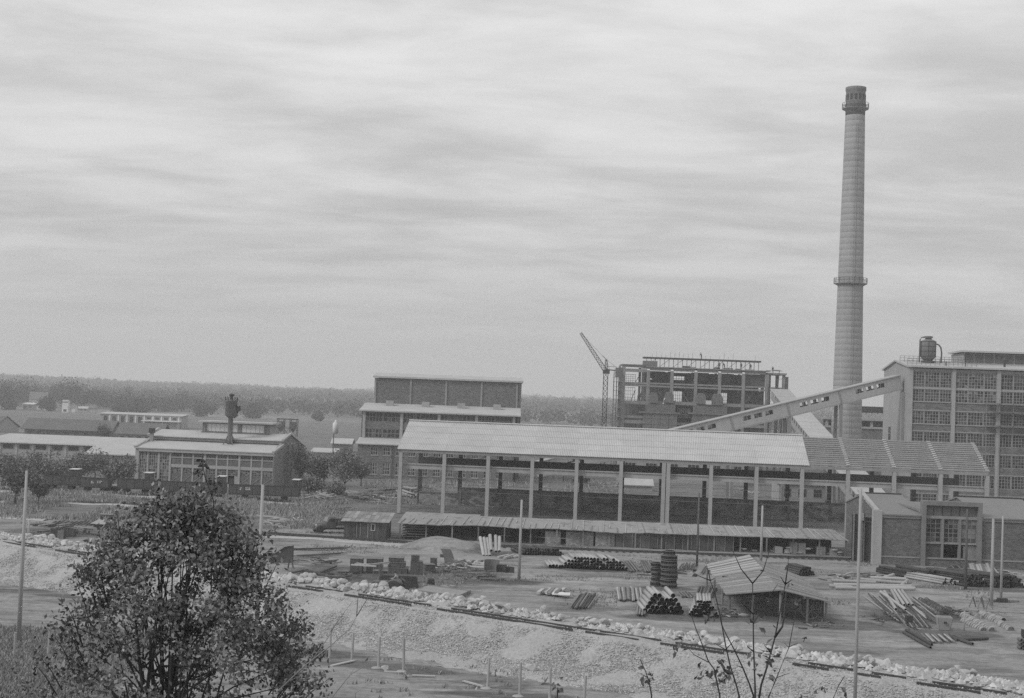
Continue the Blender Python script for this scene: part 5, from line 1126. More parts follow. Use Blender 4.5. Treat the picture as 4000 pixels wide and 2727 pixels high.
bx('back_boards', 18.6-21, 25.5-21, 13.5, 13.7, 0, 1.6, WOODD, sh)
for k in range(9): bx('wall_board', 23.2-21+k*.2, 23.2-21+k*.2+.17, 3.2, 3.26, 0, 1.3, WOODD, sh)
t = thing('spoked_wheel', 'big spoked wheel leaning inside the plank roofed shelter', 'wheel', (23.6, 109.6, .02)); m = MB()
m.tube([(.75*math.cos(a*.314), 0, .75+.75*math.sin(a*.314)) for a in range(21)], .05, 6, False); m.build('rim', WOOD, t)
for a in range(5): m = MB(); m.beam((.73*math.cos(a*.628), 0, .75+.73*math.sin(a*.628)), (-.73*math.cos(a*.628), 0, .75-.73*math.sin(a*.628)), .05); m.build('spoke', WOOD, t)
for k, (px, py, l_) in enumerate(((2860, 2398, 'stone filled sack heap at the left side of the shelter'), (2905, 2410, 'pale sack between the front posts of the shelter'))):
    g = G(px, py); m = MB(); m.lathe([(.2, 0), (.34, .06), (.3, .2), (.08, .28)], 9); o = m.build('sack', CONC2, None, True, g); o.scale = (1.3, .8, 1); tag(o, l_, 'sack')
# ------------------------------------------------------------------ wooden hut and truck
g = G(1343, 2103); hut = thing('board_hut', 'small dark board hut with pale patched roof beside the truck', 'hut', (g.x, g.y, 0), R(-3)); HW = 4.6; HD = 4.0; HH_ = 1.85
for k in range(23):
    w = HW/23; bx('wall_board', k*w, k*w+w-.015, random.uniform(0, .02), .06, 0, HH_, WOODD, hut)
for k in range(18): w = HD/18; bx('side_board', HW, HW+.05, .06+k*w, .06+k*w+w-.015, 0, HH_+.03+.6*k/18, WOODD, hut); bx('side_board', 0, .05, .06+k*w, .06+k*w+w-.015, 0, HH_+.03+.6*k/18, WOODD, hut)
for x, w in ((1.35, .07), (1.75, .1), (2.55, .16), (3.2, .05)): bx('cover_strip', x, x+w, -.05, -.003, .1, HH_-.1, WOOD, hut)
for c in range(3):
    for k in range(11):
        a_, b_ = -.35+k*.49, -.35+(k+1)*.49-.02; y0, y1 = -.4+c*1.6, -.4+(c+1)*1.6+.1; z0 = HH_+.06+c*.24; m = MB(); j = random.uniform(0, .03)
        m.slab([(a_, y0, z0+j+.03), (b_, y0, z0+j+.03), (b_, y1, z0+.26+j), (a_, y1, z0+.26+j)], .03); m.build('roof_board', REED, hut)
f = fb('window', 2.95, 3.45, -.06, -.005, .95, 1.75, WOODL, hut); bx('pane', 3.05, 3.35, -.08, -.061, 1.05, 1.65, GL1, f)
fb('door', 1.9, 2.5, -.06, -.005, .02, 1.6, WOODD, hut)
g = G(1300, 2082); tr = thing('flatbed_truck', 'dark old flatbed truck with rounded cab parked beside the board hut', 'truck', (g.x, g.y, 0), R(180+24))
# truck faces +x in its own frame
TP = M('truck_paint', .10, .15, 1.0, rough=.5, spec=.4)
def loft(m, secs):
    n = len(secs[0]); o = len(m.v)
    for s_ in secs: m.v += [tuple(q) for q in s_]
    for i in range(len(secs)-1):
        for j in range(n): m.f.append((o+i*n+j, o+i*n+(j+1) % n, o+(i+1)*n+(j+1) % n, o+(i+1)*n+j))
    m.f.append(tuple(o+j for j in range(n))); m.f.append(tuple(o+(len(secs)-1)*n+j for j in reversed(range(n))))
def rsec(x, w, z0, z1, c=.3): return [(x, -w, z0), (x, w, z0), (x, w, z1-c), (x, w-c, z1), (x, -w+c, z1), (x, -w, z1-c)]
m = MB(); loft(m, [rsec(.95, .72, .62, 1.25, .22), rsec(1.7, .52, .62, 1.22, .2), rsec(2.2, .42, .62, 1.12, .16), rsec(2.28, .38, .66, 1.02, .14)]); me_ = m.mesh('bonnet', TP); fixn(me_); link('bonnet', me_, tr)
m = MB(); loft(m, [rsec(-.15, .78, .6, 1.9, .22), rsec(.55, .78, .6, 1.95, .22), rsec(.72, .78, .6, 1.85, .2), rsec(.98, .77, .6, 1.3, .12)]); me_ = m.mesh('cab', TP); fixn(me_); link('cab', me_, tr)
o = bx('windscreen', -.02, .02, -.62, .62, -.25, .25, GL3, tr); o.location = (.86, 0, 1.58); o.rotation_euler = (0, -.42, 0)
for s_ in (-1, 1):
    bx('side_window', .1, .55, s_*.785-.01, s_*.785+.01, 1.35, 1.7, GL1, tr); bx('door_handle', .12, .22, s_*.8-.015, s_*.8+.015, 1.2, 1.23, STEELM, tr)
    m = MB(); m.tube([(1.75+.52*math.cos(a), s_*.74, .42+.5*math.sin(a)) for a in [k*math.pi/8 for k in range(9)]], [.16]*9, 8); m.build('mudguard', TP, tr, True)
    m = MB(); m.lathe([(.1, 0), (.1, .1), (.02, .12)], 12); o = m.build('headlight', WHITE, tr, False, (2.1, s_*.5, .95)); o.rotation_euler = (0, math.pi/2, 0)
    bx('running_board', -.1, 1.2, s_*.82-.14, s_*.82+.14, .48, .53, STEEL, tr)
    for x in (1.75, -2.2):
        m = MB(); m.lathe([(.2, -.12), (.40, -.12), (.43, -.08), (.43, .08), (.40, .12), (.2, .12)], 20); w = m.build('wheel', STEEL, tr, False, (x, s_*.72, .43)); w.rotation_euler = (math.pi/2, 0, 0); m = MB(); m.lathe([(.05, .13), (.2, .125), (.2, .135), (.05, .16)], 14); m.build('rim', STEELM, w)
bx('bumper', 2.4, 2.48, -.8, .8, .45, .62, STEELM, tr); bx('grille', 2.285, 2.31, -.3, .3, .68, .98, STEELM, tr); bx('chassis', -3.3, 2.3, -.35, .35, .45, .6, STEEL, tr)
fb('bed_floor', -3.4, -.3, -.95, .95, .85, .95, WOOD, tr)
for s_ in (-1, 1):
    for k in range(3): bx('side_slat', -3.4, -.3, s_*.95-.02, s_*.95+.02, 1.0+k*.2, 1.15+k*.2, WOODD, tr)
for k in range(3): bx('head_slat', -.34, -.3, -.92, .92, 1.0+k*.2, 1.15+k*.2, WOODD, tr)
# dark lorry seen through the hall
g = G(2232, 1890); t = thing('small_lorry', 'small dark lorry standing behind the hall beside two men', 'lorry', g)
loft_m = MB(); loft(loft_m, [rsec(0, .7, .5, 1.0, .15), rsec(.8, .75, .5, 1.1, .15), rsec(.85, .8, .5, 1.75, .2), rsec(1.6, .8, .5, 1.8, .2)]); me_ = loft_m.mesh('cab', STEEL); fixn(me_); link('cab', me_, t); fb('bed', 1.65, 3.6, -.85, .85, .7, 1.25, STEEL, t)
for x in (.4, 2.8):
    for s_ in (-.7, .7): m = MB(); m.tube([(x, s_-.1, .4), (x, s_+.1, .4)], .4, 12); m.build('wheel', STEEL, t)
# ------------------------------------------------------------------ people (skinned bodies)
def person(loc, label, pose='stand', rz=0, h=1.7, top=.12, legs=.06, cat='person'):
    s_ = h/1.7
    if pose == 'sit': J = {'pel': (0, 0, .0), 'chest': (.10, 0, .42), 'neck': (.16, 0, .56), 'head': (.22, 0, .72), 'kL': (.42, .14, .02), 'kR': (.42, -.14, .02), 'fL': (.45, .14, -.42), 'fR': (.45, -.14, -.42), 'tL': (.58, .14, -.44), 'tR': (.58, -.14, -.44), 'eL': (.30, .26, .22), 'eR': (.30, -.26, .22), 'hL': (.52, .16, .26), 'hR': (.52, -.16, .26)}
    else:
        b = .28 if pose == 'bend' else 0.0; st = .14 if pose != 'bend' else .05
        J = {'pel': (0, 0, .9), 'chest': (.35*b*2, 0, 1.32-b*.4), 'neck': (.42*b*2, 0, 1.46-b*.45), 'head': (.03+.5*b*2, 0, 1.62-b*.55), 'kL': (.06, .11, .48), 'kR': (-.02, -.11, .48), 'fL': (st, .12, .06), 'fR': (-st, -.12, .06), 'tL': (st+.15, .12, .04), 'tR': (-st+.15, -.12, .04), 'eL': (.0+b, .26, 1.06-b*.4), 'eR': (.05+b, -.26, 1.06-b*.4), 'hL': (.12+b, .25, .80), 'hR': (.2+b, -.24, .86)}
    J['sL'] = tuple(a+q for a, q in zip(J['chest'], (0, .19, .04))); J['sR'] = tuple(a+q for a, q in zip(J['chest'], (0, -.19, .04))); J['hipL'] = tuple(a+q for a, q in zip(J['pel'], (0, .09, -.04))); J['hipR'] = tuple(a+q for a, q in zip(J['pel'], (0, -.09, -.04)))
    names = list(J); E = [('pel', 'chest'), ('chest', 'neck'), ('neck', 'head'), ('chest', 'sL'), ('sL', 'eL'), ('eL', 'hL'), ('chest', 'sR'), ('sR', 'eR'), ('eR', 'hR'), ('pel', 'hipL'), ('hipL', 'kL'), ('kL', 'fL'), ('fL', 'tL'), ('pel', 'hipR'), ('hipR', 'kR'), ('kR', 'fR'), ('fR', 'tR')]
    rad = {'pel': .145, 'chest': .16, 'neck': .06, 'head': .105, 'sL': .075, 'sR': .075, 'eL': .05, 'eR': .05, 'hL': .04, 'hR': .04, 'hipL': .095, 'hipR': .095, 'kL': .065, 'kR': .065, 'fL': .05, 'fR': .05, 'tL': .04, 'tR': .04}
    me = bpy.data.meshes.new('person'); me.from_pydata([tuple(c*s_ for c in J[n]) for n in names], [(names.index(a), names.index(b)) for a, b in E], []); o = link('person', me, None, loc, rz)
    sk = o.modifiers.new('skin', 'SKIN'); ob = o.modifiers.new('sub', 'SUBSURF'); ob.levels = ob.render_levels = 1
    for i, n in enumerate(names): v = me.skin_vertices[0].data[i]; v.radius = (rad[n]*s_, rad[n]*s_); v.use_root = (n == 'pel')
    dg = bpy.context.evaluated_depsgraph_get(); m2 = bpy.data.meshes.new_from_object(o.evaluated_get(dg)); o.modifiers.clear(); o.data = m2; m2.materials.clear()
    for nm, vv in (('jacket_%d' % int(top*100), top), ('trousers_%d' % int(legs*100), legs), ('skin_tone', .30)): m2.materials.append(M(nm, vv, .1, 4))
    zh = J['head'][2]*s_; zp = J['pel'][2]*s_
    for p in m2.polygons:
        c = p.center; p.material_index = 2 if (c.z > (J['neck'][2])*s_ or any((c-Vector(J[q])*s_).length < .06 for q in ('hL', 'hR'))) else (1 if (c.z < zp+.05 and not (pose == 'sit' and c.x < .1 and c.z > zp-.02)) else 0)
    m2.polygons.foreach_set('use_smooth', [True]*len(m2.polygons))
    cap = MB(); hd = J['head']; cap.lathe([(.11*s_, hd[2]*s_+.0), (.12*s_, hd[2]*s_+.04), (.09*s_, hd[2]*s_+.11), (.02, hd[2]*s_+.13)], 10); cap.build('cap', M('cloth_cap', .05, .1, 3), o, True, (hd[0]*s_, hd[1]*s_, 0))
    return tag(o, label, cat)
g = G(2270, 1893); person((g.x, g.y, 0), 'standing man in dark clothes right of the small dark lorry', 'stand', R(-60), 1.65, .04, .03); person((g.x+.75, g.y+.2, 0), 'second man in dark clothes standing close beside the first', 'stand', R(120), 1.6, .05, .03)
g = G(2200, 1886); person((g.x, g.y, 0), 'lone man in grey standing left of the small dark lorry', 'stand', R(-20), 1.62, .10, .05)
dz = tz+.28; phl = ph.location
for x, y, z, l_, p_ in ((qx(1095), 1.0, tz+.28, 'worker bent over on the top deck of the power house', 'bend'), (qx(1935), 6.5, T0-.15, 'worker standing on the right end slab of the power house', 'stand'), (qx(1535), .3, T0+.22, 'worker standing under the truss deck right of its middle', 'stand'), (qx(1640), .3, T0+.22, 'worker bending beside the rightmost deck props', 'bend'), (qx(1350), .3, T0+.22, 'worker bending on the roof slab of the power house', 'bend'), (qx(1290), -.1, T0+.22, 'worker at the front edge of the roof slab', 'stand')):
    person((phl.x+x, phl.y+y, z), l_, p_, random.random()*6, 1.7, .06, .04)
# ------------------------------------------------------------------ tractor with driver
g = G(1530, 2328, .05); tc = thing('tractor', 'small dark tractor half hidden behind the boulders', 'tractor', (g.x, g.y, .05), R(168))
m = MB(); loft(m, [rsec(.35, .3, .65, 1.2, .1), rsec(1.5, .28, .65, 1.16, .1), rsec(1.62, .24, .7, 1.08, .1)]); me_ = m.mesh('bonnet', TP); fixn(me_); link('bonnet', me_, tc)
for s_ in (-1, 1):
    m = MB(); m.lathe([(.3, -.14), (.58, -.14), (.62, -.1), (.62, .1), (.58, .14), (.3, .14)], 24); w = m.build('rear_wheel', STEEL, tc, False, (-.35, s_*.6, .62)); w.rotation_euler = (math.pi/2, 0, 0); m = MB(); m.lathe([(.05, -.1), (.32, -.12), (.32, .12), (.05, .1)], 16); m.build('rim', PLAST, w)
    m = MB(); m.lathe([(.15, -.08), (.32, -.08), (.34, .0), (.32, .08), (.15, .08)], 18); w = m.build('front_wheel', STEEL, tc, False, (1.35, s_*.5, .34)); w.rotation_euler = (math.pi/2, 0, 0); m = MB(); m.lathe([(.03, -.06), (.16, -.07), (.16, .07), (.03, .06)], 12); m.build('rim', STEELM, w)
    m = MB(); m.tube([(-.35+.7*math.cos(a), s_*.6, .62+.7*math.sin(a)) for a in [.25+k*.32 for k in range(8)]], .12, 6); m.build('mudguard', TP, tc, True)
MB().tube([(1.0, .12, 1.15), (1.0, .12, 1.75)], .04, 8).build('exhaust', STEEL, tc); fb('seat', -.65, -.25, -.22, .22, .92, 1.0, STEEL, tc); fb('chassis', -.6, 1.4, -.2, .2, .4, .66, STEEL, tc); m = MB(); m.tube([(.3, 0, 1.0), (.1, 0, 1.35)], .025, 6); m.lathe([(.2, 1.36), (.22, 1.38), (.2, 1.4)], 14, (.08, 0)); m.build('steering_wheel', STEEL, tc)
q = tc.matrix_basis @ Vector((-.42, 0, 1.14)); person(q, 'tractor driver in pale jacket seated with his back half turned', 'sit', R(168), 1.7, .30, .05)
g = G(1566, 2330, .05); person((g.x, g.y+.3, .05), 'man in grey jacket stooping behind the tractor', 'bend', R(150), 1.6, .22, .05)
# ------------------------------------------------------------------ steel boxes, troughs, plates in the left of the yard
def steelbox(px0, px1, pyb, h, dep, label, mat=CASING, n=1, cat='steel box', open_=False, name='steel_box', rz=0, lift=0):
    a = G((px0+px1)/2, pyb); w = (px1-px0)/FPX*a.y; t = thing(name, label, cat, (a.x-w/2, a.y, lift), rz)
    for k in range(n):
        z0, z1 = h*k/n, h*(k+1)/n-.03
        if open_:
            for q in ((0, w, 0, .05), (0, w, dep-.05, dep), (0, .05, .05, dep-.05), (w-.05, w, .05, dep-.05)): bx('side_plate', q[0], q[1], q[2], q[3], z0, z1, mat, t)
            bx('bottom_plate', .05, w-.05, .05, dep-.05, z0, z0+.05, mat, t)
        else:
            bx('panel', .0, w, .0, dep, z0, z1, mat, t); bx('rim', -.03, w+.03, -.03, dep+.03, z1, z1+.03, STEELM, t)
            bx('rib', w*.7-.02, w*.7+.02, -.03, -.002, z0+.05, z1, mat, t)
    return t
steelbox(1515, 1590, 2242, .52, 1.6, 'wide bottom steel channel of the three step stack', CASING); steelbox(1517, 1580, 2240, .4, 1.5, 'middle steel channel of the three step stack', CASING, lift=.56); steelbox(1516, 1573, 2238, .36, 1.4, 'top steel channel of the three step stack', CASING, lift=.99)
steelbox(1602, 1648, 2244, 1.15, 1.0, 'upright steel cabinet in two parts right of the channel stack', CASING); steelbox(1604, 1634, 2243, .5, .8, 'small steel box on top of the upright cabinet', CASING, lift=1.19)
steelbox(1366, 1412, 2242, 1.35, 1.5, 'dark steel casing with flat lid left of the frames', CASING); steelbox(1430, 1490, 2240, 1.3, 1.6, 'wide dark steel casing behind the two frames', CASING)
steelbox(1662, 1700, 2232, .6, 1.2, 'low tilted steel hopper right of the cabinet', CASING, rz=R(15)); steelbox(1680, 1705, 2218, .9, .8, 'steel box behind the tilted hopper', CASING); steelbox(1718, 1733, 2198, .3, .5, 'tiny dark box on the heap behind the firewood', CASING, lift=.5)
for px, l_ in ((1468, 'left of two light angle iron stands before the casing'), (1503, 'right of two light angle iron stands before the casing')):
    g = G(px, 2252); t = thing('angle_stand', l_, 'stand', (g.x-.25, g.y, 0))
    for x in (0, .5):
        for y in (0, .5): bx('leg', x-.025, x+.025, y-.025, y+.025, 0, 1.05, STEELM, t)
    for z in (.5, 1.05):
        for y in (0, .5): bx('rail', -.03, .53, y-.03, y+.03, z, z+.05, PLAST, t)
steelbox(1486, 1628, 2278, .55, .7, 'long dark steel trough behind the tractor driver', STEEL, open_=True, name='steel_trough', cat='trough'); steelbox(1545, 1632, 2308, .62, .8, 'second dark steel trough nearer to the sand bed', STEEL, open_=True, name='steel_trough', cat='trough')
g = G(1683, 2293); t = thing('plate_stack', 'stack of square steel plates right of the troughs', 'plate stack', g)
for k in range(5): w = .38-.03*k; o = bx('plate', -w, w, -w, w, k*.16, k*.16+.08, STEEL, t); o.rotation_euler = (0, 0, random.uniform(-.2, .2))
g = G(1752, 2302); t = thing('frame_block', 'square concrete frame block with a hole beyond the sand bed', 'block', g, R(35))
for q in ((-.5, .5, -.5, -.2), (-.5, .5, .2, .5), (-.5, -.2, -.2, .2), (.2, .5, -.2, .2)): bx('side', *q, 0, .3, CONC2, t)
# sand bed in a low board frame
A_, B_, C_, D_2 = G(1598, 2316), G(1668, 2297), G(1838, 2320), G(1790, 2342)
sb = thing('sand_bed', 'low board framed bed of sand just behind the boulders', 'sand bed', (A_.x, A_.y, 0)); 
for p, q in ((A_, B_), (B_, C_), (C_, D_2), (D_2, A_)): MB().beam(p-A_+Vector((0, 0, .15)), q-A_+Vector((0, 0, .15)), .07, .32).build('side_board', WOOD, sb)
MB().slab([tuple(p-A_+Vector((0, 0, .22))) for p in (A_, D_2, C_, B_)], .2).build('sand', M('sand', .27, .12, .5, fine=.1), sb)
# curved plates
def curved(px, pyb, r, h, a0, a1, label, mat=STEELM, rz=0, tilt=0):
    g = G(px, pyb); m = MB(); n = 12; V_ = []
    for k in range(n+1):
        a = a0+(a1-a0)*k/n
        for rr in (r, r-.04):
            for z in (0, h): V_.append((rr*math.cos(a), rr*math.sin(a)-r*math.sin((a0+a1)/2), z))
    F_ = []
    for k in range(n): o = 4*k; F_ += [(o, o+4, o+5, o+1), (o+2, o+3, o+7, o+6), (o+1, o+5, o+7, o+3), (o, o+2, o+6, o+4)]
    F_ += [(0, 1, 3, 2), (4*n, 4*n+2, 4*n+3, 4*n+1)]
    m.add(V_, F_); me = m.mesh('curved_plate', mat); fixn(me); o = link('curved_plate', me, None, (g.x, g.y, .03), rz); o.rotation_euler = (tilt, 0, rz); return tag(o, label, 'plate')
m = MB(); V_ = []
g = G(1755, 2213); prof_ = [(0, 0), (-.05, .45), (-.16, .9), (-.34, 1.35), (-.5, 1.6)]
for y in (0, .06):
    for x in (0, .95):
        for dx_, z in prof_: V_.append((x+dx_, y+z*.1, z))
m.add(V_, [(i, i+1, 6+i, 5+i) for i in range(4)]+[(10+i, 15+i, 16+i, 11+i) for i in range(4)]+[(i, 10+i, 11+i, i+1) for i in range(4)]+[(5+i, 6+i, 16+i, 15+i) for i in range(4)]+[(4, 14, 19, 9), (0, 5, 15, 10)]); me_ = m.mesh('bent_plate', STEELM); fixn(me_); tag(link('bent_plate', me_, None, (g.x-.42, g.y, .02)), 'tall bent steel plate standing behind the firewood heap', 'plate')
curved(1920, 2228, .75, 1.0, .3, 2.8, 'large curved sheet piece right of the firewood heap'); curved(1958, 2236, .5, .7, .3, 2.8, 'smaller dark curved sheet left of the middle pole', STEEL); curved(1990, 2238, .45, .55, .2, 2.6, 'smallest curved sheet close to the middle pole', STEEL)
# parapet block beside the bush
g = G(1050, 2195); t = thing('ramp_parapet', 'dark concrete ramp block with pale curved coping beside the bush', 'ramp', (g.x, g.y, 0)); pf = [(0, 0), (2.15, 0), (2.15, 1.55), (1.75, 1.55), (1.35, 1.42), (.55, .85), (0, .8)]
m = MB(); m.add([(x, y, z) for y in (0, .9) for x, z in pf], [tuple(range(7)), tuple(reversed(range(7, 14)))]+[(i, 7+i, 7+(i+1) % 7, (i+1) % 7) for i in range(7)]); me_ = m.mesh('cheek_wall', RUST); fixn(me_); link('cheek_wall', me_, t)
for (xa, za), (xb, zb) in zip(pf[2:], pf[3:]): MB().beam((xa, -.06, za+.05), (xb, -.06, zb+.05), .12, .12).build('coping', PLAST, t)
for k, (a, b) in enumerate((((1125, 2220), (1133, 2172)), ((1145, 2218), (1137, 2172)), ((1134, 2172), (1152, 2172)))):
    p0 = G(*a); p1 = P(b[0], b[1], p0.y+.2); tag(MB().tube([(0, 0, 0), p1-p0], .07, 7).build('prop_log', WOODD, None, False, p0), 'dark log propped as a trestle beside the ramp parapet', 'log', 'trestle logs')
# firewood, lumber heaps
def sticks(n, px, py, sx_, sy_, L_, r, hgt, mats, name, label, cat, group):
    for k in range(n):
        g = G(px+random.gauss(0, sx_), py+random.gauss(0, sy_)); a = random.random()*math.pi; l_ = L_*random.uniform(.5, 1.2); d = Vector((math.cos(a), math.sin(a), random.uniform(-.12, .12)))*l_/2; z = r+random.random()*hgt*max(0, 1-abs(g.x-G(px, py).x)/(sx_*2.2/FPX*g.y)); z = max(z, abs(d.z)+r*.6)
        mt_ = random.choice(mats); lb_ = label if any(w in label.split() for w in ('pale', 'dark', 'rusty')) else {'fresh_sawn_wood': 'pale ', 'weathered_board': 'grey ', 'cement_pipe': 'pale '}.get(mt_.name, 'dark ')+label
        tag(MB().beam(-d, d, r*2, r*1.5).build(name, mt_, None, False, (g.x, g.y, z)), lb_, cat, group)
sticks(110, 1775, 2225, 38, 9, 1.0, .055, .7, [WOOD, WOODD, WOOD, WOODL], 'firewood_stick', 'short stick in the tangled firewood heap before the bent plate', 'stick', 'firewood heap')
sticks(36, 1885, 2258, 40, 7, 1.2, .05, .3, [WOODD, WOOD], 'scrap_stick', 'stick in the low scrap heap left of the middle pole', 'stick', 'low scrap heap')
sticks(70, 1290, 1945, 60, 7, 3.2, .09, 1.0, [WOODL, WOOD, WOODL], 'waste_board', 'waste board in the lumber heap between the train and the hall', 'board', 'lumber heap behind the truck')
sticks(60, 1420, 1950, 45, 9, 3.0, .09, 1.3, [WOODL, WOOD, WOODD], 'waste_board', 'waste board in the lumber heap left of the hall corner', 'board', 'lumber heap by the hall corner')
sticks(60, 1110, 2048, 60, 8, 2.2, .06, .5, [WOODL, WOODL, WOOD], 'lath', 'pale lath scattered left of the truck', 'lath', 'laths left of the truck')
sticks(30, 1330, 2010, 30, 8, 1.8, .06, .8, [WOOD, WOODD], 'waste_lath', 'dark waste lath heaped behind the truck', 'lath', 'lath heap behind the truck')
sticks(26, 1590, 1930, 50, 14, 5.0, .14, .5, [WOODD, STEEL, WOODL], 'stored_beam', 'beam stored inside the left end of the open hall', 'beam', 'beams in the hall end')
sticks(24, 2330, 1900, 60, 6, 2.5, .09, .5, [WOODL, WOOD], 'site_board', 'board in the heap seen through the hall left of the kiosk', 'board', 'boards behind the hall')
sticks(24, 2910, 1930, 30, 4, 2.5, .08, .8, [WOODL, WOOD], 'site_board', 'board in the heap seen through the hall right of the kiosk', 'board', 'boards right of the kiosk')
sticks(46, 250, 2085, 48, 6, 1.5, .08, .9, [WOODD, STEEL, WOODD, WOOD], 'scrap_timber', 'dark scrap timber heaped left of the bush at the rubble edge', 'timber', 'scrap timber at the left')
for px0, px1, pyb, h, l_, mt in ((195, 228, 2100, 1.0, 'dark crate leaning in the scrap timber left of the bush', WOODD), (245, 288, 2098, .95, 'slatted pallet standing in the scrap timber left of the bush', WOODD), (225, 248, 2106, .9, 'pale boarded crate side in the scrap timber', PLAST)):
    g = G(px0, pyb); w = (px1-px0)/FPX*g.y; t = thing('crate', l_, 'crate', (g.x, g.y, 0))
    for k in range(6): bx('slat', w*k/6, w*k/6+w/6-.06, 0, .05, .02, h, mt, t)
    for z in (.15, h-.2): bx('batten', 0, w, .051, .1, z, z+.08, WOODD, t)
    for s_ in (0, w-.06): bx('side', s_, s_+.06, .11, .8, 0, h*.9, WOODD, t)
g = G(352, 2060); t = thing('metal_sheet', 'flat pale sheet lying on the scrap line left of the bush', 'sheet', (g.x, g.y, .35)); MB().slab([(0, 0, .1), (1.6, -.1, .05), (2.0, 2.2, .35), (.35, 2.3, .4)], .04).build('sheet', PLAST, t); bx('trestle', .3, 1.7, .2, 1.8, -.34, 0, WOODD, t)
g = G(388, 2028); t = thing('work_bench', 'dark bench with pale top behind the pale sheet', 'bench', (g.x, g.y, 0)); bx('top', 0, 1.55, 0, .5, .55, .62, PLAST, t); bx('apron', 0.02, 1.53, .03, .47, .25, .54, WOODD, t)
for x in (.05, 1.42): bx('leg', x, x+.08, .05, .45, 0, .25, WOODD, t)
# ------------------------------------------------------------------ right of the yard: tub, motor, tile rows, sawhorses
g = G(3692, 2466); t = thing('tipping_tub', 'pale steel tipping tub at the lower right', 'tub', (g.x, g.y, 0), R(-8)); a_, b_ = .55, .42
for (q0, q1) in (((-a_, 0), (a_, 0)), ((a_, 0), (a_, 1.3)), ((a_, 1.3), (-a_, 1.3)), ((-a_, 1.3), (-a_, 0))):
    m = MB(); k = .72; c = (0, .65); lo = [((q[0]-c[0])*k+c[0], (q[1]-c[1])*k+c[1]) for q in (q0, q1)]; dx_, dy_ = (c[0]-(q0[0]+q1[0])/2), (c[1]-(q0[1]+q1[1])/2); l_ = math.hypot(dx_, dy_); nx_, ny_ = dx_/l_*.04, dy_/l_*.04
    m.add([(lo[0][0], lo[0][1], .05), (lo[1][0], lo[1][1], .05), (q1[0], q1[1], .98), (q0[0], q0[1], .98), (lo[0][0]+nx_, lo[0][1]+ny_, .05), (lo[1][0]+nx_, lo[1][1]+ny_, .05), (q1[0]+nx_, q1[1]+ny_, .98), (q0[0]+nx_, q0[1]+ny_, .98)], [(0, 1, 2, 3), (7, 6, 5, 4), (0, 4, 5, 1), (1, 5, 6, 2), (2, 6, 7, 3), (3, 7, 4, 0)]); me_ = m.mesh('side_plate', PLAST); fixn(me_); link('side_plate', me_, t)
bx('bottom', -.38, .38, .2, 1.1, .03, .08, STEELM, t); bx('hinge', -.1, .1, -.06, .0, .55, .7, STEEL, t)
g = G(3553, 2445); t = thing('motor_block', 'small black motor on a skid left of the steel tub', 'motor', g); fb('housing', -.2, .25, 0, .6, .25, .75, STEEL, t); fb('skid', -.3, .35, -.05, .7, .05, .12, WOODD, t); MB().tube([(0, -.05, .3), (0, -.12, .3)], .18, 12).build('flywheel', STEEL, t); MB().tube([(.1, .1, .1), (-.1, -1.3, .08), (.3, -1.9, .06)], .05, 6).build('drain_pipe', PLAST, t)
def tile_row(p0, p1, n, r, label, mat, grp):
    a, b = G(*p0), G(*p1); key = ('tile', r, mat.name)
    if key not in PM:
        m = MB(); V_ = []; k = 8
        for i in range(k+1):
            an = math.pi*i/k
            for rr in (r, r*.8):
                for y in (0, .3): V_.append((rr*math.cos(an), y, rr*math.sin(an)))
        F_ = []
        for i in range(k): o = 4*i; F_ += [(o, o+1, o+5, o+4), (o+2, o+6, o+7, o+3), (o, o+4, o+6, o+2), (o+1, o+3, o+7, o+5)]
        F_ += [(0, 2, 3, 1), (4*k, 4*k+1, 4*k+3, 4*k+2)]
        m.add(V_, F_); PM[key] = m.mesh('channel_tile', mat); fixn(PM[key])
    d = b-a
    for i in range(n):
        q = a+d*(i/n); o = link('channel_tile', PM[key], None, (q.x+random.uniform(-.03, .03), q.y, .02)); o.rotation_euler = (random.uniform(-.15, .1), 0, math.atan2(d.y, d.x)+math.pi/2+random.uniform(-.15, .15)); tag(o, label, 'tile', grp)
tile_row((3770, 2412), (3885, 2472), 16, .36, 'half round pale tile in the near row at the right', PLAST, 'near tile row'); tile_row((3770, 2430), (3850, 2470), 10, .3, 'half round pale tile in the short front row by the stake', PLAST, 'short tile row')
tile_row((3850, 2408), (3960, 2468), 15, .33, 'half round pale tile in the second row at the right', PLAST, 'second tile row'); tile_row((3840, 2400), (3930, 2428), 12, .26, 'small half round tile in the far row at the right', PLAST, 'far tile row'); tile_row((3600, 2345), (3690, 2398), 16, .2, 'dark rusty clamp in the curved row left of the tile rows', RUST, 'clamp row'); tile_row((3620, 2345), (3700, 2390), 14, .2, 'dark rusty clamp in the second curved row', RUST, 'second clamp row')
for px, l_ in ((3815, 'left wooden sawhorse beside the thick pole'), (3848, 'right wooden sawhorse beside the thick pole')):
    g = G(px, 2376); t = thing('sawhorse', l_, 'sawhorse', g, R(20)); MB().beam((-.1, -.6, .9), (.1, .6, .9), .1).build('top_bar', WOOD, t)
    for y in (-.5, .5):
        for s_ in (-1, 1): MB().beam((0, y, .88), (s_*.35, y*1.1, 0), .07).build('leg', WOOD, t)
g = G(3905, 2350); t = thing('pole_footing', 'timber cradle with dark box at the foot of the thinner right pole', 'footing', g); bx('box', -.3, .5, -.6, -.1, 0, .35, STEEL, t); MB().beam((-.9, -.5, .1), (.2, .3, .15), .18).build('beam', WOOD, t); MB().beam((.2, -.5, .12), (1.6, -.2, .12), .16).build('beam', WOOD, t)
g = G(3988, 2540); t = thing('block_pile', 'pile of dark hollow blocks cut by the right picture edge', 'block pile', (g.x-.1, g.y, 0))
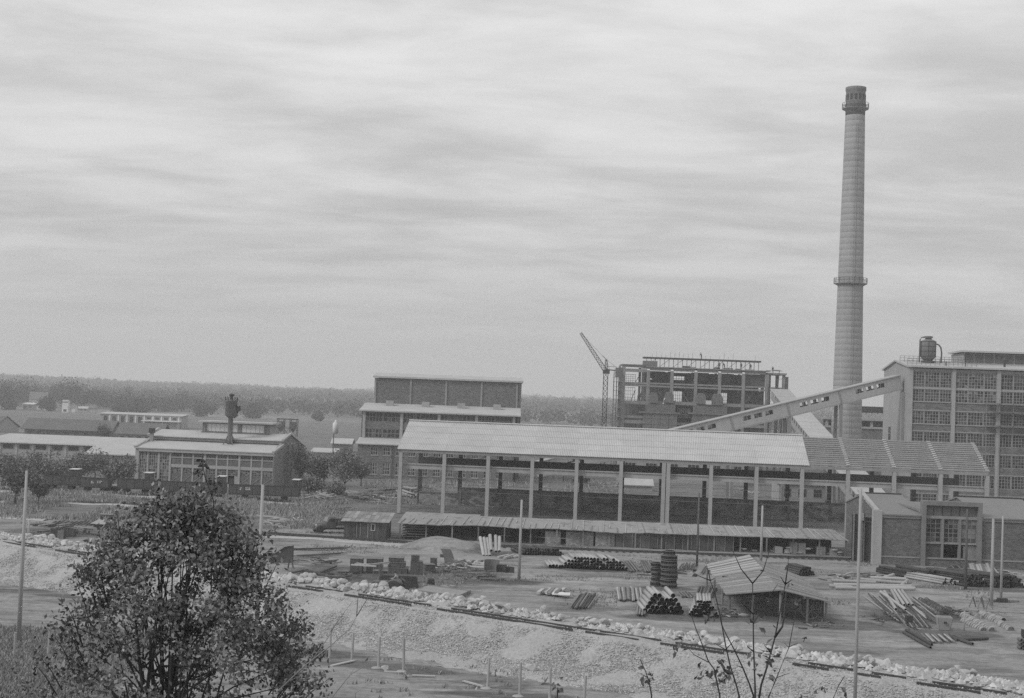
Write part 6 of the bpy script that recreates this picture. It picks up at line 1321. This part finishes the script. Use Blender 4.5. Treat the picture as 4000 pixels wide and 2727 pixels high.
for r_ in range(3):
    for k in range(4): m = MB(); m.pipe((.14+k*.27, 0, .14+r_*.27), (.14+k*.27, .6, .14+r_*.27), .13, .085, 10); m.build('block', STEELM, t)
fb('box', .3, 1.0, .1, .6, .85, 1.4, STEEL, t); fb('lid', .25, 1.05, .05, .65, 1.41, 1.47, PLAST, t)
for k in range(8):
    g = G(3500+k*34, 2203+k*1.2); w = random.uniform(.4, 1.1); tag(MB().box(0, w, 0, .5, 0, random.uniform(.25, .6)).build('stone_slab', CONC2, None, False, (g.x, g.y-.4, 0)), 'grey stone slab leaning along the brick workshop plinth', 'slab', 'slabs along the plinth')
for k in range(3):
    g = G(2130+k*26, 2326+k*6); o = MB().slab([(0, 0, .1), (.9, 0, .1), (1.0, 1.2, .14), (.1, 1.2, .14)], .06).build('white_panel', WHITE, None, False, (g.x, g.y, .05+.08*k)); tag(o, 'white panel lying in the open middle of the yard', 'panel', 'white panels')

# planks and pipes thrown over the casings, scattered scrap
long_bars([((1372, 2206), (1470, 2212)), ((1385, 2203), (1450, 2205)), ((1430, 2208), (1520, 2196)), ((1395, 2200), (1425, 2206))], .09, WOODL, 'plank', 'pale plank thrown across the dark steel casings', 'plank', 'planks on the casings', 1.36, False)
sticks(26, 1340, 2252, 34, 6, 1.4, .06, .35, [WOODD, WOOD, STEEL], 'scrap_stick', 'dark stick scattered before the steel casings', 'stick', 'scraps before the casings')
sticks(30, 3330, 2258, 60, 5, 1.6, .06, .5, [WOOD, PIPEC, WOODD], 'scrap_stick', 'stick scattered round the crosswise pipes', 'stick', 'scraps round the crosswise pipes')
sticks(26, 3470, 2415, 40, 10, 1.3, .05, .3, [WOODD, WOOD, RUST], 'scrap_stick', 'stick scattered left of the small black motor', 'stick', 'scraps by the motor')
sticks(26, 3930, 2255, 40, 7, 2.2, .06, .9, [WOODL, WOOD, STEEL], 'scrap_stick', 'lath sticking out of the pipe bundles at the right edge', 'stick', 'laths at the right edge')
sticks(22, 3720, 2400, 30, 7, 1.0, .05, .5, [STEEL, RUST], 'scrap_stick', 'dark rod in the tangle behind the steel tub', 'rod', 'rods behind the tub')
sticks(24, 2640, 2236, 45, 5, 1.5, .05, .3, [WOOD, STEEL, WOODD], 'scrap_stick', 'stick scattered behind the iron ring stacks', 'stick', 'scraps behind the rings')
sticks(24, 2840, 2400, 18, 10, 1.2, .05, .4, [WOOD, WOODL, WOODD], 'scrap_stick', 'stick leaning about the left side of the plank roofed shelter', 'stick', 'scraps by the shelter')
sticks(18, 1240, 2200, 50, 5, 2.0, .05, .3, [RUST, STEEL, WOOD], 'scrap_rod', 'rusty rod in the weeds behind the loose logs', 'rod', 'rods in the weeds')
sticks(16, 3200, 2440, 50, 10, .8, .04, .1, [WOOD, STEEL], 'scrap_stick', 'small stick on the bare ground before the shelter', 'stick', 'sticks before the shelter')
# ------------------------------------------------------------------ vegetation
def leaf_mesh(pts, size, mat, name, flat=0.35, seed=1):
    """many small pointed leaf faces, each its own little island"""
    r_ = np.random.default_rng(seed); n = len(pts); p = np.array(pts)
    d = r_.normal(size=(n, 3)); d /= np.linalg.norm(d, axis=1)[:, None]; up = r_.normal(size=(n, 3))*[1, 1, flat]+[0, 0, .55]; s_ = np.cross(d, up); s_ /= np.linalg.norm(s_, axis=1)[:, None]+1e-6
    L_ = size*r_.uniform(.6, 1.3, n)[:, None]; w = L_*.30
    v = np.stack([p-d*L_*.5, p+s_*w, p+d*L_*.55, p-s_*w], 1).reshape(-1, 3)
    me = bpy.data.meshes.new(name); me.vertices.add(4*n); me.vertices.foreach_set('co', v.ravel()); me.loops.add(4*n); me.loops.foreach_set('vertex_index', np.arange(4*n)); me.polygons.add(n); me.polygons.foreach_set('loop_start', np.arange(0, 4*n, 4)); me.polygons.foreach_set('loop_total', np.full(n, 4)); me.update(calc_edges=True); me.materials.append(mat); return me
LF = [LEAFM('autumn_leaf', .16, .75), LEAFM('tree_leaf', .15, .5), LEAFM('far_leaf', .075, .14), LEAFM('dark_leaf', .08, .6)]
def branchy(h, spread, n, seed, base=(0, 0, 0), levels=2, r=.08, up=.75):
    """limbs: list of polylines with radii, and twig tips"""
    q = random.Random(seed); limbs = []; tips = []
    def grow(p, d, l, r0, lev):
        pts = [p]; steps = 4
        for i in range(steps):
            d = (d+Vector((q.gauss(0, .16), q.gauss(0, .16), q.gauss(.03, .1)))).normalized(); pts.append(pts[-1]+d*l/steps)
        limbs.append((pts, [r0*(1-.75*i/steps) for i in range(steps+1)])); tips.extend(pts[2:])
        if lev > 0:
            for k in range(q.choice((3, 4))):
                i = q.choice((1, 2, 3, 4)); dd = (d*.6+Vector((q.gauss(0, .7), q.gauss(0, .7), q.uniform(-.1, .7)))).normalized(); grow(pts[i], dd, l*q.uniform(.45, .7), r0*.5, lev-1)
    for k in range(n):
        a = 6.283*k/n+q.uniform(-.4, .4); grow(Vector(base), Vector((math.cos(a)*spread, math.sin(a)*spread, up)).normalized(), h*q.uniform(.55, .8), r, levels)
    return limbs, tips
def tree(name, label, x, y, h, w, leaves, lsz, seed, mat, group=None, trunk=.25, n=5, clump=.16, cat='tree', lev=2, shape=1.0):
    z = gz(x, y); t = thing(name, label, cat, (x, y, z), 0, group); th = h*trunk; m = MB(); q = random.Random(seed)
    limbs, tips = branchy(h*(1-trunk)*.8, .55*w/h*2, n, seed, (0, 0, th), lev, .035*h*.35, .9)
    m.tube([(0, 0, -.2), (q.uniform(-.1, .1), 0, th*.6), (0, 0, th)], [h*.028, h*.021, h*.017], 7)
    for pts, rs in limbs:
        if rs[0] > .006*h*.3: m.tube(pts, rs, 5, False)
    m.build('trunk', BARK, t, True)
    P_ = []; c = np.array([0, 0, th+(h-th)*.52]); ax = np.array([w/2, w/2, (h-th)*.56]); r_ = np.random.default_rng(seed)
    cl = []
    for k in range(70):
        d = r_.normal(size=3); d /= np.linalg.norm(d); rad = r_.uniform(.35, 1.0)**.6*r_.uniform(.72, 1.06); cl.append(c+d*ax*rad)
    cl += [np.array(tp) for tp in tips if abs(tp.x) < w*.62 and abs(tp.y) < w*.62 and tp.z < h*1.02]
    cl = np.array(cl); idx = r_.integers(0, len(cl), leaves); P_ = cl[idx]+r_.normal(size=(leaves, 3))*clump*w*.5
    P_[:, 2] = np.maximum(P_[:, 2], th*.55)
    link('crown', leaf_mesh(P_, lsz, mat, 'crown', seed=seed), t); return t
# middle distance trees
def tr(px, pyb, py_t, wpx, label, seed, leaves=2600, mat=1, lsz=.34, trunk=.22):
    g = G(px, pyb); h = max(1.5, P(px, py_t, g.y).z); return tree('leafy_tree', label, g.x, g.y, h, wpx/FPX*g.y, leaves, lsz, seed, LF[mat], 'trees about the sidings', trunk)
mid = [(60, 1975, 1775, 150, 'dark tree at the far left in front of the wagons'), (190, 1905, 1760, 130, 'rounded tree before the flat roofed shed'), (300, 1890, 1765, 120, 'tree behind the cabin of the leftmost wagon'), (370, 1870, 1760, 110, 'tree before the plaster store'), (495, 1905, 1775, 75, 'slim tree close to the glazed corner of the workshop'), (440, 1900, 1800, 80, 'low tree left of the slim one'), (112, 1880, 1770, 110, 'pale tree behind the left concrete pole'), (150, 1970, 1850, 60, 'small tree with thin stem right of the far left tree'), (20, 1860, 1770, 120, 'tree cut by the left picture edge'),
       (1172, 1905, 1735, 62, 'narrow tree against the workshop gable'), (1247, 1905, 1770, 95, 'thin leaved tree between the workshop and the brick hall'), (1345, 1925, 1752, 110, 'largest tree left of the brick hall annex'), (1410, 1900, 1790, 80, 'tree touching the annex of the brick hall'), (1210, 1935, 1860, 90, 'low shrubby tree behind the last wagon'), (1310, 1945, 1880, 80, 'shrub beside the lumber heap'), (405, 1712, 1655, 75, 'round dark tree standing before the tiled barn')]
for k, (px, pb, pt, w, l_) in enumerate(mid): tr(px, pb, pt, w, l_, 100+k, 2600 if w > 80 else 1700, 1 if k != 15 else 3)
# big far trees round the farm house
far_t = [(20, 1612, 1490, 120), (75, 1600, 1484, 120), (120, 1596, 1492, 110), (165, 1590, 1520, 90), (215, 1600, 1500, 80), (272, 1598, 1486, 85), (330, 1596, 1500, 95), (395, 1600, 1520, 80), (440, 1606, 1535, 90), (520, 1612, 1528, 130), (600, 1606, 1545, 80), (660, 1608, 1550, 100), (720, 1606, 1540, 90), (195, 1612, 1545, 55), (208, 1620, 1560, 40), (1255, 1632, 1610, 40), (50, 1624, 1570, 60), (800, 1612, 1560, 90), (1000, 1622, 1570, 110), (560, 1618, 1560, 80), (480, 1616, 1570, 60)]
FT = ['hazy tree at the far left edge of the wood', 'broad hazy tree left of the farm house', 'tall tree behind the farm house', 'tree directly above the farm house roof', 'tree between farm house and transformer tower', 'tall slim tree behind the transformer tower', 'tall tree right of the transformer tower', 'rounded tree above the field hut', 'tree left of the long white building', 'broad dark tree behind the long white building', 'hazy tree above the middle of the long white building', 'hazy tree behind the right end of the long white building', 'tree right of the long white building', 'bush before the farm house', 'small tree in front of the farm house', 'lone small tree on the plain left of the brick hall', 'tree at the left edge of the field', 'hazy tree behind the cyclone stack', 'hazy tree behind the bunker frame', 'tree in front of the broad dark tree', 'low tree left of the broad dark tree']
for k, ((px, pb, pt, w), l_) in enumerate(zip(far_t, FT)):
    D = 860+(k % 5)*18 if pb < 1610 else 780; x = (px-2000)/FPX*D; h = P(px, pt, D).z-gh(x, D); tree('distant_tree', l_, x, D, h, w/FPX*D, 1700, 1.15, 300+k, LEAFM('wood_edge_leaf', .07, .3), 'hazy trees at the edge of the plain', .12, 4, .2)
# far wood: one mass
def wood(name, label, pl, n, seed, mat, hrange):
    r_ = np.random.default_rng(seed); pts = []
    for k in range(n):
        x, y = pl(r_); h = r_.uniform(*hrange)*(1+.5*n2d(x, y, .006, 61))*r_.choice((.8, 1, 1, 1.15)); z0 = gh(x, y); m_ = 30
        d = r_.normal(size=(m_, 3)); d /= np.linalg.norm(d, axis=1)[:, None]; rad = r_.uniform(.45, 1.05, (m_, 1)); pts.append(np.array([x, y, z0+h*.55])+d*rad*np.array([h*.42, h*.42, h*.48]))
    return tag(link(name, leaf_mesh(np.concatenate(pts), 2.5, mat, name, seed=seed)), label, 'wood', kind='stuff')
def pl_far(r_):
    while True:
        y = r_.uniform(900, 2700); x = r_.uniform(-.42, .42)*y
        if n2d(x, y, .004, 60) > -.22-.3*(y > 1500): return x, y
wood('far_wood', 'hazy woodland covering the far plain and ridge', pl_far, 8200, 5, LF[2], (5, 9))
def pl_ridge(r_): y = r_.uniform(2500, 2900); return r_.uniform(-.42, .42)*y, y
wood('ridge_wood', 'line of small trees along the horizon ridge', pl_ridge, 1500, 6, LF[2], (6, 11))
# weeds and grass tufts
def tufts(name, label, pl, n, hgt, mat, seed, k=7, spread=.18):
    r_ = np.random.default_rng(seed); V_ = []; 
    base = np.array([pl(r_) for _ in range(n)]); base = np.repeat(base, k, 0); N_ = len(base); base[:, :2] += r_.normal(size=(N_, 2))*spread
    z = np.array([gz(a, b) for a, b in base]); b0 = np.c_[base, z-.02]; h = hgt*r_.uniform(.5, 1.2, N_); ln = r_.normal(size=(N_, 2))*h[:, None]*.35; a = r_.uniform(0, 6.28, N_); w = np.c_[np.cos(a), np.sin(a), np.zeros(N_)]*(.05+.06*h)[:, None]
    tip = b0+np.c_[ln, h]; v = np.stack([b0-w, b0+w, tip], 1).reshape(-1, 3)
    me = bpy.data.meshes.new(name); me.vertices.add(3*N_); me.vertices.foreach_set('co', v.ravel()); me.loops.add(3*N_); me.loops.foreach_set('vertex_index', np.arange(3*N_)); me.polygons.add(N_); me.polygons.foreach_set('loop_start', np.arange(0, 3*N_, 3)); me.polygons.foreach_set('loop_total', np.full(N_, 3)); me.update(calc_edges=True); me.materials.append(mat)
    return tag(link(name, me), label, 'grass', kind='stuff')
GR = M('dry_grass', .28, .2, .3, island=.45); GRL = M('pale_dry_grass', .26, .2, .3, island=.4)
def pA(r_):
    while True:
        y = r_.uniform(166, 208); x = r_.uniform(-.37, -.10)*y
        if n2d(x, y, .12, 70) > -.2: return x, y
tufts('meadow_weeds', 'tall dry weeds between the sidings and the yard', pA, 4200, .55, GR, 11, 7, .4)
def pB(r_):
    while True:
        y = r_.uniform(74, 99); x = r_.uniform(-.37, .06)*y
        if track_d(x, y) > 5.5 and (x < -22 or r_.random() < .012): return x, y
tufts('low_grass', 'dark rough grass on the low ground before the gravel bank', pB, 4200, .28, GR, 12, 8, .2)
def pC(r_):
    while True:
        y = r_.uniform(208, 300); x = r_.uniform(-.37, .10)*y
        if n2d(x, y, .1, 71) > 0: return x, y
tufts('far_weeds', 'weeds on the ground round the workshop and the brick hall', pC, 2600, .7, GR, 13, 6, .6)
def pD(r_):
    while True:
        y = r_.uniform(112, 165); x = r_.uniform(-.36, .35)*y
        if n2d(x, y, .16, 72) > .3 and track_d(x, y) < -5.5: return x, y
tufts('yard_weeds', 'low weeds scattered over the bare yard', pD, 1500, .20, GRL, 14, 6, .3)
# ------------------------------------------------------------------ big foreground bush
bxx, byy = (700-2000)/FPX*22, 22.0; zb = gz(bxx, byy); bz = zb
bush = thing('foreground_bush', 'large leafy bush filling the lower left foreground', 'bush', (bxx, byy, zb))
# silhouette from the photograph: height band -> half widths about its axis
band = [(1975, 610, 800), (2000, 540, 880), (2040, 470, 930), (2090, 430, 970), (2140, 385, 1000), (2200, 330, 1030), (2270, 320, 1070), (2340, 330, 1115), (2420, 290, 1140), (2480, 200, 1160), (2560, 160, 1170), (2640, 110, 1200), (2740, 70, 1250), (2850, 200, 1180), (2950, 400, 1000)]
rs_ = np.random.default_rng(21); cl = []
for k in range(430):
    i = rs_.integers(0, len(band)-1); f_ = rs_.random(); y_ = band[i][0]+(band[i+1][0]-band[i][0])*f_; x0 = band[i][1]+(band[i+1][1]-band[i][1])*f_; x1 = band[i][2]+(band[i+1][2]-band[i][2])*f_; x0 += 75*n2d(y_, 0, .018, 90)+25; x1 += 75*n2d(y_, 5, .018, 91)-25
    u = rs_.random(); px = x0+(x1-x0)*u; dep = math.sqrt(max(0, 1-(2*u-1)**2))*(x1-x0)/2/FPX*22*.8; Y = 22+rs_.uniform(-1, 1)*dep; q = P(px, y_, 22); cl.append((q.x-bxx, Y-byy, q.z-zb))
core = len(cl); shoots = []
for k in range(95):       # shoots standing out of the outline
    i = rs_.integers(0, len(band)-2); y_ = rs_.uniform(band[i][0], band[i+1][0]); sd_ = rs_.random(); out = rs_.uniform(5, 75)
    if i < 3 and rs_.random() < .6: px, py = rs_.uniform(band[i][1], band[i][2]), band[0][0]-rs_.uniform(-25, 60)
    elif sd_ < .5: px, py = band[i][1]-out+20, y_-out*.4
    else: px, py = band[i][2]+out-20, y_-out*.4
    q = P(px, py, 22); cl.append((q.x-bxx, rs_.uniform(-.7, .7), q.z-zb)); shoots.append(len(cl)-1)
cl = np.array(cl); n = 25000; w_ = rs_.uniform(.15, 1.0, len(cl))**2; w_[core:] *= .28; idx = rs_.choice(len(cl), n, p=w_/w_.sum()); P_ = cl[idx]+rs_.normal(size=(n, 3))*np.array([.10, .10, .10])
link('foliage', leaf_mesh(P_, .075, M('bush_leaf', .22, .30, 1.7, rough=.8, island=.5, spec=.15), 'foliage', seed=4), bush)
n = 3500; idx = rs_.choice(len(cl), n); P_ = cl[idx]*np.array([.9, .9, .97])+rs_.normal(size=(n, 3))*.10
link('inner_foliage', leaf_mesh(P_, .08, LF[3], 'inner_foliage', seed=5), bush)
for k in shoots[::2]:
    tip_ = Vector(cl[k]); inn = tip_*.82+Vector((0, 0, -.12)); MB().tube([inn, inn.lerp(tip_, .55)+Vector((0, 0, .04)), tip_], [.012, .008, .003], 4).build('shoot', BARK, bush)
q = random.Random(4)
for k in range(9):
    tgt = cl[int(q.random()*120)]; a = Vector((q.uniform(-.3, .3), q.uniform(-.2, .2), -.2)); b = Vector(tgt); mid_ = a.lerp(b, .5)+Vector((0, 0, .3)); MB().tube([a, mid_*.6, mid_, b], [.05, .04, .028, .008], 6).build('stem', BARK, bush, True)
    for j in range(7):
        c_ = Vector(cl[int(q.random()*len(cl))]); s0 = a.lerp(mid_, q.uniform(.5, 1)); MB().tube([s0, s0.lerp(c_, .5)+Vector((0, 0, .1)), c_], [.018, .012, .005], 5).build('branch', BARK, bush)
# ------------------------------------------------------------------ saplings in the right foreground (traced twigs)
Y0 = 14.0
def zm(p, org=(2350, 2080), sc=2.662): return org[0]+p[0]/sc, org[1]+p[1]/sc
def sapling(label, stems, Y, r, leaves, seed, name='sapling', lsz=.075, leafmat=None, bark=BARK):
    q = random.Random(seed); root = P(*stems[0][0], Y); t = thing(name, label, 'sapling', (root.x, Y, gz(root.x, Y)))
    for k, pts in enumerate(stems):
        dy = q.uniform(-.25, .25) if k else 0; W_ = [P(px, py, Y+dy*i/max(1, len(pts)-1)) for i, (px, py) in enumerate(pts)]
        if k == 0 or pts[0][1] > 2660: W_ = [Vector((W_[0].x*.98, Y, gz(root.x, Y)-.1))]+W_
        n_ = len(W_); rr = r*(1 if len(pts) > 3 else .55); MB().tube([p-t.location for p in W_], [rr*(1-.62*i/(n_-1)) for i in range(n_)], 6).build('stem' if len(pts) > 3 else 'twig', bark, t, True)
    lm = leafmat or LEAFM('sapling_leaf', .10, .85)
    lp = [];
    for px, py, n_, sp_ in leaves:
        for i in range(n_): lp.append(tuple(P(px+q.gauss(0, sp_), py+q.gauss(0, sp_), Y+q.uniform(-.15, .15))-t.location))
    if lp:
        P_ = leaf_mesh(lp, lsz, lm, 'leaf', seed=seed); 
        for i in range(len(lp)):
            vs = [P_.vertices[4*i+j].co.copy() for j in range(4)]; c = sum(vs, Vector())/4; nn = (vs[1]-vs[0]).cross(vs[2]-vs[0]).normalized()*lsz*.12; tip = vs[2]; m = MB(); m.add([vs[0], vs[1]+nn, vs[2], vs[3]+nn, c-nn*.4], [(0, 1, 4), (1, 2, 4), (2, 3, 4), (3, 0, 4)]); m.build('leaf', lm, t)
    return t
Z = lambda *ps: [zm(p) for p in ps]
ZL = lambda x, y, n_, s_: (*zm((x, y)), n_, s_/2.662)
sapling('bare forked sapling in the middle of the right foreground', [Z((1597, 1700), (1595, 1584), (1580, 1180), (1575, 840), (1570, 530)), Z((1570, 530), (1450, 380), (1350, 160)), Z((1570, 530), (1680, 400), (1762, 135)), Z((1575, 850), (1470, 740), (1380, 640)), Z((1575, 850), (1700, 730), (1830, 540)), Z((1580, 1240), (1520, 1190), (1510, 1170))], Y0, .012, [ZL(1715, 690, 2, 16), ZL(1590, 890, 3, 25), ZL(1580, 1390, 6, 40), ZL(1520, 1250, 3, 20), ZL(1660, 870, 1, 10), ZL(1560, 930, 2, 15)], 31)
sapling('dark stemmed sapling right of the forked one', [Z((1640, 1700), (1660, 1584), (1720, 1400), (1800, 1100), (1850, 850), (1910, 540)), Z((1910, 540), (1860, 460)), Z((1910, 540), (1980, 490)), Z((1910, 540), (1930, 400), (1945, 250)), Z((1800, 1090), (1880, 980), (1900, 850), (1920, 620)), Z((1750, 1240), (1690, 1170))], Y0+.5, .0135, [ZL(1720, 1370, 9, 38), ZL(1800, 1260, 7, 35), ZL(1800, 960, 2, 20), ZL(1690, 1050, 2, 15), ZL(1955, 555, 2, 15), ZL(1730, 1150, 2, 18)], 32)
sapling('pale slender sapling at the right of the sapling group', [Z((1740, 1700), (1790, 1584), (1820, 1510), (1950, 1190), (2020, 820)), Z((1950, 1190), (2040, 1150)), Z((1820, 1510), (1960, 1460)), Z((1950, 1200), (1900, 1150))], Y0+.9, .009, [ZL(2050, 740, 4, 25), ZL(1770, 1530, 5, 28), ZL(2110, 1110, 2, 14), ZL(1650, 1480, 3, 24)], 33)
sapling('tall leaning sapling at the left of the sapling group', [Z((1430, 1700), (1400, 1584), (1340, 1400), (1290, 1180), (1240, 900), (1180, 640), (1130, 500)), Z((1130, 500), (1110, 400), (1080, 310)), Z((1130, 500), (1030, 460), (945, 412)), Z((1130, 500), (1170, 480)), Z((1340, 1450), (1300, 1390)), Z((1290, 1220), (1170, 1150)), Z((1290, 1220), (1380, 1120))], Y0+.2, .011, [ZL(1080, 890, 5, 30), ZL(1160, 870, 4, 24), ZL(970, 425, 2, 14), ZL(1230, 820, 2, 12)], 34)
sapling('thin leafy sapling between the two leaning ones', [Z((1580, 1700), (1540, 1584), (1470, 1410), (1380, 1220), (1290, 1050), (1250, 960)), Z((1250, 960), (1230, 880)), Z((1470, 1410), (1400, 1380)), Z((1380, 1240), (1410, 1190))], Y0+.4, .012, [ZL(1280, 1480, 16, 55), ZL(1180, 1470, 12, 50), ZL(1240, 1370, 6, 40), ZL(1100, 1480, 6, 35)], 35)
sapling('short twisted sapling with a few dry leaves', [Z((1230, 1700), (1170, 1420), (1110, 1340), (1040, 1150), (980, 1000), (910, 790)), Z((1110, 1350), (960, 1270), (885, 1185))], Y0-.3, .0095, [ZL(795, 1230, 6, 30), ZL(1020, 1390, 2, 14), ZL(815, 1100, 2, 10), ZL(1030, 1510, 4, 20)], 36)
sapling('small dry shoot at the bottom left of the saplings', [Z((520, 1700), (500, 1584), (460, 1450), (400, 1320)), Z((480, 1510), (405, 1470))], Y0-.5, .010, [ZL(510, 1500, 5, 22), ZL(400, 1410, 2, 8), ZL(460, 1550, 4, 25)], 37)
sapling('tiny dark shoot alone at the bottom middle', [[(2180, 2760), (2178, 2727), (2176, 2700), (2180, 2685)], [(2180, 2690), (2140, 2672)]], Y0-.6, .008, [(2135, 2668, 3, 8), (2170, 2680, 4, 9), (2196, 2650, 2, 5), (2182, 2690, 3, 8)], 38)
sapling('dark shoot with broad leaves at the bottom right', [[(3260, 2790), (3250, 2740), (3275, 2680), (3300, 2640)], [(3250, 2740), (3140, 2720)]], Y0-.2, .009, [(3225, 2695, 3, 9), (3295, 2712, 3, 9), (3130, 2722, 3, 8), (3195, 2712, 2, 7), (3300, 2730, 2, 7)], 39)
# thin bare whips right of the bush (zoom 6 frame)
z6 = lambda *ps: [zm(p, (1000, 2027), 2.263) for p in ps]
sapling('long bare whip arching right from the big bush', [z6((60, 1700), (150, 1560), (440, 1290), (660, 1120), (830, 970), (890, 860)), z6((890, 860), (1000, 680), (1100, 480)), z6((890, 860), (900, 700), (915, 590)), z6((660, 1000), (740, 880), (860, 720)), z6((510, 1230), (680, 985), (860, 900))], 19.0, .012, [], 41, 'bare_whip', bark=GRL)
sapling('second bare whip low beside the big bush', [z6((600, 1700), (690, 1560), (830, 1380), (990, 1280), (1040, 1180)), z6((830, 1380), (870, 1320)), z6((470, 1450), (600, 1390), (740, 1360)), z6((880, 1540), (1060, 1420))], 18.0, .009, [], 42, 'bare_whip', bark=GRL)
sapling('leaf tipped bush shoot at the right side of the big bush', [z6((150, 1500), (230, 1300), (320, 1000), (330, 900))], 20.5, .012, [(*zm((330, 960), (1000, 2027), 2.263), 90, 24), (*zm((440, 960), (1000, 2027), 2.263), 40, 16), (*zm((540, 1200), (1000, 2027), 2.263), 70, 22), (*zm((280, 1350), (1000, 2027), 2.263), 80, 28)], 43, lsz=.07, leafmat=LF[3])
sapling('leafy shoot standing out of the top of the big bush', [[(830, 2060), (835, 1960), (800, 1860), (790, 1800), (790, 1770)]], 21.5, .012, [(792, 1815, 22, 9), (778, 1850, 12, 10), (830, 1900, 40, 20)], 44, lsz=.08, leafmat=LF[3])
sapling('grey leafless whips in the bottom left corner', [[(60, 2780), (80, 2690), (140, 2560), (200, 2480)], [(90, 2790), (180, 2650), (230, 2560)], [(20, 2690), (60, 2600), (110, 2560)], [(240, 2790), (300, 2690), (330, 2620)]], 24.0, .008, [(120, 2700, 50, 50), (60, 2730, 60, 50), (260, 2720, 60, 50)], 45, 'bare_whip', lsz=.07, bark=GRL)
# haze: the dim autumn air over the plain
hb = MB().box(-4200, 4200, -40, 4500, -2.8, 92).build('haze', bpy.data.materials.new('hazy_air')); hm = hb.data.materials[0]; hm.use_nodes = True; hn = hm.node_tree.nodes; hn.clear(); ho_ = hn.new('ShaderNodeOutputMaterial'); hv = hn.new('ShaderNodeVolumePrincipled'); hv.inputs['Color'].default_value = (.98, .98, .98, 1); hv.inputs['Density'].default_value = .00042; hv.inputs['Anisotropy'].default_value = 0.2; hm.node_tree.links.new(hv.outputs[0], ho_.inputs['Volume']); tag(hb, 'thin grey haze in the air over the whole plain', 'haze', kind='stuff')
